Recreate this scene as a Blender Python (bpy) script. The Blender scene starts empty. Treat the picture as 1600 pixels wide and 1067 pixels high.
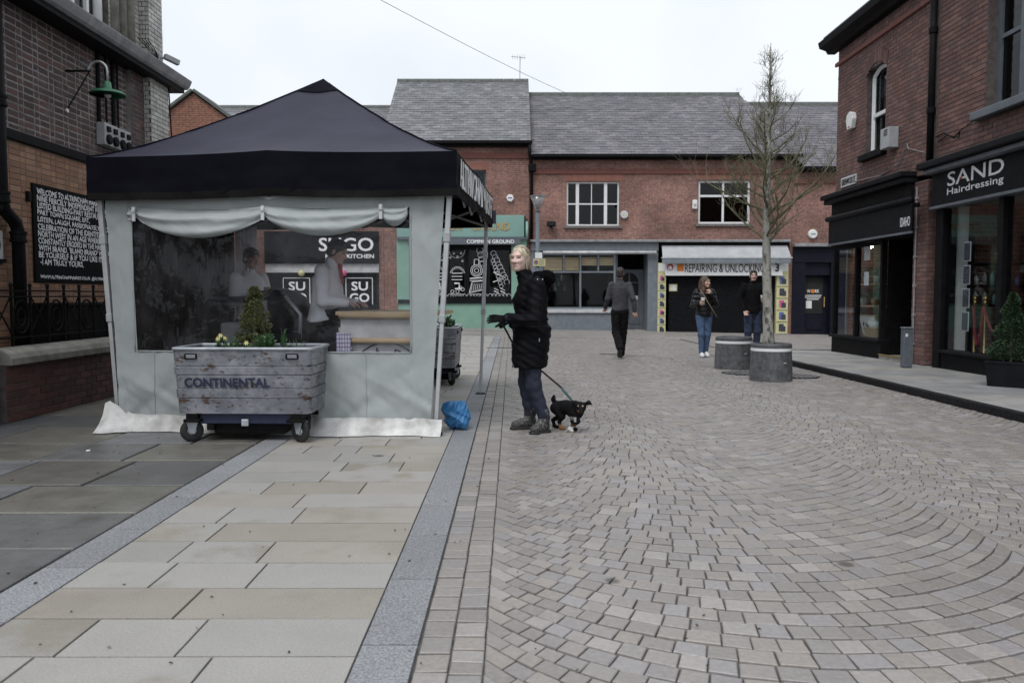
import bpy, bmesh, math, random
import numpy as np
from mathutils import Vector, Matrix

R = math.radians
random.seed(7)
np.random.seed(7)
scene = bpy.context.scene
COL = scene.collection

# ------------------------------------------------------------------ camera
FPX, PITCH, CAMZ = 1244.4, R(3.29), 1.25
cam_data = bpy.data.cameras.new('camera')
cam = bpy.data.objects.new('camera', cam_data)
COL.objects.link(cam)
cam.location = (0, 0, CAMZ)
cam.rotation_euler = (R(90) - PITCH, 0, 0)
cam_data.lens = 28.0
cam_data.sensor_width = 36.0
cam_data.clip_start = 0.05
cam_data.clip_end = 1000
cam_data.dof.use_dof = True
cam_data.dof.focus_distance = 7.4
cam_data.dof.aperture_fstop = 5.0
scene.camera = cam

# ------------------------------------------------------------------ sky: even overcast
world = bpy.data.worlds.new('World')
scene.world = world
world.use_nodes = True
wn, wl = world.node_tree.nodes, world.node_tree.links
for n in list(wn):
    wn.remove(n)
SUN_EL, SUN_AZ = R(58), R(205)      # azimuth measured clockwise from +Y
sky = wn.new('ShaderNodeTexSky')
sky.sky_type = 'NISHITA'
sky.sun_disc = False
sky.sun_elevation = SUN_EL
sky.sun_rotation = SUN_AZ
sky.dust_density = 6.0
hs = wn.new('ShaderNodeHueSaturation')
hs.inputs['Saturation'].default_value = 0.25
wl.new(sky.outputs[0], hs.inputs['Color'])
tc = wn.new('ShaderNodeTexCoord')
cn = wn.new('ShaderNodeTexNoise')
cn.inputs['Scale'].default_value = 1.6
cn.inputs['Detail'].default_value = 5
wl.new(tc.outputs['Generated'], cn.inputs['Vector'])
cr = wn.new('ShaderNodeValToRGB')
cr.color_ramp.elements[0].position = 0.36
cr.color_ramp.elements[0].color = (6.5, 7.2, 8.0, 1)
cr.color_ramp.elements[1].position = 0.62
cr.color_ramp.elements[1].color = (8.6, 9.0, 9.45, 1)
wl.new(cn.outputs['Fac'], cr.inputs['Fac'])
mx = wn.new('ShaderNodeMixRGB')
mx.inputs['Fac'].default_value = 0.88
wl.new(hs.outputs[0], mx.inputs[1])
wl.new(cr.outputs[0], mx.inputs[2])
bg = wn.new('ShaderNodeBackground')
bg.inputs['Strength'].default_value = 0.1
wl.new(mx.outputs[0], bg.inputs['Color'])
wo = wn.new('ShaderNodeOutputWorld')
wl.new(bg.outputs[0], wo.inputs['Surface'])

sun_data = bpy.data.lights.new('sun', 'SUN')
sun = bpy.data.objects.new('sun', sun_data)
COL.objects.link(sun)
sun_data.energy = 1.5
sun_data.angle = R(24)
sun_data.color = (1.0, 0.98, 0.96)
sd = Vector((math.sin(SUN_AZ) * math.cos(SUN_EL), math.cos(SUN_AZ) * math.cos(SUN_EL), math.sin(SUN_EL)))
sun.rotation_euler = sd.to_track_quat('Z', 'Y').to_euler()
sun.location = sd * 60

vs = scene.view_settings
vs.view_transform = 'Standard'
vs.look = 'None'
vs.exposure = 0.27
vs.gamma = 1.0
vs.use_curve_mapping = False
scene.cycles.use_denoising = True
scene.cycles.max_bounces = 8
scene.cycles.transparent_max_bounces = 16
scene.cycles.caustics_reflective = False
scene.cycles.caustics_refractive = False

# ------------------------------------------------------------------ measuring helpers
CP, SP = math.cos(PITCH), math.sin(PITCH)

def at(px, py, Y):
    """point at street distance Y seen at photograph position (px, py)"""
    u, v = (px - 800) / FPX, (533.5 - py) / FPX
    t = Y / (CP + v * SP)
    return Vector((t * u, Y, CAMZ + t * (-SP + v * CP)))

def gz(x, y):
    """the street falls a little towards the far end of the side road"""
    return -0.001 * max(0.0, y - 11) * (min(12, max(-3, x)) - 0.5)

def proj(p):
    d = Vector(p) - Vector((0, 0, CAMZ))
    w = d.y * CP - d.z * SP
    if w < 0.05:
        return None
    v = (d.y * SP + d.z * CP) / w
    return 800 + FPX * d.x / w, 533.5 - FPX * v, w

def in_frame(p, m=60):
    q = proj(p)
    return q is not None and -m < q[0] < 1600 + m and -m < q[1] < 1067 + m

# ------------------------------------------------------------------ materials
MATS = {}

def mat(name, col, col2=None, rough=0.7, metal=0.0, scale=6.0, bump=0.0, bscale=None, pal=None, rnd=0.0, spec=0.5,
        tone=0.0, tscale=0.6, attr=None, trans=0.0, lo=0.35, hi=0.65, sheen=0.0, stretch=None, dist=0.01, slaboff=0.0, speck=None, spots=0.0):
    m = bpy.data.materials.new(name)
    m.use_nodes = True
    N, L = m.node_tree.nodes, m.node_tree.links
    b = N['Principled BSDF']
    b.inputs['Roughness'].default_value = rough
    b.inputs['Metallic'].default_value = metal
    b.inputs['Specular IOR Level'].default_value = spec
    if sheen:
        b.inputs['Sheen Weight'].default_value = sheen
    g = N.new('ShaderNodeNewGeometry')
    pos = g.outputs['Position']
    if stretch:
        mp = N.new('ShaderNodeVectorMath'); mp.operation = 'MULTIPLY'
        mp.inputs[1].default_value = stretch
        L.new(pos, mp.inputs[0]); pos = mp.outputs[0]
    def noise(s, d=5, r=0.6):
        n = N.new('ShaderNodeTexNoise')
        n.inputs['Scale'].default_value = s
        n.inputs['Detail'].default_value = d
        n.inputs['Roughness'].default_value = r
        L.new(pos, n.inputs['Vector'])
        return n.outputs['Fac']
    rv = None
    if pal or rnd:
        oi = N.new('ShaderNodeObjectInfo')
        ma = N.new('ShaderNodeMath'); ma.operation = 'MULTIPLY_ADD'
        L.new(g.outputs['Random Per Island'], ma.inputs[0]); ma.inputs[1].default_value = 7.31
        L.new(oi.outputs['Random'], ma.inputs[2])
        fr = N.new('ShaderNodeMath'); fr.operation = 'FRACT'
        L.new(ma.outputs[0], fr.inputs[0]); rv = fr.outputs[0]
    wpos = pos
    if slaboff:
        cmb = N.new('ShaderNodeCombineXYZ'); L.new(rv, cmb.inputs['X']); L.new(rv, cmb.inputs['Y'])
        va = N.new('ShaderNodeVectorMath'); va.operation = 'MULTIPLY_ADD'
        L.new(cmb.outputs[0], va.inputs[0]); va.inputs[1].default_value = (slaboff, slaboff * 1.7, 0); L.new(pos, va.inputs[2])
        pos = va.outputs[0]
    def ramp(fac, pts, mode='LINEAR'):
        r = N.new('ShaderNodeValToRGB')
        r.color_ramp.interpolation = mode
        e = r.color_ramp.elements
        while len(e) > 1:
            e.remove(e[0])
        for i, (p, c) in enumerate(pts):
            x = e[0] if i == 0 else e.new(p)
            x.position = p
            x.color = (*c[:3], 1)
        L.new(fac, r.inputs['Fac'])
        return r.outputs['Color']
    def mul(a, fac_socket, amt):
        x = N.new('ShaderNodeMapRange')
        x.inputs['To Min'].default_value = 1 - amt
        x.inputs['To Max'].default_value = 1 + amt
        L.new(fac_socket, x.inputs['Value'])
        y = N.new('ShaderNodeVectorMath'); y.operation = 'SCALE'
        L.new(a, y.inputs[0]); L.new(x.outputs[0], y.inputs['Scale'])
        return y.outputs[0]
    if attr:
        a = N.new('ShaderNodeAttribute'); a.attribute_name = attr
        c = a.outputs['Color']
    elif pal:
        c = ramp(rv, [(i / len(pal), p) for i, p in enumerate(pal)], 'CONSTANT')
        if col2:
            f = ramp(noise(scale), [(lo, (0, 0, 0)), (hi, (1, 1, 1))])
            mm = N.new('ShaderNodeMixRGB'); L.new(f, mm.inputs[0]); L.new(c, mm.inputs[1])
            mm.inputs[2].default_value = (*col2, 1)
            c = mm.outputs[0]
    else:
        c = ramp(noise(scale), [(lo, col), (hi, col2 or col)])
    if rnd:
        c = mul(c, rv, rnd)
    if tone:
        c = mul(c, noise(tscale, 4), tone * 2)
    if speck:
        c = mul(c, noise(speck[0], 2, .5), speck[1] * 2)
    if spots:
        vo = N.new('ShaderNodeTexVoronoi'); vo.inputs['Scale'].default_value = spots
        L.new(wpos, vo.inputs['Vector'])
        c = mul(c, ramp(vo.outputs['Distance'], [(.0, (.2, .2, .2)), (.045, (.2, .2, .2)), (.06, (.5, .5, .5))]), .9) if False else c
        rs = ramp(vo.outputs['Distance'], [(.0, (.35, .34, .33)), (.05, (.4, .39, .38)), (.075, (1, 1, 1))])
        ml = N.new('ShaderNodeMixRGB'); ml.blend_type = 'MULTIPLY'; ml.inputs[0].default_value = 1; L.new(c, ml.inputs[1]); L.new(rs, ml.inputs[2]); c = ml.outputs[0]
    L.new(c, b.inputs['Base Color'])
    if bump:
        bn = N.new('ShaderNodeBump')
        bn.inputs['Strength'].default_value = bump
        bn.inputs['Distance'].default_value = dist
        L.new(noise(bscale or scale * 4), bn.inputs['Height'])
        L.new(bn.outputs[0], b.inputs['Normal'])
    MATS[name] = m
    return m

def brickmat(name, c1, c2, mortar, w=0.225, h=0.075, ms=0.009, axes='XZ', tone=0.25, bump=0.4, rough=0.85, dark=None):
    m = bpy.data.materials.new(name)
    m.use_nodes = True
    N, L = m.node_tree.nodes, m.node_tree.links
    b = N['Principled BSDF']
    b.inputs['Roughness'].default_value = rough
    b.inputs['Specular IOR Level'].default_value = 0.25
    g = N.new('ShaderNodeNewGeometry')
    s = N.new('ShaderNodeSeparateXYZ'); L.new(g.outputs['Position'], s.inputs[0])
    cx = N.new('ShaderNodeCombineXYZ')
    L.new(s.outputs[axes[0]], cx.inputs['X']); L.new(s.outputs[axes[1]], cx.inputs['Y'])
    t = N.new('ShaderNodeTexBrick')
    t.inputs['Color1'].default_value = (*c1, 1)
    t.inputs['Color2'].default_value = (*c2, 1)
    t.inputs['Mortar'].default_value = (*mortar, 1)
    t.inputs['Scale'].default_value = 1.0
    t.inputs['Mortar Size'].default_value = ms
    t.inputs['Mortar Smooth'].default_value = 0.2
    t.inputs['Brick Width'].default_value = w
    t.inputs['Row Height'].default_value = h
    L.new(cx.outputs[0], t.inputs['Vector'])
    c = t.outputs['Color']
    for sc, amt in ((0.7, tone), (9.0, 0.35)):
        n = N.new('ShaderNodeTexNoise'); n.inputs['Scale'].default_value = sc; n.inputs['Detail'].default_value = 5
        L.new(g.outputs['Position'], n.inputs['Vector'])
        x = N.new('ShaderNodeMapRange'); x.inputs['From Min'].default_value = 0.25; x.inputs['From Max'].default_value = 0.75
        x.inputs['To Min'].default_value = 1 - amt; x.inputs['To Max'].default_value = 1 + amt
        L.new(n.outputs['Fac'], x.inputs['Value'])
        y = N.new('ShaderNodeVectorMath'); y.operation = 'SCALE'
        L.new(c, y.inputs[0]); L.new(x.outputs[0], y.inputs['Scale'])
        c = y.outputs[0]
    L.new(c, b.inputs['Base Color'])
    bn = N.new('ShaderNodeBump'); bn.inputs['Strength'].default_value = bump; bn.inputs['Distance'].default_value = 0.01
    bn.invert = True
    L.new(t.outputs['Fac'], bn.inputs['Height']); L.new(bn.outputs[0], b.inputs['Normal'])
    MATS[name] = m
    return m

def glassmat(name, tint=(0.9, 0.93, 0.93), refl=0.06, haze=0.0, hazecol=(0.7, 0.72, 0.75), bump=0.0, bscale=5, rough=0.02, hscale=3.0, streak=None, ior=1.25):
    """thin pane: clear, with mirror reflection that grows with angle and an optional film of dirt"""
    m = bpy.data.materials.new(name)
    m.use_nodes = True
    N, L = m.node_tree.nodes, m.node_tree.links
    for n in list(N):
        N.remove(n)
    out = N.new('ShaderNodeOutputMaterial')
    tr = N.new('ShaderNodeBsdfTransparent'); tr.inputs[0].default_value = (*tint, 1)
    gl = N.new('ShaderNodeBsdfGlossy'); gl.inputs['Roughness'].default_value = rough
    g = N.new('ShaderNodeNewGeometry')
    f0 = ((ior - 1) / (ior + 1)) ** 2
    dt = N.new('ShaderNodeVectorMath'); dt.operation = 'DOT_PRODUCT'
    L.new(g.outputs['Incoming'], dt.inputs[0]); L.new(g.outputs['Normal'], dt.inputs[1])
    ab = N.new('ShaderNodeMath'); ab.operation = 'ABSOLUTE'; L.new(dt.outputs['Value'], ab.inputs[0])
    om = N.new('ShaderNodeMath'); om.operation = 'SUBTRACT'; om.inputs[0].default_value = 1.0; om.use_clamp = True; L.new(ab.outputs[0], om.inputs[1])
    pw = N.new('ShaderNodeMath'); pw.operation = 'POWER'; pw.inputs[1].default_value = 5.0; L.new(om.outputs[0], pw.inputs[0])
    lw = N.new('ShaderNodeMath'); lw.operation = 'MULTIPLY_ADD'; lw.inputs[1].default_value = 1 - f0; lw.inputs[2].default_value = f0; L.new(pw.outputs[0], lw.inputs[0])
    if bump:
        bn = N.new('ShaderNodeBump'); bn.inputs['Strength'].default_value = bump; bn.inputs['Distance'].default_value = 0.05
        nz = N.new('ShaderNodeTexNoise'); nz.inputs['Scale'].default_value = bscale; nz.inputs['Detail'].default_value = 3
        L.new(g.outputs['Position'], nz.inputs['Vector'])
        L.new(nz.outputs['Fac'], bn.inputs['Height'])
        L.new(bn.outputs[0], gl.inputs['Normal']); L.new(bn.outputs[0], dt.inputs[1])
    ad = N.new('ShaderNodeMath'); ad.operation = 'ADD'; ad.inputs[1].default_value = refl; ad.use_clamp = True
    L.new(lw.outputs[0], ad.inputs[0])
    mx = N.new('ShaderNodeMixShader')
    L.new(ad.outputs[0], mx.inputs[0]); L.new(tr.outputs[0], mx.inputs[1]); L.new(gl.outputs[0], mx.inputs[2])
    last = mx.outputs[0]
    if haze:
        df = N.new('ShaderNodeBsdfDiffuse'); df.inputs[0].default_value = (*hazecol, 1)
        n2 = N.new('ShaderNodeTexNoise'); n2.inputs['Scale'].default_value = hscale; n2.inputs['Detail'].default_value = 6
        pos = g.outputs['Position']
        if streak:
            mp = N.new('ShaderNodeVectorMath'); mp.operation = 'MULTIPLY'; mp.inputs[1].default_value = streak
            L.new(pos, mp.inputs[0]); pos = mp.outputs[0]
        L.new(pos, n2.inputs['Vector'])
        r = N.new('ShaderNodeMapRange'); r.inputs['From Min'].default_value = 0.4; r.inputs['From Max'].default_value = 0.8
        r.inputs['To Min'].default_value = haze * 0.4; r.inputs['To Max'].default_value = haze * 2.2
        L.new(n2.outputs['Fac'], r.inputs['Value'])
        m2 = N.new('ShaderNodeMixShader')
        L.new(r.outputs[0], m2.inputs[0]); L.new(last, m2.inputs[1]); L.new(df.outputs[0], m2.inputs[2])
        last = m2.outputs[0]
    L.new(last, out.inputs['Surface'])
    MATS[name] = m
    return m

# ------------------------------------------------------------------ object helpers
WM = {}

def wm(o):
    return WM.get(o, Matrix.Identity(4)) if o is not None else Matrix.Identity(4)

def attach(o, parent, world_matrix=None):
    if world_matrix is None:
        world_matrix = Matrix.Identity(4)
    if parent is not None:
        o.parent = parent
        o.matrix_parent_inverse = wm(parent).inverted()
    o.matrix_basis = world_matrix
    WM[o] = world_matrix.copy()

def tag(o, label=None, cat=None, group=None, kind=None):
    if label: o['label'] = label
    if cat: o['category'] = cat
    if group: o['group'] = group
    if kind: o['kind'] = kind
    return o

def thing(name, label, cat, loc=(0, 0, 0), rz=0.0, group=None, kind=None):
    o = bpy.data.objects.new(name, None)
    o.empty_display_size = 0.1
    COL.objects.link(o)
    attach(o, None, Matrix.Translation(Vector(loc)) @ Matrix.Rotation(rz, 4, 'Z'))
    return tag(o, label, cat, group, kind)

def copy_tree(o, parent=None):
    c = o.copy()
    COL.objects.link(c)
    c.parent = parent
    if parent is not None:
        c.matrix_parent_inverse = o.matrix_parent_inverse.copy()
    for ch in [x for x in bpy.data.objects if x.parent == o]:
        copy_tree(ch, c)
    return c

def link_mesh(name, me, material, parent=None, world_matrix=None, smooth=False, bevel=0.0, kind=None):
    o = bpy.data.objects.new(name, me)
    COL.objects.link(o)
    if material is not None and len(me.materials) == 0:
        for mm in (material if isinstance(material, (list, tuple)) else [material]):
            me.materials.append(MATS[mm] if isinstance(mm, str) else mm)
    if smooth:
        me.shade_smooth()
    if bevel:
        bv = o.modifiers.new('bevel', 'BEVEL')
        bv.width = bevel; bv.segments = 2; bv.limit_method = 'ANGLE'; bv.angle_limit = R(40)
    attach(o, parent, world_matrix)
    if kind:
        o['kind'] = kind
    return o

class MB:
    def __init__(s):
        s.v, s.f, s.m = [], [], []
    def add(s, vs, fs, mi=0):
        n = len(s.v)
        s.v.extend([tuple(p) for p in vs])
        s.f.extend([tuple(i + n for i in f) for f in fs])
        s.m.extend([mi] * len(fs))
        return s
    def box(s, x0, x1, y0, y1, z0, z1, mi=0):
        if x0 > x1: x0, x1 = x1, x0
        if y0 > y1: y0, y1 = y1, y0
        if z0 > z1: z0, z1 = z1, z0
        return s.add([(x0, y0, z0), (x1, y0, z0), (x1, y1, z0), (x0, y1, z0), (x0, y0, z1), (x1, y0, z1), (x1, y1, z1), (x0, y1, z1)], BOXF, mi)
    def obox(s, c, size, ax=(1, 0, 0), ay=(0, 1, 0), az=(0, 0, 1), mi=0):
        c, ax, ay, az = Vector(c), Vector(ax) * size[0] / 2, Vector(ay) * size[1] / 2, Vector(az) * size[2] / 2
        return s.add([c - ax - ay - az, c + ax - ay - az, c + ax + ay - az, c - ax + ay - az, c - ax - ay + az, c + ax - ay + az, c + ax + ay + az, c - ax + ay + az], BOXF, mi)
    def bar(s, a, b, w, h=None, mi=0, up=(0, 0, 1)):
        a, b = Vector(a), Vector(b)
        d = (b - a); l = d.length
        if l < 1e-6: return s
        d.normalize()
        up = Vector(up)
        if abs(d.dot(up)) > 0.98: up = Vector((1, 0, 0))
        sx = d.cross(up).normalized(); u = sx.cross(d).normalized()
        return s.obox((a + b) / 2, (w, l, h or w), sx, d, u, mi)
    def tube(s, path, rad, n=8, mi=0, cap=True):
        path = [Vector(p) for p in path]
        if not isinstance(rad, (list, tuple)): rad = [rad] * len(path)
        rings = []
        prev = None
        for i, p in enumerate(path):
            d = (path[min(i + 1, len(path) - 1)] - path[max(i - 1, 0)])
            if d.length < 1e-9: d = Vector((0, 0, 1))
            d.normalize()
            if prev is None:
                q = Vector((0, 0, 1)) if abs(d.z) < 0.9 else Vector((1, 0, 0))
                a = d.cross(q).normalized()
            else:
                a = (prev - d * prev.dot(d))
                a = a.normalized() if a.length > 1e-6 else d.orthogonal().normalized()
            prev = a
            b = d.cross(a)
            rings.append([p + (a * math.cos(2 * math.pi * k / n) + b * math.sin(2 * math.pi * k / n)) * rad[i] for k in range(n)])
        vs = [q for r in rings for q in r]
        fs = []
        for i in range(len(rings) - 1):
            for k in range(n):
                fs.append((i * n + k, i * n + (k + 1) % n, (i + 1) * n + (k + 1) % n, (i + 1) * n + k))
        if cap:
            fs.append(tuple(range(n))[::-1]); fs.append(tuple((len(rings) - 1) * n + k for k in range(n)))
        return s.add(vs, fs, mi)
    def lathe(s, prof, c=(0, 0, 0), n=20, mi=0, axis=(0, 0, 1), sx=1.0, sy=1.0):
        c = Vector(c); az = Vector(axis).normalized()
        ax = az.orthogonal().normalized() if abs(az.z) < 0.99 else Vector((1, 0, 0))
        ay = az.cross(ax)
        vs, fs = [], []
        for r, z in prof:
            for k in range(n):
                t = 2 * math.pi * k / n
                vs.append(c + ax * (r * sx * math.cos(t)) + ay * (r * sy * math.sin(t)) + az * z)
        for i in range(len(prof) - 1):
            for k in range(n):
                fs.append((i * n + k, i * n + (k + 1) % n, (i + 1) * n + (k + 1) % n, (i + 1) * n + k))
        fs.append(tuple(range(n))[::-1]); fs.append(tuple((len(prof) - 1) * n + k for k in range(n)))
        return s.add(vs, fs, mi)
    def prism(s, poly, o, ax, ay, depth, mi=0):
        """polygon in plane (ax, ay) at o, extruded along ax x ay by depth"""
        o, ax, ay = Vector(o), Vector(ax), Vector(ay)
        nz = ax.cross(ay).normalized() * depth
        n = len(poly)
        vs = [o + ax * p[0] + ay * p[1] for p in poly] + [o + ax * p[0] + ay * p[1] + nz for p in poly]
        fs = [tuple(range(n))[::-1], tuple(range(n, 2 * n))] + [(i, (i + 1) % n, n + (i + 1) % n, n + i) for i in range(n)]
        return s.add(vs, fs, mi)
    def grid(s, fn, nu, nv, mi=0, skip=None):
        vs = [fn(i / nu, j / nv) for j in range(nv + 1) for i in range(nu + 1)]
        fs = []
        for j in range(nv):
            for i in range(nu):
                if skip and skip((i + 0.5) / nu, (j + 0.5) / nv): continue
                a = j * (nu + 1) + i
                fs.append((a, a + 1, a + nu + 2, a + nu + 1))
        return s.add(vs, fs, mi)
    def mesh(s, name):
        me = bpy.data.meshes.new(name)
        me.from_pydata(s.v, [], s.f)
        if any(s.m):
            me.polygons.foreach_set('material_index', s.m)
        me.update()
        return me
    def build(s, name, material, parent=None, smooth=False, bevel=0.0, kind=None):
        if parent is not None:
            # origin of the piece sits at its own middle
            a = np.array(s.v); c = Vector(((a.min(0) + a.max(0)) / 2).tolist())
            s.v = [tuple(Vector(p) - c) for p in s.v]
            return link_mesh(name, s.mesh(name), material, parent, Matrix.Translation(c), smooth, bevel, kind)
        return link_mesh(name, s.mesh(name), material, parent, None, smooth, bevel, kind)

BOXF = [(0, 3, 2, 1), (4, 5, 6, 7), (0, 1, 5, 4), (1, 2, 6, 5), (2, 3, 7, 6), (3, 0, 4, 7)]

def part(name, m, parent, *boxes, bevel=0.0):
    b = MB()
    for q in boxes: b.box(*q)
    return b.build(name, m, parent, bevel=bevel)

def pieces(parent, name, mass_name, items, m, limit=300, score=None):
    """items: (centre, local verts, faces, shape key). The largest in view become objects, the rest one mesh."""
    def val(it):
        q = proj(it[0])
        if q is None or not in_frame(it[0], 20): return 1e6 + it[0][1]
        return q[2]
    order = sorted(range(len(items)), key=lambda i: (score or val)(items[i]))
    cache = {}
    mm = MATS[m]
    for i in order[:limit]:
        c, vs, fs, key = items[i]
        me = cache.get(key) if key is not None else None
        if me is None:
            me = bpy.data.meshes.new(name)
            me.from_pydata([tuple(p) for p in vs], [], fs)
            me.materials.append(mm)
            me.update()
            if key is not None: cache[key] = me
        o = bpy.data.objects.new(name, me)
        COL.objects.link(o)
        attach(o, parent, Matrix.Translation(Vector(c)))
    if len(order) > limit:
        b = MB()
        for i in order[limit:]:
            c, vs, fs, key = items[i]
            c = Vector(c)
            b.add([c + Vector(p) for p in vs], fs)
        b.build(mass_name, m, parent, kind='stuff')

_txt = {}
def text_geo(s):
    if s in _txt: return _txt[s]
    cu = bpy.data.curves.new('lettering', 'FONT')
    cu.body = s
    cu.extrude = 0.0
    cu.resolution_u = 3
    ob = bpy.data.objects.new('lettering', cu)
    COL.objects.link(ob)
    dg = bpy.context.evaluated_depsgraph_get()
    me = bpy.data.meshes.new_from_object(ob.evaluated_get(dg))
    v = np.array([tuple(x.co) for x in me.vertices]); f = [tuple(p.vertices) for p in me.polygons]
    bpy.data.objects.remove(ob); bpy.data.curves.remove(cu); bpy.data.meshes.remove(me)
    _txt[s] = (v, f)
    return v, f

def text(parent, name, s, o, right, up, w, h, m, depth=0.004, wob=0.0, bold=0.0):
    v, f = text_geo(s)
    lo, hi = v.min(0), v.max(0)
    o, right, up = Vector(o), Vector(right).normalized(), Vector(up).normalized()
    n = right.cross(up)
    b = MB()
    P = []
    for x, y, z in v:
        a = (x - lo[0]) / (hi[0] - lo[0]) * w
        c = (y - lo[1]) / (hi[1] - lo[1]) * h
        if wob:
            a += wob * 0.35 * math.sin(a * 19 / max(h, .01) * .1 + c * 9) ; c += wob * (math.sin(a / h * 2.1) * .6 + math.sin(a / h * 5.3 + 1))
        P.append(o + right * a + up * c)
    k = len(P)
    b.add([p + n * depth for p in P], f)
    if bold:
        for dx, dy in ((bold, 0), (0, bold), (bold, bold)):
            b.add([p + n * (depth * (1 + .1 * (dx > 0) + .2 * (dy > 0))) + right * dx + up * dy for p in P], f)
    return b.build(name, m, parent)

def ridge(a, p=4):
    return (1 - abs(math.sin(a))) ** p

def fbm(x, y, seed=0.0):
    return (math.sin(x * 1.7 + y * .6 + seed) + math.sin(x * -.8 + y * 2.1 + seed * 2.3) + .6 * math.sin(x * 3.9 + y * 1.3 + seed * .7) + .6 * math.sin(x * 1.1 - y * 4.3 + seed * 1.9) + .35 * math.sin(x * 7.3 + y * 5.1 + seed)) / 3.5
# ------------------------------------------------------------------ material list
mat('earth', (.10, .095, .09), (.16, .155, .15), scale=3, rough=.95)
mat('joint', (.065, .062, .06), (.125, .12, .115), scale=14, rough=.95, bump=.4)
mat('cobble', None, (0.218, 0.198, 0.177), pal=[(0.260, 0.237, 0.222), (0.274, 0.254, 0.241), (0.260, 0.243, 0.238), (0.278, 0.251, 0.230), (0.243, 0.224, 0.209), (0.266, 0.244, 0.230), (0.263, 0.248, 0.247), (0.271, 0.244, 0.222), (0.294, 0.273, 0.258)],
    scale=.7, lo=.5, hi=.95, rnd=.10, rough=.33, bump=.35, bscale=60, tone=.10, tscale=.5, speck=(45, .12), spots=1.7)
mat('flag_pale', None, (0.266, 0.243, 0.206), pal=[(0.318, 0.307, 0.290), (0.338, 0.326, 0.310), (0.307, 0.297, 0.283), (0.292, 0.267, 0.233), (0.332, 0.318, 0.300), (0.314, 0.303, 0.283), (0.301, 0.279, 0.249)],
    scale=1.25, lo=.55, hi=.63, rnd=.07, rough=.55, bump=.2, bscale=90, tone=.07, tscale=3, slaboff=31.0, speck=(110, .13), spots=1.5)
mat('flag_dark', None, (.085, .08, .07), pal=[(.125, .13, .135), (.14, .14, .14), (.115, .11, .10), (.15, .155, .165), (.10, .10, .10), (.13, .125, .11)],
    scale=2.2, lo=.5, hi=.75, rnd=.12, rough=.45, bump=.5, bscale=16, tone=.2, tscale=4, slaboff=17.0, speck=(60, .12))
mat('granite', (.155, .16, .17), (.29, .298, .31), scale=95, lo=.40, hi=.60, rough=.6, rnd=.14, bump=.2, bscale=150, tone=.08, tscale=2)
mat('footway', None, (0.177, 0.172, 0.166), pal=[(0.265, 0.265, 0.265), (0.299, 0.293, 0.287), (0.243, 0.243, 0.248), (0.276, 0.265, 0.248)], scale=3, lo=.45, hi=.8, rnd=.1, rough=.55, bump=.3, bscale=60, tone=.2, tscale=2)
mat('kerb_dark', (0.012, 0.012, 0.013), (0.024, 0.024, 0.026), scale=20, rough=.7, bump=.3, spec=.1)
brickmat('far_setts', (0.324, 0.301, 0.282), (0.264, 0.248, 0.236), (0.156, 0.144, 0.132), w=.16, h=.11, ms=.012, axes='XY', tone=.2, bump=.5, rough=.55)
mat('mortar_dark', (.075, .062, .058), (.13, .11, .105), scale=10, rough=.95, bump=.4, bscale=60)
mat('mortar_pale', (0.160, 0.144, 0.140), (0.272, 0.252, 0.240), scale=4, rough=.95, bump=.5, bscale=50)
mat('mortar_tan', (.16, .12, .09), (.22, .17, .13), scale=5, rough=.95, bump=.4, bscale=60)
mat('brick_low', None, (.05, .03, .028), pal=[(.105, .045, .036), (.085, .038, .033), (.12, .05, .04), (.07, .035, .032), (.095, .05, .042)], scale=9, lo=.5, hi=.8, rnd=.15, rough=.8, bump=.5, bscale=60)
mat('brick_dark', None, (0.162, 0.140, 0.136), pal=[(0.072, 0.044, 0.043), (0.085, 0.049, 0.046), (0.055, 0.037, 0.038), (0.102, 0.056, 0.049), (0.064, 0.043, 0.043)], scale=3.0, lo=.55, hi=.85, rnd=.2, rough=.85, bump=.6, bscale=40)
mat('brick_tan', None, (0.138, 0.082, 0.052), pal=[(0.286, 0.151, 0.086), (0.251, 0.130, 0.078), (0.311, 0.173, 0.103), (0.216, 0.113, 0.073), (0.268, 0.156, 0.100)], scale=5, lo=.5, hi=.85, rnd=.14, rough=.75, bump=.4, bscale=60)
mat('brick_red', None, (0.074, 0.042, 0.039), pal=[(0.177, 0.090, 0.074), (0.151, 0.078, 0.068), (0.195, 0.102, 0.084), (0.129, 0.069, 0.063), (0.166, 0.094, 0.082), (0.114, 0.066, 0.063)], scale=2.2, lo=.5, hi=.82, rnd=.16, rough=.85, bump=.5, bscale=60)
mat('brick_white', None, (.19, .185, .17), pal=[(.46, .45, .42), (.52, .51, .48), (.40, .39, .36)], scale=4, lo=.45, hi=.75, rnd=.12, rough=.45, bump=.3, bscale=60)
brickmat('brick_far', (.275, .136, .106), (.195, .10, .082), (.24, .19, .17), tone=.42)
brickmat('brick_gable', (0.250, 0.095, 0.060), (0.190, 0.075, 0.050), (0.220, 0.180, 0.150), tone=.2)
mat('brick_arch', None, (.28, .13, .10), pal=[(.29, .13, .10), (.25, .112, .085)], scale=8, rnd=.12, rough=.9)
mat('slate', None, (0.071, 0.067, 0.074), pal=[(0.124, 0.117, 0.131), (0.134, 0.125, 0.140), (0.115, 0.108, 0.125), (0.147, 0.139, 0.150), (0.127, 0.117, 0.131), (0.118, 0.113, 0.126), (0.151, 0.144, 0.153)], scale=1.2, lo=.5, hi=.9, rnd=.12, rough=.55, bump=.3, bscale=50, tone=.12, tscale=.5)
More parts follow.
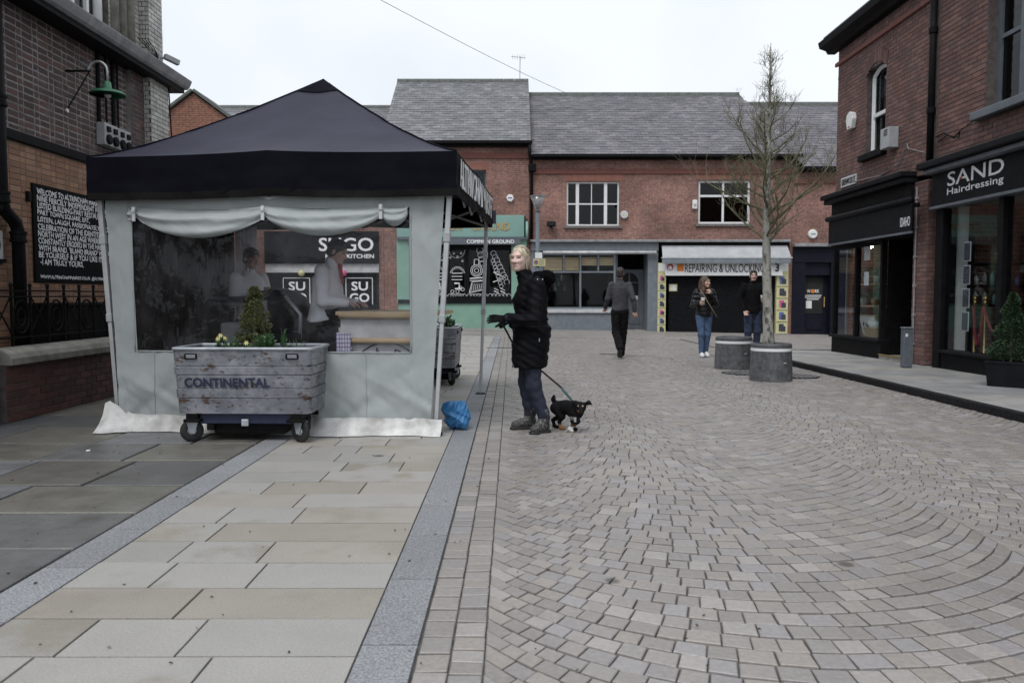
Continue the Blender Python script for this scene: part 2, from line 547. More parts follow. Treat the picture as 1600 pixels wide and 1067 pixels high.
mat('slate_green', None, (0.086, 0.092, 0.092), pal=[(0.153, 0.154, 0.161), (0.142, 0.143, 0.152), (0.172, 0.174, 0.179), (0.134, 0.134, 0.145), (0.157, 0.154, 0.163), (0.183, 0.184, 0.189)], scale=1.2, lo=.5, hi=.9, rnd=.12, rough=.55, bump=.3, bscale=50, tone=.14, tscale=.5)
mat('ridge_tile', (.075, .085, .08), (.12, .13, .12), scale=6, rough=.8)
mat('black_paint', (.006, .006, .007), (.011, .011, .012), scale=8, rough=.55, bump=.1, spec=.08)
mat('black_iron', (.006, .006, .007), (.012, .011, .010), scale=20, rough=.55, spec=.08)
mat('navy_paint', (.009, .010, .018), (.013, .014, .023), scale=8, rough=.5, spec=.10)
mat('charcoal_paint', (0.009, 0.009, 0.011), (0.013, 0.014, 0.016), scale=6, rough=.55, spec=.08)
mat('grey_paint', (0.133, 0.156, 0.183), (0.179, 0.199, 0.218), scale=5, rough=.6, bump=.15)
mat('slate_grey_paint', (.085, .10, .12), (.12, .135, .155), scale=5, rough=.55)
mat('mint_paint', (0.187, 0.338, 0.266), (0.223, 0.374, 0.302), scale=3, rough=.6, tone=.08)
mat('mint_sign', (0.194, 0.338, 0.302), (0.216, 0.360, 0.324), scale=3, rough=.5)
mat('white_paint', (.68, .69, .70), (.76, .77, .77), scale=5, rough=.5)
mat('dirty_white', (0.408, 0.416, 0.425), (0.561, 0.570, 0.578), scale=5, rough=.7, tone=.1, tscale=2)
mat('stone', (.20, .19, .165), (.31, .295, .26), scale=7, rough=.9, bump=.5, bscale=30, tone=.15, tscale=2)
mat('sill_stone', (.12, .115, .11), (.17, .165, .16), scale=7, rough=.85)
mat('terracotta_trim', (.15, .06, .05), (.20, .08, .065), scale=8, rough=.85, bump=.3)
mat('lead', (.18, .185, .195), (.30, .305, .315), scale=4, rough=.55, tone=.1)
mat('interior_dark', (.012, .012, .013), (.022, .021, .020), scale=2, rough=.9)
mat('interior_grey', (.18, .17, .16), (.27, .26, .25), scale=2, rough=.9)
mat('interior_floor', (.05, .045, .04), (.08, .07, .06), scale=4, rough=.6)
mat('gold', (.45, .30, .12), (.62, .43, .19), scale=6, rough=.35, metal=.7)
mat('brass', (.55, .38, .14), (.65, .45, .18), scale=6, rough=.25, metal=1)
mat('chalk', (.72, .73, .74), (.80, .80, .80), scale=30, rough=.9)
mat('board_black', (.005, .0055, .0065), (.009, .0095, .0105), scale=6, rough=.6, spec=.05)
mat('steel', (.42, .43, .45), (.55, .56, .58), scale=10, rough=.4, metal=.6, bump=.1)
mat('aluminium', (.42, .43, .45), (.50, .51, .52), scale=9, rough=.45, metal=.35)
mat('galvanised', (.30, .32, .355), (.46, .475, .51), scale=5, rough=.5, metal=.35, bump=.35, bscale=12, tone=.18, tscale=6, lo=.4, hi=.62)
mat('rubber', (.010, .010, .010), (.018, .018, .017), scale=12, rough=.75)
mat('green_enamel', (.035, .15, .085), (.05, .18, .105), scale=8, rough=.35)
mat('bulb', (.62, .62, .58), (.68, .68, .64), rough=.25)
mat('wood', (.40, .29, .16), (.52, .39, .24), scale=5, rough=.6, stretch=(1, 1, 8))
mat('soil', (.022, .017, .013), (.045, .035, .028), scale=30, rough=1, bump=.6)
mat('plastic_grey', (.32, .33, .34), (.38, .39, .40), scale=6, rough=.5)
mat('plastic_white', (.70, .70, .69), (.78, .78, .77), scale=6, rough=.4)
mat('red_paint', (.38, .03, .035), (.45, .04, .045), scale=8, rough=.5)
mat('yellow_poster', (0.528, 0.512, 0.264), (0.576, 0.560, 0.320), scale=6, rough=.5)
mat('print_dark', (.03, .03, .05), (.06, .06, .09), scale=8, rough=.5)
mat('print_blue', (.07, .10, .28), (.12, .18, .4), scale=8, rough=.5)
mat('print_pink', (.50, .08, .22), (.58, .12, .28), scale=8, rough=.5)
mat('print_orange', (.62, .17, .02), (.68, .22, .03), scale=8, rough=.5)
mat('rope_red', (.20, .012, .018), (.28, .02, .026), scale=30, rough=.7)
glassmat('shop_glass', refl=.0, tint=(.93, .95, .95))
glassmat('window_glass', refl=.015, tint=(.45, .48, .5))

# ------------------------------------------------------------------ ground
xs = [-150, -60, -30, -16, -10, -6, -3, 0, 3, 6, 9, 12, 16, 22, 40, 80, 150]
ys = [-60, -10, 0, 6, 11, 14, 17, 20, 23, 26, 29, 32, 36, 45, 70, 120, 300]
b = MB()
vv = [(x, y, gz(x, min(y, 34)) - 0.06) for y in ys for x in xs]
nx = len(xs)
b.add(vv, [(j * nx + i, j * nx + i + 1, (j + 1) * nx + i + 1, (j + 1) * nx + i) for j in range(len(ys) - 1) for i in range(nx - 1)])
tag(b.build('ground', 'earth'), 'bare ground sheet under the paving and the buildings', 'ground', kind='structure')

def sheet(name, m, x0, x1, y0, y1, dz, parent=None, step=2.0):
    nxx, nyy = max(1, int((x1 - x0) / step)), max(1, int((y1 - y0) / step))
    b = MB()
    b.grid(lambda u, v: (x0 + (x1 - x0) * u, y0 + (y1 - y0) * v, gz(x0 + (x1 - x0) * u, y0 + (y1 - y0) * v) + dz), nxx, nyy)
    return b.build(name, m, parent)

def slab(poly, th, inset=.006, jit=0.0, tilt=0.0, rise=None):
    """one paving stone from 4 plan corners: worn top edge, sides going down"""
    c = [sum(p[0] for p in poly) / 4, sum(p[1] for p in poly) / 4]
    z0 = gz(c[0], c[1])
    tx, ty = random.uniform(-tilt, tilt), random.uniform(-tilt, tilt)
    dz = random.uniform(-jit, jit)
    top, mid, low = [], [], []
    for x, y in poly:
        dx, dy = x - c[0], y - c[1]
        l = math.hypot(dx, dy) or 1
        k = 1 - inset * 1.4 / l
        zz = gz(x, y) - z0 + dz + tx * dx + ty * dy
        top.append((dx * k, dy * k, zz))
        mid.append((dx, dy, zz - inset * .8))
        low.append((dx, dy, zz - th))
    fs = [(8, 9, 10, 11)]
    for i in range(4):
        j = (i + 1) % 4
        fs.append((i + 4, j + 4, j + 8, i + 8)); fs.append((i, j, j + 4, i + 4))
    return ((c[0], c[1], z0 + (rise or 0)), low + mid + top, fs, None)

# cobbled street, laid in arcs that bulge towards the viewer
KL, KR = -0.335, 5.05
street = sheet('street', 'joint', KL, KR, -4, 24.0, -0.012)
tag(street, 'street of pale square cobbles laid in curved arcs', 'street', kind='structure')
cob = []
def cobble(poly):
    c = [sum(p[0] for p in poly) / 4, sum(p[1] for p in poly) / 4]
    g = []
    P_ = [Vector((q[0], q[1])) for q in poly]
    lim = min((P_[1] - P_[0]).length, (P_[3] - P_[0]).length, (P_[2] - P_[1]).length, (P_[2] - P_[3]).length)
    if lim < .03: return
    e0 = P_[1] - P_[0]; d0 = P_[3] - P_[0]
    gc = .058 * abs(e0.x * d0.y - e0.y * d0.x) / max(.01, e0.length)
    for i, (su, sv) in enumerate(((1, 1), (-1, 1), (-1, -1), (1, -1))):
        u = ((P_[1] - P_[0]) if i < 2 else (P_[2] - P_[3])).normalized(); v = ((P_[3] - P_[0]) if i in (0, 3) else (P_[2] - P_[1])).normalized()
        q = P_[i] + u * su * .0032 + v * sv * gc
        g.append((q.x + random.uniform(-.0018, .0018), q.y + random.uniform(-.0018, .0018)))
    cob.append(slab(g, .03, .0035, .0028, .022))
for k in range(2):                                   # two straight courses beside the granite band
    x0 = KL + .004 + k * .118
    y = -1.0 + random.random() * .05
    while y < 24:
        l = random.uniform(.085, .15)
        if y > .6: cobble([(x0, y), (x0 + .117, y), (x0 + .117, y + l), (x0, y + l)])
        y += l
x_arc0 = KL + .240
AM = R(55)
W = (KR - .015 - x_arc0) / 4
Rr = W / math.sin(AM)
for col in range(2):                                 # stacked arcs, joints square to the arc
    xc = x_arc0 + W * (1 + 2 * col)
    y0 = -2.2
    while y0 < 24:
        p = random.uniform(.112, .122)
        P = lambda t, yy: (xc + Rr * math.sin(t), yy + Rr * (1 - math.cos(t)))
        up = lambda t: max(-AM, min(AM, t - .8 * p * math.sin(t) / Rr)) if abs(t) < AM - .001 else t
        th = -AM
        while th < AM - .005:
            dt = random.uniform(.098, .138) / Rr * (1 - .22 * (th / AM) ** 2)
            t2 = th + dt
            if AM - t2 < .045: t2 = AM
            q = [P(th, y0), P(t2, y0), P(up(t2), y0 + p), P(up(th), y0 + p)]
            if .7 < (q[0][1] + q[2][1]) / 2 < 23.9: cobble(q)
            th = t2
        y0 += p
pieces(street, 'cobble', 'cobble_field', cob, 'cobble')

road = sheet('road', 'far_setts', -18, 22, 24.0, 36, -0.003)
tag(road, 'far end of the street paved with small pale setts', 'road', kind='structure')
side_road = sheet('side_road', 'far_setts', KR + .06, 22, 17.9, 24.0, -0.003)
tag(side_road, 'side road of small pale setts behind the corner shop', 'road', kind='structure')
yard = sheet('yard', 'far_setts', -18, -4.98, 14.0, 24.0, -0.003)
tag(yard, 'paved yard beyond the market hall corner', 'yard', kind='structure')

# pale sandstone flags between two granite bands
pav = sheet('pavement', 'joint', -2.155, KL, -4, 24, -0.010)
tag(pav, 'pavement of pale sandstone flags between two grey granite bands', 'pavement', kind='structure')
it = []
y = -.55
row = 0
while y < 24:
    d = .325 if y < 14 else .33
    x = -1.94
    first = True
    while x < -.545:
        l = random.choice([.42, .55, .62, .72, .8])
        if first: l = random.uniform(.25, .75); first = False
        x2 = x + l
        if -.54 - x2 < .25: x2 = -.54
        if y > .6:
            it.append(slab([(x + .005, y + .005), (x2 - .005, y + .005), (x2 - .005, y + d - .005), (x + .005, y + d - .005)], .04, .0012, .0012, .002))
        x = x2
    y += d
pieces(pav, 'paving_flag', 'paving_flag_mass', it, 'flag_pale')
it = []
for x0, x1 in ((-2.155, -1.94), (-.54, KL)):
    y = -.4 + random.random() * .3
    while y < 24:
        l = random.uniform(.55, .7)
        if y > .6: it.append(slab([(x0 + .004, y + .004), (x1 - .004, y + .004), (x1 - .004, y + l - .004), (x0 + .004, y + l - .004)], .04, .0012, .001, .001, rise=.002))
        y += l
pieces(pav, 'granite_block', 'granite_block_mass', it, 'granite')

terrace = sheet('terrace', 'joint', -4.98, -2.155, -4, 24, -0.014)
tag(terrace, 'terrace of large dark worn stone flags beside the market wall', 'terrace', kind='structure')
it = []
y = .3
while y < 24:
    d = random.uniform(.62, .85)
    x = -4.97 - random.random() * .5
    while x < -2.17:
        x2 = x + random.uniform(.55, 1.05)
        if -2.16 - x2 < .3: x2 = -2.165
        g = .012
        xa = max(x, -4.97)
        if x2 - xa > .1:
            it.append(slab([(xa + g + random.uniform(-.006, .006), y + g), (x2 - g, y + g + random.uniform(-.008, .008)), (x2 - g + random.uniform(-.006, .006), y + d - g), (xa + g, y + d - g + random.uniform(-.008, .008))], .05, .007, .003, .006))
        x = x2
    y += d
pieces(terrace, 'stone_flag', 'stone_flag_mass', it, 'flag_dark')

# footway in front of the shops on the other side, a low dark kerb along it
FZ = .08
fw = sheet('footway', 'joint', KR + .06, 7.3, -4, 17.9, FZ - .01)
tag(fw, 'grey stone footway in front of the dark shopfronts', 'footway', kind='structure')
it = []
y = 3.0
while y < 17.6:
    d = random.uniform(.42, .5)
    if y + d > 17.88: d = 17.88 - y
    x = KR + .11
    while x < 7.25:
        x2 = min(7.28, x + random.uniform(.5, 1.0))
        if 7.28 - x2 < .25: x2 = 7.28
        s = slab([(x + .003, y + .003), (x2 - .003, y + .003), (x2 - .003, y + d - .003), (x + .003, y + d - .003)], .04, .003, .0012, .002, rise=FZ)
        it.append(s)
        x = x2
    y += d
pieces(fw, 'footway_flag', 'footway_flag_mass', it, 'footway')
kerb = thing('kerb', 'low dark stone kerb along the shop footway', 'kerb', (KR, 10, 0), kind='structure')
y = 2.0
while y < 17.9:
    y2 = min(17.9, y + .9)
    zc = gz(KR, (y + y2) / 2)
    part('kerb_stone', 'kerb_dark', kerb, (KR + .004, KR + .105, y + .003, y2 - .003, zc - .04, zc + FZ + .004), bevel=.008)
    y = y2
part('kerb_stone', 'kerb_dark', kerb, (KR + .11, 7.3, 17.9, 18.0, -.09, FZ - .05), bevel=.008)

# iron covers and drain slots
for (px, py, r, lab) in ((1160, 583, .33, 'round dark iron cover beside the two granite planters'), (1243, 588, .36, 'round iron cover right of the tree planter, near the kerb')):
    Y = CAMZ * FPX / (py - 462)
    p = at(px, py, Y)
    t = thing('drain_cover', lab, 'drain cover', (p.x, Y, gz(p.x, Y)))
    z = gz(p.x, Y)
    MB().lathe([(r, -.01), (r, .010), (r - .02, .012)], (p.x, Y, z), 28).build('rim', 'kerb_dark', t)
    bb = MB()
    for k in range(9):
        xx = -r + .06 + k * (2 * r - .12) / 8
        l = math.sqrt(max(.001, (r - .03) ** 2 - xx * xx))
        bb.box(p.x + xx - .012, p.x + xx + .012, Y - l, Y + l, z + .012, z + .016)
    bb.build('grating', 'lead', t)
for (px, py, w, lab) in ((785, 544, .75, 'thin dark drain slot across the cobbles behind the woman'), (955, 553, .5, 'short dark drain slot in the cobbles beside the walking man')):
    Y = CAMZ * FPX / (py - 462)
    p = at(px, py, Y)
    bb = MB().box(p.x - w / 2, p.x + w / 2, Y - .05, Y + .05, gz(p.x, Y) - .02, gz(p.x, Y) + .008)
    tag(bb.build('drain_slot', 'kerb_dark'), lab, 'drain')

# bits of grit and dead leaf lying in the joints
mat('leaf_bits', None, (.05, .04, .03), pal=[(.06, .045, .03), (.03, .026, .022), (.10, .08, .055), (.22, .21, .20)], scale=20, rnd=.2, rough=.9)
lr = random.Random(77)
mm = MB()
for k in range(420):
    Y_ = 2.4 + 14 * lr.random() ** 1.7; X_ = lr.uniform(-4.6, 4.9)
    if abs(X_) > Y_ * .68: continue
    z_ = gz(X_, Y_) + .006; a_ = lr.random() * 6.28; l_ = lr.uniform(.005, .016); w_ = l_ * lr.uniform(.3, .7)
    mm.obox((X_, Y_, z_), (l_, w_, .003), (math.cos(a_), math.sin(a_), lr.uniform(-.2, .2)), (-math.sin(a_), math.cos(a_), 0), (0, 0, 1))
tag(mm.build('leaf_litter', 'leaf_bits'), 'scattered tiny bits of dead leaf and grit on the paving', 'litter', kind='stuff')
# ------------------------------------------------------------------ bricks laid one by one
def bricks(O, U, N, u0, u1, z0, z1, holes=(), L=.215, H=.065, J=.010, proud=.006, bond='stretcher', zref=0.0, arch=None, rough=0.0):
    """bricks on the wall through O along U (horizontal), facing N. holes: (ua, ub, za, zb)"""
    O, U, N = Vector(O), Vector(U), Vector(N)
    out = []
    c0, c1 = int(math.floor((z0 - zref) / (H + J))), int(math.ceil((z1 - zref) / (H + J)))
    for c in range(c0, c1):
        za, zb = zref + c * (H + J), zref + c * (H + J) + H
        za, zb = max(za, z0 + .002), min(zb, z1 - .002)
        if zb - za < .02: continue
        if bond == 'flemish':
            seq = [L, L / 2 - J / 2]
        elif bond == 'header' and c % 4 == 0:
            seq = [L / 2 - J / 2]
        else:
            seq = [L]
        u = u0 - (L + J) * (.5 if c % 2 else .0) - (L * .25 if bond == 'flemish' else 0)
        k = c
        while u < u1:
            l = seq[k % len(seq)]; k += 1
            iv = [(max(u, u0 + .003), min(u + l, u1 - .003))]
            for ha, hb, ka, kb in holes:
                if zb > ka + .01 and za < kb - .01:
                    nv = []
                    for a, b_ in iv:
                        if b_ <= ha or a >= hb: nv.append((a, b_)); continue
                        if a < ha: nv.append((a, ha))
                        if b_ > hb: nv.append((hb, b_))
                    iv = nv
            for a, b_ in iv:
                if b_ - a < .03: continue
                if arch and arch((a + b_) / 2, (za + zb) / 2): continue
                ln = round((b_ - a) / .005) * .005 - .001
                pr = random.choice((.8, 1.0, 1.2)) * proud
                cc = O + U * ((a + b_) / 2); cc.z = (za + zb) / 2
                h = round((zb - za), 3)
                key = (round(ln, 3), h, pr, tuple(U), random.randrange(6) if rough else 0)
                a_, z_ = ln / 2, h / 2
                jt = [(random.uniform(-rough, rough), random.uniform(-rough, rough)) for _ in range(4)]
                e = .003
                vs = []
                for dn, sh in ((-.012, 0), (pr - e, 0), (pr, e)):
                    for (su, sz), (ju, jz) in zip(((-1, -1), (1, -1), (1, 1), (-1, 1)), jt):
                        vs.append(tuple(U * (su * (a_ - sh) + ju) + N * dn + Vector((0, 0, sz * (z_ - sh) + jz * .6))))
                fs = [(8, 9, 10, 11)]
                for i in range(4):
                    j = (i + 1) % 4
                    fs += [(i, j, j + 4, i + 4), (i + 4, j + 4, j + 8, i + 8)]
                out.append((tuple(cc), vs, fs, key))
            u += l + J
    return out

# ------------------------------------------------------------------ market hall on the near side
LX = -6.2
hall = thing('market_hall', 'old brick market hall with tan base, dark upper bricks and deep gutter', 'building', (LX - 3, 9, 0))
wl_ = MB()
wl_.box(-14, LX, 3.0, 13.35, -.1, 3.17)
lower_wall = wl_.build('lower_wall', 'mortar_tan', hall)
upper_wall = part('upper_wall', 'mortar_pale', hall, (-14, LX, 3.0, 13.35, 3.30, 4.93))
tan = bricks((LX, 0, 0), (0, 1, 0), (1, 0, 0), 6.6, 13.35, .3, 3.16, bond='flemish')
pieces(lower_wall, 'brick', 'brickwork', tan, 'brick_tan', limit=130)
dark = bricks((LX, 0, 0), (0, 1, 0), (1, 0, 0), 6.6, 13.35, 3.32, 4.92, bond='flemish', J=.021, L=.205, H=.066, proud=.004, rough=.011)
pieces(upper_wall, 'brick', 'brickwork', dark, 'brick_dark', limit=130)
part('string_course', 'black_paint', hall, (LX - .05, LX + .05, 3.0, 13.35, 3.17, 3.30), bevel=.015)
# white glazed corner pier, below and above the gutter
pier = part('corner_pier', 'mortar_dark', hall, (-14, LX + .19, 13.45, 14.15, -.1, 4.93))
pb = bricks((LX + .19, 0, 0), (0, 1, 0), (1, 0, 0), 13.45, 14.15, .5, 4.92) + bricks((0, 13.45, 0), (1, 0, 0), (0, -1, 0), LX + .005, LX + .192, .5, 4.92, L=.1)
pieces(pier, 'brick', 'brickwork', pb, 'brick_white', limit=20)
rec = part('pier_return', 'mortar_pale', hall, (LX - .05, LX + .08, 13.0, 13.448, -.1, 4.925))
pieces(rec, 'brick', 'brickwork', bricks((LX + .08, 0, 0), (0, 1, 0), (1, 0, 0), 13.0, 13.44, 3.32, 4.92), 'brick_dark', limit=10)
# gutter, soffit and fascia running the length of the hall
gm = MB()
prof = [(0, .0), (.36, .0), (.40, .03), (.43, .09), (.45, .14), (.45, .155), (.425, .155), (.40, .08), (.33, .05), (0, .05)]
gm.prism([(p[0], p[1]) for p in prof], (LX, 14.55, 4.93), (1, 0, 0), (0, 0, 1), 11.6)
gm.build('gutter', 'lead', hall)
part('soffit_board', 'charcoal_paint', hall, (LX - .1, LX + .33, 3.0, 14.5, 4.86, 4.925))
part('lead_flashing', 'lead', hall, (LX - .6, LX + .30, 3.0, 14.5, 4.985, 5.03))
# clerestory with a large arched window
UX = LX - .05
def arch_in(u, z, grow=0.0):
    c, r, s = 11.05, 1.55 + grow, 5.9
    return abs(u - c) < r and (z < s or (u - c) ** 2 + (z - s) ** 2 < r * r)
top = MB()
nseg = 28
arc = [(11.05 + 1.55 * math.cos(math.pi * k / nseg), 5.9 + 1.55 * math.sin(math.pi * k / nseg)) for k in range(nseg + 1)]
poly = [(14.05, 5.03), (14.05, 8.6), (3, 8.6), (3, 5.03), (9.5, 5.03), (9.5, 5.9)] + arc[::-1][1:] + [(12.6, 5.03)]
# wall with the opening, extruded inwards
top.prism(poly, (UX, 0, 0), (0, 1, 0), (0, 0, 1), -.35)
upw = top.build('clerestory_wall', 'mortar_dark', hall)
cb = bricks((UX, 0, 0), (0, 1, 0), (1, 0, 0), 12.6, 14.05, 5.04, 7.2, arch=lambda u, z: arch_in(u, z, .03)) + bricks((UX, 0, 0), (0, 1, 0), (1, 0, 0), 7.5, 12.6, 5.04, 8.4, arch=lambda u, z: arch_in(u, z, .06))
pieces(upw, 'brick', 'brickwork', cb, 'brick_white', limit=60)
up_p = part('clerestory_pier', 'mortar_dark', hall, (UX - .3, UX + .16, 13.62, 14.15, 5.035, 8.6))
pieces(up_p, 'brick', 'brickwork', bricks((UX + .16, 0, 0), (0, 1, 0), (1, 0, 0), 13.62, 14.15, 5.04, 7.2) + bricks((0, 13.62, 0), (1, 0, 0), (0, -1, 0), UX + .005, UX + .16, 5.04, 7.2, L=.1), 'brick_white', limit=20)
part('pier_base', 'lead', hall, (UX - .02, UX + .24, 12.72, 14.3, 5.032, 5.16), bevel=.02)
for k, rr in enumerate((12.72, 12.95, 13.2)):
    mm = MB(); mm.tube([(UX + .03, rr, 5.16), (UX + .03, rr, 8)], .075 + .01 * k, 10)
    mm.build('shaft_moulding', 'stone', hall, smooth=True)
win = MB()
win.tube([(UX - .12, 9.62, 5.1), (UX - .12, 9.62, 5.9)] + [(UX - .12, p[0], p[1]) for p in [(11.05 - 1.43 * math.cos(math.pi * k / 24), 5.9 + 1.43 * math.sin(math.pi * k / 24)) for k in range(25)]] + [(UX - .12, 12.48, 5.1)], .085, 8)
wf = win.build('arched_window', 'white_paint', hall, smooth=True)
part('window_sill', 'white_paint', wf, (UX - .25, UX + .05, 9.5, 12.6, 5.035, 5.12))
for u in (10.35, 11.05, 11.75, 12.15):
    part('mullion', 'white_paint', wf, (UX - .16, UX - .08, u - .035, u + .035, 5.12, 5.9 + math.sqrt(max(.0, 1.4 ** 2 - (u - 11.05) ** 2))))
gp = [(9.62, 5.12), (12.48, 5.12)] + [(11.05 + 1.43 * math.cos(math.pi * k / 20), 5.9 + 1.43 * math.sin(math.pi * k / 20)) for k in range(21)]
MB().prism(gp, (UX - .14, 0, 0), (0, 1, 0), (0, 0, 1), .006).build('pane', 'window_glass', wf)
part('dark_room', 'interior_dark', hall, (-13, -12.9, 8.5, 13.3, 5, 8))
part('roof', 'slate', hall, (-14, UX + .1, 3, 14.2, 8.6, 8.75))
part('rear_wall', 'mortar_dark', hall, (-14, -13.9, 3, 14.1, -.1, 8.6), (-13.9, UX - .4, 3.0, 3.1, 4.9, 8.6), (-13.9, UX - .36, 14.0, 14.05, 4.95, 8.6), (-13.9, UX - .36, 3.1, 14, 4.95, 5.0))

# drainpipe with an offset bend
dp = thing('drainpipe', 'thick black drainpipe with offset bend on the tan brick wall', 'drainpipe', (-6.08, 9.6, 0))
mm = MB(); mm.tube([(-6.07, 9.55, 4.9), (-6.07, 9.55, 2.36), (-6.07, 9.60, 2.27), (-6.07, 9.80, 2.14), (-6.07, 9.85, 2.04), (-6.07, 9.85, .05)], .075, 14)
mm.build('pipe', 'black_paint', dp, smooth=True)
for y_, z_ in ((9.55, 3.55), (9.55, 2.42), (9.85, 1.97), (9.85, .9)):
    mm = MB(); mm.lathe([(.076, -.07), (.098, -.065), (.098, -.035), (.088, -.03), (.088, .03), (.098, .035), (.098, .065), (.076, .07)], (-6.07, y_, z_), 16)
    mm.build('collar', 'black_paint', dp)
mm = MB(); mm.tube([(-6.07, 8.3, 2.42), (-6.07, 9.2, 2.34), (-6.07, 9.5, 2.28)], .055, 12); mm.build('branch_pipe', 'black_paint', dp, smooth=True)

# street name board, only its end in view
sb = thing('name_board', 'white name board ending in a black letter D on the brick wall', 'sign', (-6.17, 9.2, 1.68))
part('board', 'dirty_white', sb, (-6.193, -6.165, 8.3, 9.70, 1.69, 2.03), bevel=.004)
part('ledge', 'black_paint', sb, (-6.19, -6.14, 8.25, 9.72, 1.655, 1.69))
text(sb, 'lettering', 'D', (-6.165, 9.53, 1.78), (0, 1, 0), (0, 0, 1), .115, .16, 'black_paint', depth=.003, bold=.004)

# hand-lettered blackboard
bb_ = thing('blackboard', 'large blackboard covered in white hand lettering on the tan wall', 'blackboard', (LX + .03, 11.4, 1.43))
part('board', 'board_black', bb_, (LX + .008, LX + .035, 10.34, 12.6, 1.43, 2.70), bevel=.004)
lines = ['WELCOME TO ALTRINCHAM MARKET', 'NINE FIERCELY INDEPENDENT FOOD', 'LISTED BUILDING-PART RESTAURANT', 'PART TOWN SQUARE. EAT,', 'LISTEN, LAUGH, PASSIONATELY DEC',
         'CELEBRATION OF THE IDENTITY &', 'NORTH WEST IN AN AGE WHERE ID', 'CONSTANTLY ERODED IN THE HANDS', "WITH BRAND. 'BLAND BRAND' WE SAY-", 'BE YOURSELF & IF YOU LIKE IT BRING', '-I AM TRULY YOURS.']
for i, s in enumerate(lines):
    text(bb_, 'lettering', s, (LX + .035, 10.42 + (.03 if i == 10 else 0), 2.565 - i * .091), (0, 1, 0), (0, .0, 1), len(s) * .058, .075, 'chalk', depth=.003, wob=.006, bold=.0035)
text(bb_, 'lettering', 'WWW.ALTRINCHAMMARKET.CO.UK  @ALTRINCHAMMKT', (LX + .035, 10.44, 1.465), (0, 1, 0), (0, 0, 1), 1.95, .055, 'chalk', depth=.003, wob=.004, bold=.003)
part('hook', 'black_iron', bb_, (LX + .005, LX + .05, 10.22, 10.30, 2.45, 2.58), bevel=.01)

# green enamel lamp on an iron bracket
lp = thing('wall_lamp', 'green enamel dish lamp on a curved bracket above the blackboard', 'lamp', (LX, 11.25, 4.34))
lx, lz = -5.62, 4.06
mm = MB(); mm.tube([(LX, 11.25, 4.36), (-6.0, 11.25, 4.36), (-5.86, 11.25, 4.36)], .016, 8); mm.build('arm', 'black_iron', lp, smooth=True)
mm = MB(); mm.tube([(-5.88, 11.25, 4.36)] + [(-5.75 - .13 * math.cos(t), 11.25, 4.36 + .13 * math.sin(t)) for t in [math.pi * k / 10 for k in range(11)]] + [(lx, 11.25, 4.2)], .017, 8); mm.build('gooseneck', 'steel', lp, smooth=True)
mm = MB(); mm.tube([(LX, 11.25, 3.82), (-5.86, 11.25, 4.36)], .009, 6); mm.build('stay', 'black_iron', lp)
mm = MB(); mm.lathe([(.235, -.06), (.24, -.05), (.20, -.015), (.10, .015), (.055, .03), (.045, .11), (.028, .13), (.02, .13)], (lx, 11.25, lz + .03), 28)
mm.lathe([(.23, -.055), (.19, -.02), (.09, .008), (.02, .01)], (lx, 11.25, lz + .025), 28)
sh = mm.build('lamp_shade', 'green_enamel', lp, smooth=True)
mm = MB(); mm.lathe([(.005, -.075), (.035, -.06), (.05, -.03), (.04, 0), (.02, .03)], (lx, 11.25, lz), 14); mm.build('bulb', 'bulb', sh, smooth=True)
mm = MB(); mm.lathe([(.03, 0), (.03, .02)], (LX, 11.25, 3.82), 12, axis=(1, 0, 0)); mm.build('wall_plate', 'plastic_white', lp)

# socket outlets and conduits
so = thing('socket_box', 'grey weatherproof socket box with four outlets below the green lamp', 'socket box', (LX, 12.4, 3.5))
part('case', 'plastic_grey', so, (LX + .006, LX + .14, 12.02, 12.42, 3.5, 3.83), (LX + .006, LX + .14, 12.44, 12.84, 3.5, 3.83), bevel=.012)
for y_ in (12.12, 12.32, 12.54, 12.74):
    mm = MB(); mm.lathe([(.075, 0), (.075, .03), (.05, .045)], (LX + .14, y_, 3.59), 16, axis=(1, 0, 0)); mm.build('outlet', 'charcoal_paint', so)
    part('switch', 'black_paint', so, (LX + .141, LX + .165, y_ - .05, y_ + .05, 3.70, 3.78), bevel=.006)
for k, y_ in enumerate((12.08, 12.3, 12.52, 12.66)):
    mm = MB(); mm.tube([(LX + .03, y_, 3.82), (LX + .03, y_, 4.86)], .016 if k % 2 else .03, 8); mm.build('conduit', 'black_paint', so)

# security camera with cables on the pier
sc_ = thing('security_camera', 'small grey security camera on the white brick corner pier', 'camera', (UX + .16, 13.9, 5.35))
part('bracket', 'plastic_grey', sc_, (UX + .162, UX + .26, 13.80, 13.9, 5.2, 5.36), bevel=.01)
mm = MB(); mm.tube([(UX + .26, 13.85, 5.30), (UX + .36, 13.85, 5.29)], .02, 8); mm.build('arm', 'plastic_grey', sc_)
mm = MB(); mm.bar((UX + .34, 13.80, 5.31), (UX + .50, 14.0, 5.25), .09, .09); mm.build('housing', 'plastic_grey', sc_, bevel=.012)
mm = MB()
for k in range(4):
    mm.tube([(UX + .2, 13.5 - k * .12, 5.5 - k * .03), (UX + .24, 13.7, 5.36 - .03 * k), (UX + .22, 13.85, 5.28), (UX + .25, 14.12, 5.1), (UX + .24, 14.2, 4.7 - .1 * k), (LX + .24, 14.2, 3.2)], .008, 5)
mm.build('cable', 'black_paint', sc_)

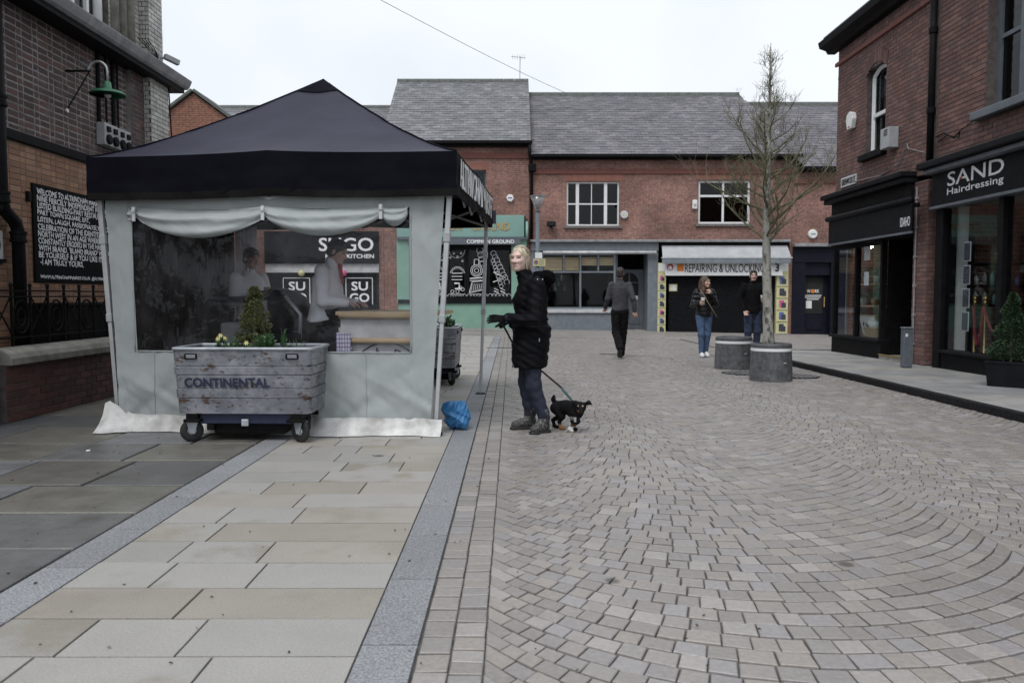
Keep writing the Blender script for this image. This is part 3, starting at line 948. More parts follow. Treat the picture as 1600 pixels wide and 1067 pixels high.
# ------------------------------------------------------------------ boundary wall and railings
BX = -4.95
bw = thing('boundary_wall', 'low dark brick boundary wall with a rounded stone coping', 'wall', (BX - .15, 9, 0))
core = part('wall_core', 'mortar_dark', bw, (BX - .3, BX, 7.75, 18, -.1, .56))
pieces(core, 'brick', 'brickwork', bricks((BX, 0, 0), (0, 1, 0), (1, 0, 0), 7.75, 18, .0, .56, bond='stretcher', zref=.005, proud=.007), 'brick_low')
y = 7.76
while y < 18:
    y2 = min(18, y + random.uniform(.75, .95))
    mm = MB()
    prof = [(-.36, 0), (.06, 0), (.06, .07), (.03, .12), (-.04, .155), (-.15, .17), (-.26, .155), (-.33, .12), (-.36, .07)]
    mm.prism(prof, (BX, y2 - .004, .562), (1, 0, 0), (0, 0, 1), y2 - y - .008)
    mm.build('coping_stone', 'stone', bw, bevel=.012)
    y = y2
gp_ = thing('gate_pier', 'dark brick gate pier with stone cap at the picture edge', 'gate pier', (BX - .2, 7.45, 0))
gc = part('pier_core', 'mortar_dark', gp_, (BX - .45, BX + .02, 7.1, 7.55, -.1, .92))
pieces(gc, 'brick', 'brickwork', bricks((BX + .02, 0, 0), (0, 1, 0), (1, 0, 0), 7.1, 7.55, 0, .92) + bricks((0, 7.1, 0), (1, 0, 0), (0, -1, 0), BX - .45, BX + .02, 0, .92), 'brick_low')
mm = MB(); mm.lathe([(.40, .0), (.40, .10), (.34, .16), (.2, .22), (.05, .24)], (BX - .21, 7.325, .925), 4); mm.build('pier_cap', 'stone', gp_, bevel=.02)

rl = thing('railing', 'black iron railing with ring and lattice pattern on the stone coping', 'railing', (BX - .15, 9, .72))
rx = BX - .15
for z_ in (1.30, 1.24, .82):
    mm = MB(); mm.bar((rx, 7.7, z_), (rx, 17.5, z_), .03, .018); mm.build('rail', 'black_iron', rl)
y = 7.8; k = 0
while y < 15.5:
    mm = MB(); mm.bar((rx, y, .70), (rx, y, 1.34), .022); mm.lathe([(.005, 0), (.022, .015), (.02, .035), (.004, .05)], (rx, y, 1.335), 8)
    mm.build('post', 'black_iron', rl)
    if k % 2 == 0:
        mm = MB()
        mm.bar((rx - .012, y, .83), (rx - .012, y + .32, 1.23), .012); mm.bar((rx + .012, y, 1.23), (rx + .012, y + .32, .83), .012)
        mm.build('lattice', 'black_iron', rl)
    else:
        mm = MB()
        n = 20
        mm.tube([(rx, y + .16 + .13 * math.cos(2 * math.pi * q / n), 1.03 + .17 * math.sin(2 * math.pi * q / n)) for q in range(n + 1)], .011, 6)
        mm.tube([(rx, y + .16 + .07 * math.cos(2 * math.pi * q / n), 1.03 + .09 * math.sin(2 * math.pi * q / n)) for q in range(n + 1)], .009, 6)
        mm.build('ring', 'black_iron', rl)
    y += .32; k += 1
# dark planting box and bin-like cabinets behind the railing
cab = thing('storage_cabinet', 'low black storage cabinet standing behind the iron railing', 'cabinet', (-5.85, 9.6, 0))
part('body', 'black_paint', cab, (-6.12, -5.55, 9.95, 12.9, 0, 1.12), bevel=.01)
part('lid', 'charcoal_paint', cab, (-6.15, -5.52, 9.92, 12.93, 1.12, 1.16), bevel=.01)
# ------------------------------------------------------------------ the row of shops across the end of the street
YF = 30.0
mat('awning_cloth', (.36, .37, .385), (.44, .45, .465), scale=3, rough=.8, tone=.1, tscale=2)
def X(px, Y=YF): return at(px, 400, Y).x
def Z(py, Y=YF): return at(800, py, Y).z

def holed(name, m, parent, x0, x1, z0, z1, y0, y1, holes):
    """wall slab between y0 and y1 with rectangular openings"""
    xs = sorted({x0, x1, *[h[0] for h in holes], *[h[1] for h in holes]})
    zs = sorted({z0, z1, *[h[2] for h in holes], *[h[3] for h in holes]})
    b = MB()
    for i in range(len(xs) - 1):
        for j in range(len(zs) - 1):
            cx, cz = (xs[i] + xs[i + 1]) / 2, (zs[j] + zs[j + 1]) / 2
            if not (x0 <= cx <= x1 and z0 <= cz <= z1): continue
            if any(h[0] < cx < h[1] and h[2] < cz < h[3] for h in holes): continue
            b.box(xs[i], xs[i + 1], y0, y1, zs[j], zs[j + 1])
    return b.build(name, m, parent)

def slates(parent, xe0, xe1, xr0, xr1, ye, ze, yr, zr, m, limit=300):
    sl = Vector((0, yr - ye, zr - ze)); ln = sl.length; S = sl.normalized(); N = Vector((0, -S.z, S.y))
    b = MB(); o = .03
    b.add([(xe0, ye, ze - o), (xe1, ye, ze - o), (xr1, yr, zr - o), (xr0, yr, zr - o), (xe0, ye, ze - .1), (xe1, ye, ze - .1), (xr1, yr, zr - .1), (xr0, yr, zr - .1)], BOXF)
    base = b.build('roof', 'charcoal_paint', parent)
    ex, w = .215, .285
    out = []
    rows = int(ln / ex)
    for r in range(rows + 1):
        s0 = r * ex - .05
        t = min(1, max(0, (s0 + .1) / ln))
        a, c = xe0 + (xr0 - xe0) * t, xe1 + (xr1 - xe1) * t
        x = a - (w / 2 if r % 2 else 0)
        hl = min(.34, ln - s0)
        if hl < .08: continue
        while x < c:
            xa, xb = max(x, a), min(x + w - .006, c)
            if xb - xa > .05:
                hw = round((xb - xa) / 2, 3)
                jit = random.choice((0, .004, .008)); dk = random.choice((0, .006, -.006))
                cen = Vector(((xa + xb) / 2, ye, ze)) + S * s0
                vs = [tuple(Vector((sx * hw, 0, 0)) + S * (dk if e == 0 else hl) + N * (n + (.012 + jit if e == 0 else 0))) for n in (-.008, .0) for sx, e in ((-1, 0), (1, 0), (1, 1), (-1, 1))]
                out.append((tuple(cen), vs, BOXF, (hw, round(hl, 3), jit, dk)))
            x += w
    pieces(base, 'slate', 'slate_courses', out, m, limit)
    x = xr0
    while x < xr1 - .1:
        x2 = min(xr1, x + .45)
        mm = MB()
        mm.prism([(.16, -.12), (.13, .0), (.06, .06), (-.06, .06), (-.13, .0), (-.16, -.12)], (x + .004, yr, zr + .02), (0, 1, 0), (0, 0, 1), x2 - x - .008)
        mm.build('ridge_tile', 'ridge_tile', base)
        x = x2
    # rear slope
    b = MB()
    b.add([(xr0, yr + .02, zr - .03), (xr1, yr + .02, zr - .03), (xe1, 2 * yr - ye, ze), (xe0, 2 * yr - ye, ze), (xr0, yr + .02, zr - .12), (xr1, yr + .02, zr - .12), (xe1, 2 * yr - ye, ze - .1), (xe0, 2 * yr - ye, ze - .1)], BOXF)
    b.build('rear_slope', 'slate', parent)
    return base

def shell(t, x0, x1, z1, zr, m='brick_far', yb=38.6):
    """sides, back and gable walls behind a front"""
    b = MB()
    for xa, xb in ((x0, x0 + .2), (x1 - .2, x1)):
        b.prism([(YF + .3, -.3), (yb, -.3), (yb, z1), (34.3, zr - .15), (YF + .3, z1)], (xa, 0, 0), (0, 1, 0), (0, 0, 1), xb - xa)
    b.box(x0 + .2, x1 - .2, yb - .2, yb, -.3, z1)
    b.build('gable_walls', 'brick_far', t)

def sash(t, x0, x1, z0, z1, y, bars_x, bars_z, m='white_paint', fw=.06, name='window', glass='window_glass', sill='sill_stone'):
    """window frame with glazing bars; the pane and the sill are its sub-parts"""
    b = MB()
    b.box(x0, x1, y, y + .08, z1 - fw, z1); b.box(x0, x1, y, y + .08, z0, z0 + fw)
    b.box(x0, x0 + fw, y, y + .08, z0 + fw, z1 - fw); b.box(x1 - fw, x1, y, y + .08, z0 + fw, z1 - fw)
    f = b.build(name, m, t)
    for xb, w in bars_x: part('glazing_bar', m, f, (xb - w / 2, xb + w / 2, y + .004, y + .07, z0 + fw, z1 - fw))
    for za, xa, xb, w in bars_z: part('glazing_bar', m, f, (xa, xb, y + .012, y + .066, za - w / 2, za + w / 2))
    part('pane', glass, f, (x0 + fw * .5, x1 - fw * .5, y + .036, y + .042, z0 + fw * .5, z1 - fw * .5))
    if sill: part('sill', sill, f, (x0 - .1, x1 + .1, y - .16, y + .1, z0 - .09, z0 - .002))
    return f

def room(t, x0, x1, z0, z1, y0, d=2.2, m='interior_dark'):
    b = MB()
    b.box(x0, x1, y0 + d, y0 + d + .05, z0, z1); b.box(x0 - .05, x0, y0, y0 + d, z0, z1); b.box(x1, x1 + .05, y0, y0 + d, z0, z1); b.box(x0, x1, y0, y0 + d, z1, z1 + .05)
    b.build('interior', m, t)
    part('interior_floor', 'interior_floor', t, (x0, x1, y0, y0 + d, z0 - .05, z0))

def soldier_arch(t, x0, x1, z, h=.26, y=YF):
    n = int((x1 - x0) / .075)
    it = []
    for k in range(n):
        x = x0 + (k + .5) * (x1 - x0) / n
        fl = (k + .5 - n / 2) / n * .22
        w = (x1 - x0) / n / 2 - .004
        it.append(((x, y - .004, z), [(-w, -.008, 0), (w, -.008, 0), (w, .02, 0), (-w, .02, 0), (-w * 1.1 + fl * h, -.008, h), (w * 1.1 + fl * h, -.008, h), (w * 1.1 + fl * h, .02, h), (-w * 1.1 + fl * h, .02, h)], BOXF, None))
    b = MB()
    for c, vs, fs, _ in it: b.add([Vector(c) + Vector(v) for v in vs], fs)
    b.build('brick_arch', 'brick_arch', t)

ZA, ZC, ZD = Z(222), Z(243), Z(262)
xA0, xA1, xC1, xD1 = X(600), X(827), X(1236), 16.0
ZRA, ZRC, ZRD = at(800, 127, 34.3).z, at(800, 148, 34.3).z, at(800, 163, 34.3).z

# --- building with the mint shopfront
A = thing('cafe_building', 'brick house with tall slate roof above the mint green cafe front', 'building', ((xA0 + xA1) / 2, YF, 0))
wx0, wx1, wz0, wz1 = X(722), X(760), Z(331), Z(266)
sx0, sx1, sz1 = X(622), X(821), Z(338)
wallA = holed('wall', 'brick_far', A, xA0, xA1 - .01, -.3, ZA + .02, YF, YF + .3, [(wx0, wx1, wz0, wz1), (sx0, sx1, -.3, sz1)])
shell(A, xA0, xA1 - .01, ZA, ZRA)
slates(A, xA0 - .05, xA1 + .05, xA0 - .05, xA1 + .05, YF - .28, ZA, 34.3, ZRA, 'slate_green')
part('gutter', 'black_paint', A, (xA0 - .05, xA1 + .1, YF - .42, YF - .28, ZA - .13, ZA - .01), bevel=.02)
part('fascia_board', 'black_paint', A, (xA0, xA1 + .05, YF - .24, YF - .005, ZA - .2, ZA - .05))
part('dentil_course', 'terracotta_trim', A, (xA0 + .01, xA1 - .02, YF - .07, YF - .004, Z(248), Z(240)))
sash(A, wx0, wx1, wz0, wz1, YF + .1, [((wx0 + wx1) / 2 - .1, .09)], [((wz0 + wz1) / 2, wx0, wx1, .05)], m='slate_grey_paint', glass='window_glass')
part('curtain', 'white_paint', A, (wx0 + .05, wx1 - .05, YF + .34, YF + .36, wz0, wz1))
soldier_arch(A, wx0 - .12, wx1 + .12, wz1 + .02)
# shop
part('stall_riser', 'mint_paint', A, (sx0, sx1, YF - .06, YF + .1, -.2, Z(474)), bevel=.01)
part('pilaster', 'mint_paint', A, (X(799), sx1 + .04, YF - .10, YF + .1, Z(474) + .002, Z(372)), bevel=.01)
part('pilaster', 'mint_paint', A, (sx0 - .04, X(640), YF - .10, YF + .1, Z(474) + .002, Z(372)), bevel=.01)
part('window_sill', 'charcoal_paint', A, (sx0, sx1, YF - .12, YF + .1, Z(474) + .002, Z(468)))
room(A, sx0, sx1, -.1, Z(385), YF + .2)
part('lintel', 'charcoal_paint', A, (X(640), X(799), YF - .05, YF + .1, Z(388), Z(378)))
xs_ = [X(640), X(668), X(699), X(729), X(762), X(799)]
for i in range(5):
    f = sash(A, xs_[i] + .01, xs_[i + 1] - .01, Z(468) + .004, Z(388) - .004, YF - .02, [], [], m='charcoal_paint', fw=.075, name='shop_window', glass='shop_glass', sill=None)
    # white line drawings on the glass: a round badge, a steam engine, a tree of curls
    d = MB(); yy = YF - .03
    x0, x1 = xs_[i] + .1, xs_[i + 1] - .1; cx = (x0 + x1) / 2; z0 = Z(468) + .1; w = x1 - x0
    def ring(x, z, r, t=.014, a0=0, a1=2 * math.pi, n=18):
        d.tube([(x + r * math.cos(a0 + (a1 - a0) * k / n), yy, z + r * math.sin(a0 + (a1 - a0) * k / n)) for k in range(n + 1)], t * .62, 4)
    def ln(*p, t=.012): d.tube([(a, yy, c) for a, c in p], t * .62, 4)
    rr = random.Random(i + 3)
    for k in range(6): ring(x0 + w * k / 5, z0 + .02, .09, .011, 0, math.pi)
    if i == 3:
        c = (cx - .02, z0 + .98)
        for r in (.22, .16, .08): ring(*c, r, .018)
        ln((c[0] - .09, c[1] + .22), (c[0] - .08, c[1] + .42), (c[0] + .08, c[1] + .42), (c[0] + .09, c[1] + .22), t=.03)
        ln((x0 + .02, z0 + .68), (x1 - .02, z0 + .72), t=.035); ln((x0 + .02, z0 + .60), (x1 - .02, z0 + .62), t=.02)
        ln((x0, z0 + .15), (x0 + .1, z0 + .55), (x1 - .05, z0 + .60), (x1, z0 + .28), (x0, z0 + .15), t=.022)
        for k in range(7): ln((x0 + .12 + k * w * .12, z0 + .50), (x0 + .06 + k * w * .125, z0 + .20 + .012 * k), t=.014)
        for k in range(4): ring(x1 - .1 - .03 * k, z0 + 1.25 + k * .16, .09 + .01 * k)
    elif i == 4:
        for k in range(9):
            q = k / 8
            ring(x0 + .12 + w * .72 * q, z0 + 1.6 - 1.05 * q + .06 * rr.random(), .10, .012, -.6, 4.2)
            ring(x0 + .10 + w * .45 * q, z0 + 1.35 - .95 * q, .07, .011)
        ln((x0 + .1, z0 + .55), (x1 - .12, z0 + .72), (x0 + .12, z0 + .92), t=.03)
        for q in (.2, .55): ln((x0 + w * q, z0 + .22), (x0 + w * (q + .25), z0 + .14), t=.03); ln((x0 + w * q, z0 + .32), (x0 + w * (q + .25), z0 + .24), t=.02)
    else:
        ring(cx + .02, z0 + .85, .27, .014, .1, 3.0); ring(cx + .02, z0 + .85, .22, .012, .2, 2.9)
        for k in range(3): ln((cx - .2, z0 + .88 - .12 * k), (cx + .2, z0 + .88 - .12 * k), t=.022)
        ln((cx - .1, z0 + .5), (cx + .08, z0 + .5), (cx + .1, z0 + .3), (cx - .08, z0 + .3), t=.05)
        for k in range(5): ring(x0 + .08 + rr.random() * w * .8, z0 + .15 + rr.random() * .2, .06); ring(x0 + w * rr.random(), z0 + 1.3 + .35 * rr.random(), .03)
        ring(cx, z0 + 1.75, .3, .01, math.pi, 2 * math.pi)
    d.build('window_drawing', 'chalk', f)
fa = part('fascia', 'mint_sign', A, (sx0 - .02, X(819), YF - .16, YF + .1, Z(371), Z(337)), bevel=.01)
part('fascia_shade_strip', 'slate_grey_paint', A, (sx0 - .02, X(821), YF - .2, YF - .05, Z(375), Z(371) - .003))  # grey strip stands in for the dark shadow line under the sign board
text(fa, 'lettering', 'COMMON', (X(660), YF - .16, Z(361)), (1, 0, 0), (0, 0, 1), X(722) - X(660), Z(349) - Z(361), 'gold', depth=.02, bold=.008)
text(fa, 'lettering', 'GROUND', (X(738), YF - .16, Z(361)), (1, 0, 0), (0, 0, 1), X(796) - X(738), Z(349) - Z(361), 'gold', depth=.02, bold=.008)
aw = part('awning_strip', 'slate_grey_paint', A, (X(640), X(813), YF - .34, YF - .30, Z(383), Z(375) - .003))
part('awning_box', 'charcoal_paint', A, (X(640), X(813), YF - .30, YF - .06, Z(378), Z(375) - .01))
text(aw, 'lettering', 'COMMON GROUND', (X(730), YF - .34, Z(381.5)), (1, 0, 0), (0, 0, 1), X(803) - X(730), Z(376) - Z(381.5), 'white_paint', depth=.006, bold=.012)
mm = MB(); mm.lathe([(.02, -.05), (.38, -.04), (.40, 0), (.38, .04), (.02, .05)], (X(823), YF - .28, Z(361)), 24, axis=(1, 0, 0), sx=1, sy=.75); mm.build('hanging_sign', 'mint_sign', A)
part('sign_bracket', 'black_iron', A, (X(823) - .015, X(823) + .015, YF - .3, YF, Z(344) - .02, Z(344) + .02))

# --- building C: white windows over a grey shop and a shuttered phone shop
C = thing('brick_terrace', 'long brick terrace with slate roof, white windows, grey shop and closed shutter', 'building', ((xA1 + xC1) / 2, YF, 0))
w1 = (X(885), X(967), Z(353), Z(284)); w2 = (X(1090), X(1171), Z(350), Z(282))
g0, g1 = X(830), X(1028)
p0, p1 = X(1030), X(1232)
zt = Z(376)
wallC = holed('wall', 'brick_far', C, xA1 + .01, xC1, -.4, ZC + .02, YF, YF + .3, [w1, w2, (g0, p1, -.4, zt)])
shell(C, xA1 + .01, X(1150, 34.3) - .06, ZC, ZRC)
slates(C, xA1 + .07, X(1246), xA1 + .07, X(1150, 34.3), YF - .28, ZC, 34.3, ZRC, 'slate')
part('gutter', 'black_paint', C, (xA1 + .12, X(1246), YF - .42, YF - .28, ZC - .13, ZC - .01), bevel=.02)
part('fascia_board', 'black_paint', C, (xA1 + .07, X(1240), YF - .24, YF - .005, ZC - .17, ZC - .05))
part('dentil_course', 'terracotta_trim', C, (xA1 + .03, xC1 - .02, YF - .06, YF - .004, Z(272), Z(265)))
for w_, bx in ((w1, 1), (w2, 0)):
    x0, x1, z0, z1 = w_
    if bx:
        f = sash(C, x0, x1, z0, z1, YF + .08, [(X(902), .12), (X(946), .12), (X(924), .03)], [((z0 + z1) / 2, x0, x1, .05)])
    else:
        f = sash(C, x0, x1, z0, z1, YF + .08, [((x0 + x1) / 2 - .03, .08)], [(Z(306), x0, x1, .08)], fw=.08)
    soldier_arch(C, x0 - .12, x1 + .12, z1 + .02, .3)
    room(C, x0, x1, z0, z1, YF + .25, 1.2)
# grey shop
part('cornice', 'lead', C, (g0 - .05, p1, YF - .26, YF + .05, Z(379), zt + .02), bevel=.015)
part('fascia', 'grey_paint', C, (g0, g1, YF - .12, YF + .1, Z(392), Z(379) - .003))
mm = MB(); mm.tube([(X(848), YF - .2, Z(395)), (X(1024), YF - .2, Z(395))], .06, 10); mm.build('awning_roller', 'dirty_white', C, smooth=True)
part('pilaster', 'grey_paint', C, (g0, X(846), YF - .07, YF + .1, -.35, Z(392) - .003), bevel=.012)
part('pilaster', 'grey_paint', C, (X(1012), g1, YF - .07, YF + 1.0, -.35, Z(392) - .003), bevel=.012)
part('stall_riser', 'grey_paint', C, (X(846) + .003, X(962), YF - .03, YF + .12, -.35, Z(489)), bevel=.008)
part('window_sill', 'dirty_white', C, (X(846) + .003, X(964), YF - .10, YF + .12, Z(489) + .003, Z(483)), bevel=.01)
f = sash(C, X(846) + .003, X(962), Z(483) + .004, Z(396), YF, [(X(907), .07)], [(Z(425), X(847), X(961), .06)], m='grey_paint', fw=.07, name='shop_window', glass='shop_glass', sill=None)
for a in (881, 935): part('glazing_bar', 'grey_paint', f, (X(a) - .03, X(a) + .03, YF + .005, YF + .07, Z(425) + .03, Z(396) - .07))
for a, c, zb in ((850, 879, 423), (883, 905, 423), (909, 933, 415), (937, 960, 415)):
    n = 5
    bl = thing  # slatted timber blinds behind the top lights
    for k in range(n):
        za = Z(402) - (Z(402) - Z(zb)) * (k + 1) / n; zb_ = Z(402) - (Z(402) - Z(zb)) * k / n
        part('blind_slat', 'wood', f, (X(a), X(c), YF + .12, YF + .135, za + .008, zb_))
room(C, X(846) + .06, X(962), -.3, Z(393), YF + .25, m='interior_dark')
part('bar_counter', 'print_dark', C, (X(850), X(950), YF + 1.2, YF + 1.6, -.25, .8))
for k in range(7):
    mm = MB(); zc = Z(455) + .2 * (k % 3)
    mm.lathe([(.05, 0), (.05, .18), (.02, .24), (.02, .30)], (X(855 + k * 5), YF + .9 + .1 * (k % 2), zc), 8); mm.build('bottle', 'steel' if k % 2 else 'green_enamel', C, smooth=True)
part('shelf', 'black_paint', C, (X(850), X(893), YF + .8, YF + 1.1, Z(455) - .03, Z(455) - .002), (X(850), X(893), YF + .8, YF + 1.1, Z(455) + .17, Z(455) + .198), (X(850), X(893), YF + .8, YF + 1.1, Z(455) + .37, Z(455) + .398))
# recessed panelled door
dy = YF + .9
dr = part('door', 'slate_grey_paint', C, (X(966), X(1012) - .003, dy, dy + .05, -.2, Z(420)))
part('transom_light', 'window_glass', C, (X(966), X(1012) - .003, dy + .01, dy + .03, Z(419), Z(396)))
part('recess_ceiling', 'slate_grey_paint', C, (X(962), X(1012), YF + .1, dy + .2, Z(396), Z(393)))
part('recess_side', 'slate_grey_paint', C, (X(962) + .003, X(966) - .003, YF + .13, dy + .1, -.35, Z(396)))
part('door_step', 'stone', C, (X(966), X(1011), YF - .1, dy, -.35, -.06))
for a, c in ((972, 988), (990, 1006)): part('door_panel', 'slate_grey_paint', dr, (X(a), X(c), dy - .02, dy - .002, .15, .95), bevel=.012)
ga = [(X(974), Z(463)), (X(1004), Z(463)), (X(1004), Z(441))] + [(X(989) + (X(1004) - X(989)) * math.cos(math.pi * k / 12), Z(441) + .38 * math.sin(math.pi * k / 12)) for k in range(1, 12)] + [(X(974), Z(441))]
MB().prism(ga, (0, dy - .006, 0), (1, 0, 0), (0, 0, 1), .004).build('door_light', 'interior_dark', dr)
part('door_bar', 'slate_grey_paint', dr, (X(989) - .02, X(989) + .02, dy - .022, dy - .012, Z(463), Z(441) + .38), (X(974), X(1004), dy - .02, dy - .0125, Z(441) - .015, Z(441) + .015))
part('letter_plate', 'white_paint', dr, (X(997), X(1003), dy - .024, dy - .014, Z(468), Z(462)))
# phone shop behind a roller shutter
part('awning_fascia', 'black_paint', C, (p0, p1, YF - .10, YF + .1, Z(386), Z(379) - .003))
mm = MB()
mm.add([(X(1033), YF - .12, Z(384)), (X(1228), YF - .12, Z(384)), (X(1230), YF - .42, Z(402)), (X(1032), YF - .42, Z(402)), (X(1033), YF - .12, Z(384) - .02), (X(1228), YF - .12, Z(384) - .02), (X(1230), YF - .42, Z(402) - .02), (X(1032), YF - .42, Z(402) - .02)], BOXF)
aw = mm.build('awning', 'awning_cloth', C)
part('awning_bar', 'white_paint', aw, (X(1030), X(1232), YF - .46, YF - .40, Z(404), Z(402) - .024))
nn = 26
def scal(u): return abs(math.sin(u * nn * math.pi)) ** .6 * .045
mm = MB(); mm.grid(lambda u, v: (X(1031) + (X(1229) - X(1031)) * u, YF - .44 - .02 * v, Z(404) - (Z(404) - Z(411)) * v - (scal(u) if v > .9 else 0)), nn * 8, 3); mm.build('awning_valance', 'grey_paint', aw)
sgn = part('shop_sign', 'white_paint', C, (X(1038), X(1220), YF - .26, YF + .05, Z(431), Z(405.5)), bevel=.01)
ys_ = YF - .26
text(sgn, 'lettering', 'REPAIRING & UNLOCKING', (X(1068), ys_, Z(426)), (1, 0, 0), (0, 0, 1), X(1191) - X(1068), Z(413) - Z(426), 'print_dark', depth=.005, bold=.005)
text(sgn, 'lettering', '3', (X(1208), ys_, Z(425)), (1, 0, 0), (0, 0, 1), .12, Z(413) - Z(425), 'print_dark', depth=.005, bold=.03)
mm = MB(); n = 24; cx, cz = X(1045), Z(418.5)
mm.tube([(cx + .10 * math.cos(2 * math.pi * k / n), ys_ - .006, cz + .10 * math.sin(2 * math.pi * k / n)) for k in range(n + 1)], [.022 + .012 * math.sin(2 * math.pi * k / n) for k in range(n + 1)], 6); mm.build('ring_emblem', 'red_paint', sgn, smooth=True)
part('orange_emblem', 'print_orange', sgn, (X(1056), X(1066), ys_ - .012, ys_ - .002, Z(424), Z(413)))
shx0, shx1 = X(1046), X(1213)
sht = part('shutter', 'navy_paint', C, (shx0, shx1, YF + .06, YF + .09, -.3, Z(431)))
for k in range(28):
    za = -.12 + k * (Z(432) + .12) / 28; h = (Z(432) + .12) / 28
    mm = MB(); mm.prism([(0, .004), (-.022, .015), (-.03, h * .5), (-.022, h - .015), (0, h - .004)], (shx0 + .01, YF + .06, za), (0, 1, 0), (0, 0, 1), shx1 - shx0 - .02)
    mm.build('shutter_slat', 'charcoal_paint', sht)
part('shutter_notice', 'yellow_poster', sht, (X(1042) + .1, X(1058) + .02, YF + .02, YF + .028, Z(455), Z(444)))
part('notice_sheet', 'white_paint', sht, (X(1044) + .1, X(1056) + .02, YF + .014, YF + .019, Z(453.5), Z(445.5)))
for s, (a, c) in enumerate(((1027.5, 1040), (1212.5, 1231))):
    pp = part('poster_panel', 'yellow_poster', C, (X(a), X(c), YF - .12, YF + .04, -.25, Z(411)), bevel=.006)
    part('poster_header', 'white_paint', pp, (X(a) + .02, X(c) - .02, YF - .128, YF - .1215, Z(424), Z(412)))
    for k in range(5 if s else 7):
        zc = Z(428) - (Z(428) + .15) * (k + .5) / (5 if s else 7)
        hh = .15 if s else .10; ww = (X(c) - X(a)) * .3; mxx = (X(a) + X(c)) / 2
        col = ['print_pink', 'print_dark', 'print_blue', 'print_dark', 'print_pink', 'print_blue', 'print_dark'][(k + s * 2) % 7]
        part('printed_gadget', col, pp, (mxx - ww * .8, mxx + ww * .55, YF - .130, YF - .1215, zc - hh, zc + hh * .8))
        part('printed_gadget', 'print_dark', pp, (mxx - ww * .2, mxx + ww * 1.05, YF - .134, YF - .1305, zc - hh * 1.05, zc + hh * .2))
        part('panel_rule', 'print_dark', pp, (X(a) + .02, X(c) - .02, YF - .127, YF - .1215, zc - hh * 1.75, zc - hh * 1.6))
# --- building D
D = thing('corner_terrace', 'brick end of terrace with lower slate roof over a navy shopfront door', 'building', ((xC1 + xD1) / 2, YF, 0))
n0, n1 = X(1238), X(1330)
holed('wall', 'brick_far', D, xC1 + .01, xD1, -.5, ZD + .02, YF, YF + .3, [(n0, n1, -.5, Z(381))])
shell(D, xC1 + .01, xD1, ZD, ZRD)
slates(D, X(1249), xD1, X(1150, 34.3) + .03, xD1, YF - .28, ZD, 34.3, ZRD, 'slate')
part('gutter', 'black_paint', D, (X(1249), xD1, YF - .42, YF - .28, ZD - .13, ZD - .01), bevel=.02)
part('fascia_board', 'black_paint', D, (X(1246), xD1, YF - .24, YF - .005, ZD - .17, ZD - .05))
part('dentil_course', 'terracotta_trim', D, (xC1 + .05, xD1, YF - .06, YF - .004, Z(287), Z(281)))
part('shop_cornice', 'lead', D, (n0, n1, YF - .28, YF + .05, Z(386), Z(381)), bevel=.015)
part('fascia', 'navy_paint', D, (n0, n1, YF - .1, YF + .1, Z(410), Z(386) - .003))
part('pilaster', 'navy_paint', D, (n0, X(1258), YF - .08, YF + .3, -.5, Z(410) - .003), bevel=.01)
part('pilaster', 'navy_paint', D, (X(1298), n1, YF - .08, YF + .3, -.5, Z(410) - .003), bevel=.01)
part('plinth', 'navy_paint', D, (n0 - .02, X(1258) + .02, YF - .13, YF - .084, -.5, .05))
part('door_head', 'navy_paint', D, (X(1258) + .003, X(1298) - .003, YF + .02, YF + .2, Z(430), Z(410) - .003))
dr = part('door', 'navy_paint', D, (X(1258) + .003, X(1298) - .003, YF + .22, YF + .28, -.45, Z(430) - .003))
part('door_glass', 'interior_dark', dr, (X(1261), X(1290), YF + .205, YF + .214, Z(490), Z(434)))
part('door_panel', 'navy_paint', dr, (X(1262), X(1289), YF + .195, YF + .217, -.05, Z(500)), bevel=.012)
text(dr, 'lettering', 'W', (X(1265), YF + .205, Z(457.5)), (1, 0, 0), (0, 0, 1), .13, .12, 'chalk', depth=.004, bold=.004)
text(dr, 'lettering', 'RK', (X(1277.5), YF + .205, Z(457.5)), (1, 0, 0), (0, 0, 1), .16, .12, 'chalk', depth=.004, bold=.004)
mm = MB(); mm.lathe([(.075, 0), (.075, .005)], (X(1274), YF + .198, Z(455)), 18, axis=(0, -1, 0)); mm.build('door_emblem', 'print_orange', dr)
for k, (a, c) in enumerate(((1261, 1288), (1262, 1287), (1265, 1284))): part('door_lettering', 'chalk', dr, (X(a), X(c), YF + .199, YF + .204, Z(462.3 + 3 * k), Z(461 + 3 * k)))
part('door_notice', 'white_paint', dr, (X(1264), X(1273), YF + .198, YF + .204, Z(482), Z(470)))
part('door_handle', 'brass', dr, (X(1291), X(1293), YF + .15, YF + .19, Z(480), Z(464)), bevel=.008)

# --- building B: pasta shop seen through the tent window, lower roof
xB0 = -15.0
B = thing('pasta_shop_building', 'brick terrace with lower slate roof over the dark pasta kitchen shop', 'building', ((xB0 + xA0) / 2, YF, 0))
q0, q1 = X(415), X(592)
ZB = Z(250); ZRB = at(800, 168, 34.3).z
holed('wall', 'brick_far', B, xB0, xA0 - .01, -.3, ZB + .02, YF, YF + .3, [(q0, q1, -.3, Z(362))])
shell(B, xB0, xA0 - .01, ZB, ZRB)
slates(B, xB0, xA0 - .07, xB0, xA0 - .07, YF - .28, ZB, 34.3, ZRB, 'slate_green')
part('gutter', 'black_paint', B, (xB0, xA0 - .08, YF - .42, YF - .28, ZB - .13, ZB - .01))
fa = part('fascia', 'charcoal_paint', B, (q0, q1, YF - .15, YF + .1, Z(412), Z(362)), bevel=.01)
text(fa, 'lettering', 'SUGO', (X(500), YF - .15, Z(393)), (1, 0, 0), (0, 0, 1), X(584) - X(500), Z(373) - Z(393), 'chalk', depth=.01, bold=.02)
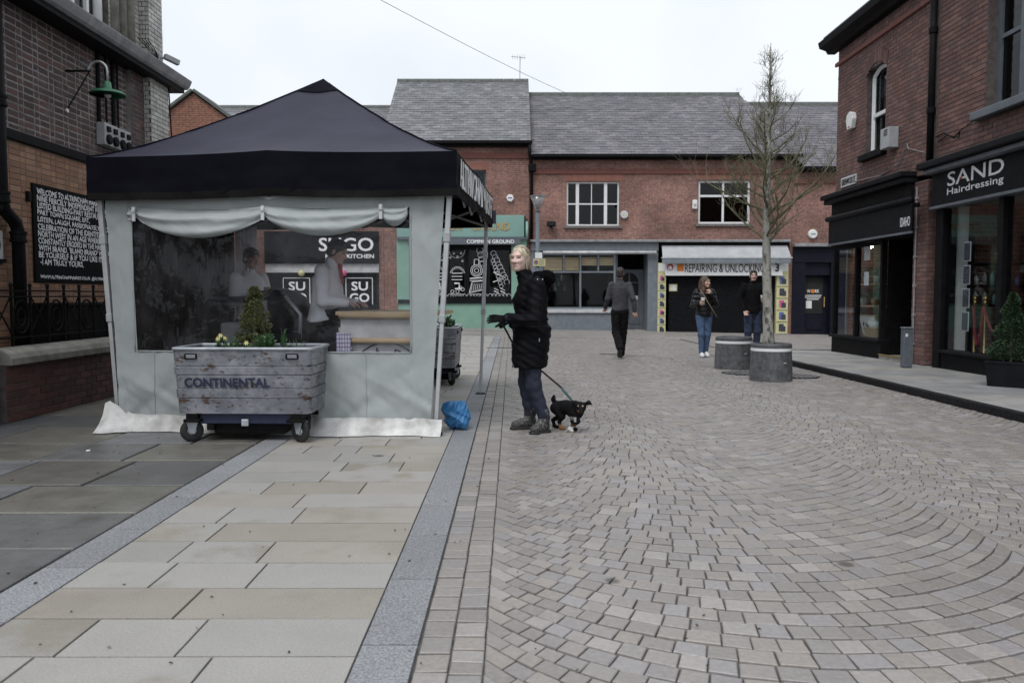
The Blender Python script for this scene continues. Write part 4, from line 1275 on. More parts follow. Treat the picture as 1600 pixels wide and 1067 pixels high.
text(fa, 'lettering', 'PASTA KITCHEN', (X(510), YF - .15, Z(404)), (1, 0, 0), (0, 0, 1), X(585) - X(510), Z(398) - Z(404), 'chalk', depth=.01, bold=.012)
part('transom', 'dirty_white', B, (q0, q1, YF - .05, YF + .1, Z(426), Z(412) - .003))
part('stall_riser', 'charcoal_paint', B, (q0, q1, YF - .05, YF + .1, -.3, Z(478)))
for a, c in ((415, 500), (502, 592)):
    f = sash(B, X(a), X(c), Z(478) + .003, Z(426) - .003, YF, [], [], m='charcoal_paint', fw=.08, name='shop_window', glass='shop_glass', sill=None)
room(B, q0, q1, -.2, Z(420), YF + .2)
for a in (443, 541):
    bd = part('window_board', 'board_black', B, (X(a), X(a + 40), YF - .05, YF - .015, Z(476), Z(435)))
    part('board_edge', 'chalk', bd, (X(a) - .02, X(a + 40) + .02, YF - .04, YF - .02, Z(435), Z(434)), (X(a) - .03, X(a), YF - .04, YF - .02, Z(476), Z(435)), (X(a + 40), X(a + 40) + .03, YF - .04, YF - .02, Z(476), Z(435)))
    text(bd, 'lettering', 'SU', (X(a + 8), YF - .05, Z(454)), (1, 0, 0), (0, 0, 1), X(a + 33) - X(a + 8), Z(441) - Z(454), 'chalk', depth=.006, bold=.02)
    text(bd, 'lettering', 'GO', (X(a + 5), YF - .05, Z(472)), (1, 0, 0), (0, 0, 1), X(a + 35) - X(a + 5), Z(459) - Z(472), 'chalk', depth=.006, bold=.02)
for px, m_ in ((472, 'yellow_poster'), (538, 'print_pink')):
    mm = MB(); mm.lathe([(.12 * math.sin(math.pi * k / 10) + .004, -.12 * math.cos(math.pi * k / 10)) for k in range(11)], (X(px), YF - .15, Z(427)), 16); mm.build('paper_lantern', m_, B, smooth=True)

# --- small gable behind the market hall
gy = 28.0
gx = at(303, 180, gy).x; ghw = at(358, 180, gy).x - gx
zga, zge = at(303, 146, gy).z, at(358, 187, gy).z
E = thing('gabled_outbuilding', 'narrow brick outbuilding with a pointed gable behind the market hall', 'outbuilding', (gx, gy, 0))
MB().prism([(-ghw, -.1), (ghw, -.1), (ghw, zge), (0, zga), (-ghw, zge)], (gx, gy + 1.6, 0), (1, 0, 0), (0, 0, 1), 1.6).build('wall', 'brick_gable', E)
for s in (-1, 1):
    mm = MB(); d = Vector((s * ghw, 0, zge - zga)); dn = d.normalized()
    a = Vector((gx, gy - .12, zga + .06)); c = a + dn * (d.length + .25)
    up = Vector((s * -dn.z, 0, abs(dn.x)))
    mm.add([a, c, c + Vector((0, 1.75, 0)), a + Vector((0, 1.75, 0)), a + up * .09, c + up * .09, c + up * .09 + Vector((0, 1.75, 0)), a + up * .09 + Vector((0, 1.75, 0))], BOXF)
    mm.build('roof_slope', 'ridge_tile', E)

# --- fittings on the fronts
def alarm(px, py, s, lab, m='plastic_white', Y=YF, hexa=True, badge='print_blue'):
    p = at(px, py, Y)
    t = thing('alarm_box', lab, 'alarm box', tuple(p))
    n = 6 if hexa else 20
    mm = MB(); mm.lathe([(s, 0), (s, .08), (s * .85, .11)], (p.x, Y - .002, p.z), n, axis=(0, -1, 0)); mm.build('case', m, t)
    part('badge', badge, t, (p.x - s * .5, p.x + s * .5, Y - .118, Y - .1135, p.z - s * .15, p.z + s * .15))
alarm(797, 310, .15, 'white hexagonal alarm box above the mint cafe sign')
alarm(975, 336, .15, 'cream round alarm box beside the triple sash window', 'dirty_white', hexa=False, badge='yellow_poster')
alarm(1269, 366, .17, 'white oval alarm box above the navy shopfront', hexa=False, badge='mint_sign')
p = at(1085, 320, YF)
t = thing('vent_box', 'tall white vent box left of the upper right window', 'vent', tuple(p)); part('case', 'plastic_white', t, (p.x - .09, p.x + .09, YF - .12, YF - .002, p.z - .17, p.z + .17), bevel=.03)
part('grille', 'plastic_grey', t, (p.x - .05, p.x + .05, YF - .126, YF - .1215, p.z - .08, p.z + .02))
p = at(861, 352, YF)
t = thing('floodlight', 'small black floodlight on the brick wall beside the lamp post', 'floodlight', tuple(p))
part('housing', 'black_paint', t, (p.x - .16, p.x + .16, YF - .3, YF - .1, p.z - .06, p.z + .12), bevel=.02); part('bracket', 'black_paint', t, (p.x - .04, p.x + .04, YF - .1, YF - .002, p.z - .1, p.z + .05)); part('lens', 'window_glass', t, (p.x - .13, p.x + .13, YF - .31, YF - .3012, p.z - .04, p.z + .09))
rp = thing('rainwater_pipe', 'black rainwater pipe with hopper between the two brick houses', 'drainpipe', (xA1, YF - .1, 0))
mm = MB(); mm.tube([(xA1 + .0, YF - .34, ZA - .12), (xA1, YF - .3, ZA - .5), (xA1 + .08, YF - .1, ZC - .35), (xA1 + .08, YF - .1, Z(380))], .06, 10); mm.build('pipe', 'black_paint', rp, smooth=True)
part('hopper', 'black_paint', rp, (xA1 - .04, xA1 + .24, YF - .25, YF - .004, ZC - .62, ZC - .34), bevel=.03)
# aerial and its cable mast on the taller roof
p = at(812, 128, 34.3)
an = thing('aerial', 'thin television aerial on the ridge of the taller slate roof', 'aerial', tuple(p))
zt_ = at(812, 88, 34.3).z
mm = MB(); mm.tube([(p.x, 34.3, p.z - .2), (p.x + .02, 34.3, zt_)], .022, 6); mm.build('mast', 'steel', an)
mm = MB(); mm.tube([(p.x - .35, 34.2, zt_ - .05), (p.x + .25, 34.4, zt_ - .05)], .014, 5)
for k in range(6): mm.tube([(p.x - .3 + .1 * k, 34.1, zt_ - .2), (p.x - .3 + .1 * k, 34.4, zt_ + .1)], .008, 4)
mm.build('array', 'steel', an)
# overhead wire
a, c = at(560, -18, 14), at(1128, 216, YF - .3)
mm = MB(); mm.tube([a.lerp(c, k / 24) - Vector((0, 0, .5 * math.sin(math.pi * k / 24))) for k in range(-10, 25)], .0055, 5)
tag(mm.build('overhead_wire', 'lead'), 'thin black overhead wire sloping down to the terrace roof', 'wire')
# ------------------------------------------------------------------ dark shopfronts on the other side of the street
RX = 7.0
def rp(px, py, x=RX):
    u, v = (px - 800) / FPX, (533.5 - py) / FPX
    return at(px, py, x * (CP + v * SP) / u)

mat('shop_leaf', (.05, .10, .05), (.12, .17, .10), scale=20, rough=.6)
def holed_x(name, m, parent, y0, y1, z0, z1, x0, x1, holes):
    ys = sorted({y0, y1, *[h[0] for h in holes], *[h[1] for h in holes]})
    zs = sorted({z0, z1, *[h[2] for h in holes], *[h[3] for h in holes]})
    b = MB()
    for i in range(len(ys) - 1):
        for j in range(len(zs) - 1):
            cy, cz = (ys[i] + ys[i + 1]) / 2, (zs[j] + zs[j + 1]) / 2
            if not (y0 <= cy <= y1 and z0 <= cz <= z1): continue
            if any(h[0] < cy < h[1] and h[2] < cz < h[3] for h in holes): continue
            b.box(x0, x1, ys[i], ys[i + 1], zs[j], zs[j + 1])
    return b.build(name, m, parent)

def room_x(t, y0, y1, z0, z1, x0, d=2.0, m='interior_dark'):
    b = MB()
    b.box(x0 + d, x0 + d + .05, y0, y1, z0, z1); b.box(x0, x0 + d, y0 - .05, y0, z0, z1); b.box(x0, x0 + d, y1, y1 + .05, z0, z1); b.box(x0, x0 + d, y0, y1, z1, z1 + .05)
    b.build('interior', m, t)
    part('interior_floor', 'interior_floor', t, (x0, x0 + d, y0, y1, z0 - .05, z0))

YS0, YM, YE = 7.6, 13.32, 17.38
ZEV = rp(1284, 78, 6.6).z
# --- corner building
I_ = thing('corner_shop_building', 'red brick corner building with dark gift shop and arched sash window', 'building', (RX + 2, 15.4, 0))
a1, a2 = rp(1384, 165), rp(1354, 165)
wy0, wy1 = a1.y, a2.y
wz0, wz1 = rp(1368, 236).z, rp(1368, 112).z
def seg(u): return wz1 + .16 * (1 - ((u - (wy0 + wy1) / 2) / ((wy1 - wy0) / 2)) ** 2)
zs0 = 3.30
wI = holed_x('wall', 'mortar_dark', I_, YM, YE, zs0, ZEV, RX, RX + .3, [(wy0, wy1, wz0, wz1 + .1)])
part('end_walls', 'brick_gable', I_, (RX + .3, RX + 7, YE - .25, YE, -.2, ZEV), (RX + 6.7, RX + 7, YM, YE - .25, -.2, ZEV))
red = bricks((RX, 0, 0), (0, 1, 0), (-1, 0, 0), YM + .11, YE, zs0, ZEV - .02, holes=[(wy0, wy1, wz0, wz1 + .13)], bond='header', proud=.006)
pieces(wI, 'brick', 'brickwork', red, 'brick_red')
ar = MB(); n = 14
for k in range(n):
    u = wy0 - .06 + (wy1 - wy0 + .12) * (k + .5) / n
    uc = min(max(u, wy0), wy1)
    ar.obox((RX - .004, u, seg(uc) + .13), (.03, (wy1 - wy0 + .12) / n - .008, .25), (1, 0, 0), (0, 1, -.25 * ((k + .5) / n - .5)), (0, .25 * ((k + .5) / n - .5), 1))
ar.build('brick_arch', 'brick_red', I_)
part('string_course', 'terracotta_trim', I_, (RX - .06, RX - .004, YM + .1, YE + .06, ZEV - .34, ZEV - .26), bevel=.012)
b = MB(); b.prism([(0, 0), (-.16, 0), (-.2, .07), (-.34, .12), (-.37, .24), (-.28, .26), (0, .26)], (RX + .0, YE + .22, ZEV - .02), (1, 0, 0), (0, 0, 1), YE + .22 - YM); b.build('eaves_gutter', 'black_paint', I_)
b = MB(); b.add([(RX - .3, YM, ZEV + .24), (RX + 3.6, YM, ZEV + 2.6), (RX + 3.6, YE + .1, ZEV + 2.6), (RX - .3, YE + .1, ZEV + .24), (RX - .3, YM, ZEV + .3), (RX + 3.6, YM, ZEV + 2.68), (RX + 3.6, YE + .1, ZEV + 2.68), (RX - .3, YE + .1, ZEV + .3)], BOXF)
b.build('roof', 'slate', I_)
# arched sash window, set back in its reveal
fx = RX + .14
b = MB()
n = 12
tp = [(wy0 + (wy1 - wy0) * k / n, seg(wy0 + (wy1 - wy0) * k / n) - .06) for k in range(n + 1)]
b.tube([(fx, wy0 + .04, wz0)] + [(fx, min(max(y_, wy0 + .04), wy1 - .04), z_) for y_, z_ in tp] + [(fx, wy1 - .04, wz0), (fx, wy0 + .04, wz0)], .05, 4)
sw = b.build('window', 'white_paint', I_)
zm = (wz0 + wz1) / 2 - .03
part('glazing_bar', 'white_paint', sw, (fx - .03, fx + .03, wy0 + .03, wy1 - .03, zm - .035, zm + .035))
part('pane', 'window_glass', sw, (fx + .03, fx + .036, wy0 + .02, wy1 - .02, zm + .03, wz1 + .05), (fx + .05, fx + .056, wy0 + .02, wy1 - .02, wz0, zm))
part('sill', 'black_paint', sw, (RX - .12, RX + .2, wy0 - .1, wy1 + .1, wz0 - .14, wz0 - .01), bevel=.015)
part('roller_blind', 'dirty_white', sw, (fx + .1, fx + .11, wy0 + .03, wy1 - .03, zm + .35, wz1 + .1))
room_x(I_, wy0 - .3, wy1 + .3, wz0 - .1, wz1 + .1, RX + .35, 1.5)
# shopfront: cornice, fascia, roller awning board
part('cornice', 'charcoal_paint', I_, (RX - .30, RX + .3, 13.9, YE + .1, 3.30, 3.40), bevel=.02)
part('cornice', 'charcoal_paint', I_, (RX - .24, RX + .3, 13.92, YE + .05, 3.2, 3.297), bevel=.02)
part('fascia', 'black_paint', I_, (RX - .08, RX + .2, 13.95, YE, 2.30, 3.197))
xv = 6.72
v0, v1 = rp(1295, 345, xv), rp(1424, 330, xv)
part('awning_arm', 'black_paint', I_, (xv + .02, RX - .085, v1.y + .1, v1.y + .16, 2.75, 2.82), (xv + .02, RX - .085, v0.y - .3, v0.y - .24, 2.75, 2.82))
mm = MB(); mm.tube([(xv - .01, v1.y, 2.86), (xv - .01, v0.y + .05, 2.86)], .055, 12); mm.build('awning_roller', 'charcoal_paint', I_, smooth=True)
vb = part('awning_board', 'charcoal_paint', I_, (xv, xv + .02, v1.y, v0.y, 2.34, 2.83))
part('awning_hem', 'slate_grey_paint', vb, (xv - .012, xv + .03, v1.y, v0.y, 2.30, 2.337))
q = rp(1407, 350, xv)
text(vb, 'lettering', 'IDAHO', (xv - .001, q.y, 2.43), (0, -1, 0), (0, 0, 1), q.y - rp(1422, 350, xv).y, .155, 'chalk', depth=.004, bold=.004)
# window bays and recessed door
sy = [rp(p, 450).y for p in (1301, 1337, 1377)]       # far to near
zb, ztop = .42, 2.3
gzI = gz(RX, 16)
part('stall_riser', 'black_paint', I_, (RX - .02, RX + .25, sy[2] - .06, YE, -.15, zb - .06), bevel=.01)
part('window_sill', 'charcoal_paint', I_, (RX - .08, RX + .25, sy[2] - .06, YE + .03, zb - .057, zb), bevel=.012)
for k, y_ in enumerate((YE - .03, sy[1], sy[2])):
    part('window_post', 'black_paint', I_, (RX - .02, RX + .08, y_ - .05, y_ + .03, zb + .003, ztop))
part('window_head', 'black_paint', I_, (RX - .01, RX + .08, sy[2], YE, ztop - .08, ztop - .003))
for a_, c_ in ((sy[1] + .035, YE - .085), (sy[2] + .035, sy[1] - .055)):
    part('pane', 'shop_glass', I_, (RX + .03, RX + .036, a_ - .01, c_ + .01, zb + .005, ztop - .07))
room_x(I_, sy[2] + .02, YE - .06, zb - .03, ztop, RX + .26, 1.6, 'interior_grey')
part('display_back', 'interior_grey', I_, (RX + 1.2, RX + 1.24, sy[2] + .3, sy[2] + 1.9, zb, ztop - .1))
m_ = bpy.data.materials.new('lit_bulb'); m_.use_nodes = True; MATS['lit_bulb'] = m_
m_.node_tree.nodes['Principled BSDF'].inputs['Emission Color'].default_value = (1, .93, .82, 1)
m_.node_tree.nodes['Principled BSDF'].inputs['Emission Strength'].default_value = 40
q = rp(1360, 384, RX + .4)
t = thing('shop_lamp', 'small lit round lamp hanging in the gift shop window', 'lamp', tuple(q))
mm = MB(); mm.lathe([(.055 * math.sin(math.pi * j / 8) + .001, -.055 * math.cos(math.pi * j / 8)) for j in range(9)], (q.x, q.y, q.z), 14); mm.build('bulb', 'lit_bulb', t, smooth=True)
mm = MB(); mm.tube([(q.x, q.y, q.z + .05), (q.x, q.y, ztop)], .006, 5); mm.build('flex', 'black_paint', t)
q = rp(1349, 530, RX + .4)
t = thing('leaning_picture', 'large pale framed print leaning in the gift shop window', 'picture', (q.x, q.y, zb - .03))
mm = MB(); mm.obox((RX + .5, q.y - .05, zb + .20), (.03, .75, .46), (1, 0, .25), (0, 1, 0), (-.25, 0, 1)); mm.build('frame', 'wood', t)
mm = MB(); mm.obox((RX + .48, q.y - .05, zb + .20), (.01, .69, .40), (1, 0, .25), (0, 1, 0), (-.25, 0, 1)); pf = mm.build('print', 'white_paint', t)
mm = MB(); mm.tube([(RX + .46, q.y - .05 + .2 * math.cos(k), zb + .2 + .13 * math.sin(1.3 * k)) for k in [j * .4 for j in range(14)]], .012, 5); mm.build('drawing', 'interior_dark', pf)
q = rp(1363, 530, RX + .42)
t = thing('wicker_basket', 'pale wicker basket of white cushions in the gift shop window', 'basket', (q.x, q.y, zb - .03))
mm = MB()
for j in range(7): mm.tube([(q.x + (.13 + .006 * j) * math.cos(a_), q.y - .05 + (.2 + .006 * j) * math.sin(a_), zb + .0 + .028 * j) for a_ in [6.2832 * w / 24 for w in range(25)]], .015, 6)
mm.build('weave', 'wood', t, smooth=True)
for j in range(3):
    mm = MB(); mm.lathe([(.10 * math.sin(math.pi * w / 8) + .001, -.10 * math.cos(math.pi * w / 8)) for w in range(9)], (q.x + .03 * j - .03, q.y - .15 + .11 * j, zb + .22 + .02 * j), 12, sy=1.2); mm.build('cushion', 'white_paint', t, smooth=True)
part('window_card', 'white_paint', I_, (RX + .045, RX + .05, rp(1356, 400).y, rp(1347, 400).y, 1.95, 2.25), (RX + .045, RX + .05, rp(1354, 425).y, rp(1347, 425).y, 1.45, 1.72))
for z_, (sa, sb_) in ((1.05, (1345, 1374)), (1.5, (1345, 1374))):
    part('display_shelf', 'wood', I_, (RX + .3, RX + .55, rp(sb_, 480, RX + .4).y, rp(sa, 480, RX + .4).y, z_ - .03, z_))
vrng = random.Random(8)
for j, (px_, z_, lab) in enumerate(((1349, 1.05, 'potted plant on the lower gift shop shelf, nearer the corner'), (1366, 1.05, 'potted plant on the lower gift shop shelf, nearer the door'), (1353, 1.5, 'leafy plant on the upper gift shop shelf, beside the paper cards'), (1369, 1.5, 'leafy plant on the upper gift shop shelf, next to the door'))):
    q = rp(px_, 480, RX + .42)
    t = thing('potted_plant', lab, 'plant', (q.x, q.y, z_), group='plants in the gift shop window')
    mm = MB(); mm.lathe([(.05, 0), (.07, .13), (.075, .14), (.06, .14)], (q.x, q.y, z_), 14); mm.build('pot', ['dirty_white', 'wood', 'plastic_grey', 'dirty_white'][j], t, smooth=True)
    mm = MB()
    for w in range(120):
        d = Vector((vrng.gauss(0, .6), vrng.gauss(0, .6), vrng.gauss(.7, .5))).normalized()
        p_ = Vector((q.x, q.y, z_ + .13)) + d * vrng.uniform(.03, .22); s_ = d.orthogonal().normalized() * .014
        mm.add([p_, p_ + d * .03 + s_, p_ + d * .07, p_ + d * .03 - s_], [(0, 1, 2, 3)])
    mm.build('foliage', 'shop_leaf', t)
dyn, dyf = 13.98, sy[2] - .07
part('recess_wall', 'black_paint', I_, (RX + .1, RX + 1.0, dyf, dyf + .04, -.1, ztop), (RX + .3, RX + 1.0, dyn - .06, dyn, -.1, ztop))
part('recess_ceiling', 'black_paint', I_, (RX, RX + 1.0, dyn, dyf, ztop - .02, ztop + .03))
dr = part('door', 'black_paint', I_, (RX + .9, RX + .95, dyn, dyf, .03, ztop - .02))
part('door_panel', 'charcoal_paint', dr, (RX + .88, RX + .897, dyn + .15, dyf - .15, .2, .8), bevel=.01)
part('door_glass', 'window_glass', dr, (RX + .885, RX + .895, dyn + .15, dyf - .15, 1.0, 2.0))
part('door_sticker', 'print_pink', dr, (RX + .86, RX + .88, dyn + .2, dyn + .5, 1.1, 1.16))
part('door_step', 'stone', I_, (RX - .05, RX + .9, dyn, dyf, -.1, FZ + .05), bevel=.01)
part('step_nosing', 'brass', I_, (RX - .06, RX - .03, dyn, dyf, FZ + .052, FZ + .075))
# brick pier between the two shops
pr = part('brick_pier', 'mortar_dark', I_, (RX - .03, RX + .3, YM + .13, 13.9, -.1, 3.197))
pieces(pr, 'brick', 'brickwork', bricks((RX - .03, 0, 0), (0, 1, 0), (-1, 0, 0), YM + .13, 13.9, .08, 3.19, L=.215) + bricks((0, YM + .13, 0), (1, 0, 0), (0, -1, 0), RX - .028, RX + .3, .08, 3.19, L=.1), 'brick_red', limit=70)
mm = MB(); mm.tube([(RX - .055, 13.78, .1), (RX - .055, 13.78, 3.1)], .014, 6)
for k in range(6): mm.box(RX - .075, RX - .03, 13.755, 13.805, .4 + k * .5, .44 + k * .5)
mm.build('cable_conduit', 'lead', pr)

# --- salon building
S_ = thing('salon_building', 'brick building with hair salon front and dark framed upper window', 'building', (RX + 2, 10.5, 0))
h0 = rp(1541, 80).y
hz0 = rp(1560, 165).z
hw0 = 9.6
wS = holed_x('wall', 'mortar_dark', S_, YS0, YM, 3.32, ZEV + .5, RX + .015, RX + .3, [(hw0, h0, hz0, 6.2)])
redS = bricks((RX + .015, 0, 0), (0, 1, 0), (-1, 0, 0), 8.6, YM - .02, 3.33, 6.5, holes=[(hw0, h0, hz0, 6.2)], bond='stretcher', proud=.008, J=.012)
pieces(wS, 'brick', 'brickwork', redS, 'brick_red')
part('shell', 'brick_gable', S_, (RX + 6.7, RX + 7, YS0, YM, -.2, ZEV), (RX + .3, RX + 6.7, YS0, YS0 + .2, -.2, ZEV), (RX + .3, RX + 6.7, YM - .1, YM - .005, -.2, ZEV))
part('roof', 'slate', S_, (RX - .3, RX + 7, YS0, YM, ZEV + .5, ZEV + .6))
fx = RX + .16
fr = part('window', 'slate_grey_paint', S_, (fx, fx + .1, h0 - .09, h0, hz0, 6.2), (fx, fx + .1, hw0, hw0 + .09, hz0, 6.2), (fx, fx + .1, hw0 + .09, h0 - .09, hz0, hz0 + .09), (fx, fx + .1, hw0 + .09, h0 - .09, 6.1, 6.2))
for y_ in (h0 - .62, h0 - 1.35): part('mullion', 'slate_grey_paint', fr, (fx - .01, fx + .09, y_ - .06, y_ + .06, hz0 + .09, 6.1))
part('glazing_bar', 'slate_grey_paint', fr, (fx + .01, fx + .08, h0 - .56, h0 - .09, 5.0, 5.06), (fx + .01, fx + .08, h0 - 1.29, h0 - .68, 5.2, 5.26))
part('pane', 'window_glass', fr, (fx + .04, fx + .046, hw0 + .08, h0 - .08, hz0 + .08, 6.12))
part('sill', 'slate_grey_paint', fr, (RX - .14, fx + .1, hw0 - .1, h0 + .14, hz0 - .13, hz0 - .005), bevel=.015)
part('paper_notice', 'dirty_white', fr, (fx + .12, fx + .125, h0 - .5, h0 - .2, 4.9, 5.7), (fx + .12, fx + .125, h0 - 1.2, h0 - .75, 5.2, 5.9))
part('red_sticker', 'red_paint', fr, (fx + .11, fx + .114, h0 - .5, h0 - .2, 5.35, 5.42))
room_x(S_, hw0 - .2, h0 + .2, hz0 - .1, 6.3, RX + .35, 1.5)
# salon front
fy0, fy1 = 8.2, rp(1456, 300, RX - .12).y
part('cornice', 'charcoal_paint', S_, (RX - .34, RX + .2, fy0, fy1 + .12, 3.30, 3.41), bevel=.02)
part('cornice', 'slate_grey_paint', S_, (RX - .26, RX + .2, fy0, fy1 + .06, 3.22, 3.297), bevel=.02)
fb = part('fascia', 'charcoal_paint', S_, (RX - .12, RX + .2, fy0, fy1, 2.70, 3.217), bevel=.008)
part('fascia_edge', 'slate_grey_paint', S_, (RX - .15, RX + .1, fy0, fy1 + .02, 2.655, 2.697))
s0, s1 = rp(1481, 285, RX - .12), rp(1569, 270, RX - .12)
b_ = text(fb, 'lettering', 'SAND', (RX - .121, s0.y, 2.965), (0, -1, 0), (0, 0, 1), s0.y - s1.y, .215, 'white_paint', depth=.006, bold=.006)
text(fb, 'lettering', 'Hairdressing', (RX - .121, s0.y, 2.80), (0, -1, 0), (0, 0, 1), s0.y - s1.y, .13, 'white_paint', depth=.006, bold=.004)
part('letter_accent', 'red_paint', fb, (RX - .13, RX - .122, s0.y - .42, s0.y - .34, 3.03, 3.06))
wyf, wym, wyn = rp(1474, 450).y, rp(1560, 450).y, 8.6
part('window_post', 'black_paint', S_, (RX - .04, RX + .2, wyf, fy1, -.1, 2.652), bevel=.008)
part('window_post', 'black_paint', S_, (RX - .04, RX + .12, wym - .12, wym, .38, 2.652), bevel=.008)
part('window_post', 'black_paint', S_, (RX - .04, RX + .12, wyn - .12, wyn, -.1, 2.652), bevel=.008)
part('stall_riser', 'black_paint', S_, (RX - .02, RX + .2, wyn, wyf - .003, -.1, .32), bevel=.01)
part('window_sill', 'charcoal_paint', S_, (RX - .08, RX + .2, wyn, wyf - .003, .323, .377), bevel=.012)
part('pane', 'shop_glass', S_, (RX + .03, RX + .036, wym, wyf - .003, .38, 2.65))
part('pane', 'shop_glass', S_, (RX + .03, RX + .036, wyn, wym - .123, .38, 2.65))
room_x(S_, wyn, 13.28, .1, 2.75, RX + .21, 2.6, 'interior_grey')
part('white_column', 'white_paint', S_, (RX + .215, RX + .42, 13.02, 13.2, .1, 2.7))
for k in range(4):
    y_ = rp(1511, 450, RX + .06).y; zc = 1.93 - k * .36
    pk = part('framed_notice', 'dirty_white', S_, (RX + .045, RX + .055, y_ - .09, y_ + .09, zc - .15, zc + .15))
    part('notice_sheet', 'print_dark', pk, (RX + .038, RX + .0445, y_ - .075, y_ + .075, zc - .135, zc + .135))
part('wall_poster', 'print_pink', S_, (RX + .30, RX + .31, wym - .7, wym - .35, 1.35, 1.75))
shelf = thing('product_shelf', 'dark shelf unit of hair products inside the salon window', 'shelf', (RX + 1.5, 13.1, .1))
part('upright', 'black_paint', shelf, (RX + .46, RX + .49, 12.95, 13.25, .1, 2.2), (RX + 2.5, RX + 2.53, 12.95, 13.25, .1, 2.2))
shz = (.78, 1.10, 1.42, 1.78)
for z_ in shz: part('shelf_board', 'charcoal_paint', shelf, (RX + .49, RX + 2.5, 12.95, 13.25, z_ - .025, z_))
rr = random.Random(5)
k = 0
for z_ in shz[1:3]:
    x_ = RX + .58
    while x_ < RX + 1.75:
        r_, h_ = rr.uniform(.032, .045), rr.uniform(.15, .24)
        mm = MB(); mm.lathe([(r_, 0), (r_, h_ * .75), (r_ * .4, h_ * .85), (r_ * .4, h_)], (x_, 13.05, z_), 10)
        m_, cn_ = (('plastic_white', 'white'), ('plastic_grey', 'grey'), ('mint_sign', 'mint green'), ('gold', 'gold'), ('print_dark', 'black'), ('print_blue', 'blue'), ('red_paint', 'red'))[k % 7]
        o = mm.build('product_bottle', m_, smooth=True)
        tag(o, '%s hair product bottle on the %s salon shelf' % (cn_, 'lower' if z_ < 1.2 else 'upper'), 'bottle', 'bottles on the salon shelf')
        k += 1
        if k % 7 == 0: break
        x_ += rr.uniform(.11, .16)
# brass rope stands
stp = []
for i, px in enumerate((1522, 1538, 1578)):
    q = rp(px, 540, RX + .45)
    lab = ['brass rope stand in the salon window, beside the framed notices', 'brass rope stand in the salon window, next to the window post', 'brass rope stand in the salon window, behind the topiary'][i]
    t = thing('rope_stand', lab, 'rope stand', (RX + .45, q.y, .1), group='brass rope stands')
    mm = MB(); mm.lathe([(.15, 0), (.15, .02), (.05, .05), (.022, .07), (.022, 1.02), (.035, 1.03), (.035, 1.06), (.02, 1.07)], (RX + .45, q.y, .1), 16); mm.build('post', 'brass', t, smooth=True)
    mm = MB(); mm.lathe([(.04 * math.sin(math.pi * j / 8) + .001, .04 - .04 * math.cos(math.pi * j / 8)) for j in range(9)], (RX + .45, q.y, 1.165), 14); mm.build('finial', 'brass', t, smooth=True)
    stp.append((RX + .45, q.y))
for i in range(2):
    a, c = Vector((*stp[i], 1.08)), Vector((*stp[i + 1], 1.08))
    mm = MB(); mm.tube([a.lerp(c, k / 12) - Vector((.03, 0, (.62 if i == 0 else .4) * math.sin(math.pi * k / 12))) for k in range(13)], .022, 8)
    tag(mm.build('velvet_rope', 'rope_red', smooth=True), ['red velvet rope drooping between the left pair of rope stands', 'red velvet rope running towards the stand behind the topiary'][i], 'rope')

# --- fittings on the corner building
dp2 = thing('downpipe', 'black downpipe running down between the two right-hand brick buildings', 'drainpipe', (RX - .07, YM + .05, 3.4))
mm = MB(); mm.tube([(RX - .07, YM + .05, ZEV), (RX - .07, YM + .05, 3.44)], .055, 12); mm.build('pipe', 'black_paint', dp2, smooth=True)
for z_ in (5.6, 4.3):
    mm = MB(); mm.lathe([(.056, -.05), (.07, -.045), (.07, .045), (.056, .05)], (RX - .07, YM + .05, z_), 14); mm.build('collar', 'black_paint', dp2)
q = rp(1334, 188)
t = thing('alarm_box', 'white angular alarm box beside the arched sash window', 'alarm box', tuple(q))
mm = MB(); mm.prism([(-.13, .12), (-.16, 0), (-.1, -.18), (.1, -.18), (.16, 0), (.13, .12), (0, .17)], (RX - .008, q.y, q.z), (0, -1, 0), (0, 0, 1), .09); mm.build('case', 'plastic_white', t, bevel=.01)
part('badge', 'red_paint', t, (RX - .104, RX - .0995, q.y - .05, q.y + .05, q.z - .15, q.z - .13))
q = rp(1390, 218, RX - .1)
t = thing('meter_box', 'pale grey louvred box on the brick wall below the arched window', 'meter box', tuple(q))
part('case', 'plastic_grey', t, (RX - .2, RX - .01, q.y - .16, q.y + .16, q.z - .17, q.z + .2), bevel=.012)
for k in range(4): part('louvre', 'charcoal_paint', t, (RX - .206, RX - .2012, q.y - .12, q.y + .02, q.z + .06 + .03 * k, q.z + .07 + .03 * k))
q0_, q1_ = rp(1316, 279), rp(1340, 279)
t = thing('street_name_sign', 'white street name sign on the brick wall above the gift shop', 'sign', (RX - .02, (q0_.y + q1_.y) / 2, 3.5))
part('plate', 'dirty_white', t, (RX - .03, RX - .008, q1_.y, q0_.y, 3.52, 3.72), bevel=.004)
text(t, 'lettering', 'GREENWOOD ST', (RX - .031, q0_.y - .05, 3.56), (0, -1, 0), (0, 0, 1), q0_.y - q1_.y - .1, .12, 'black_paint', depth=.003, bold=.006)
t = thing('wall_cable', 'loose black cable looping across the brick above the shop cornices', 'cable', (RX - .03, 13.5, 3.5))
mm = MB()
pts = [(1330, 285), (1375, 275), (1405, 255), (1417, 225), (1419, 232), (1450, 240)]
mm.tube([rp(px, py, RX - .03) for px, py in pts], .008, 5); mm.build('strand', 'lead', t)
mm = MB()
mm.tube([rp(px, py, RX - .03) for px, py in ((1462, 215), (1475, 208), (1490, 216), (1500, 205), (1498, 215), (1480, 212), (1466, 222))], .011, 5); mm.build('strand', 'black_paint', t)
mm = MB()
mm.tube([rp(px, py, RX - .03) for px, py in ((1500, 205), (1520, 190), (1560, 178), (1600, 164), (1640, 150))], .008, 5); mm.build('strand', 'black_paint', t)

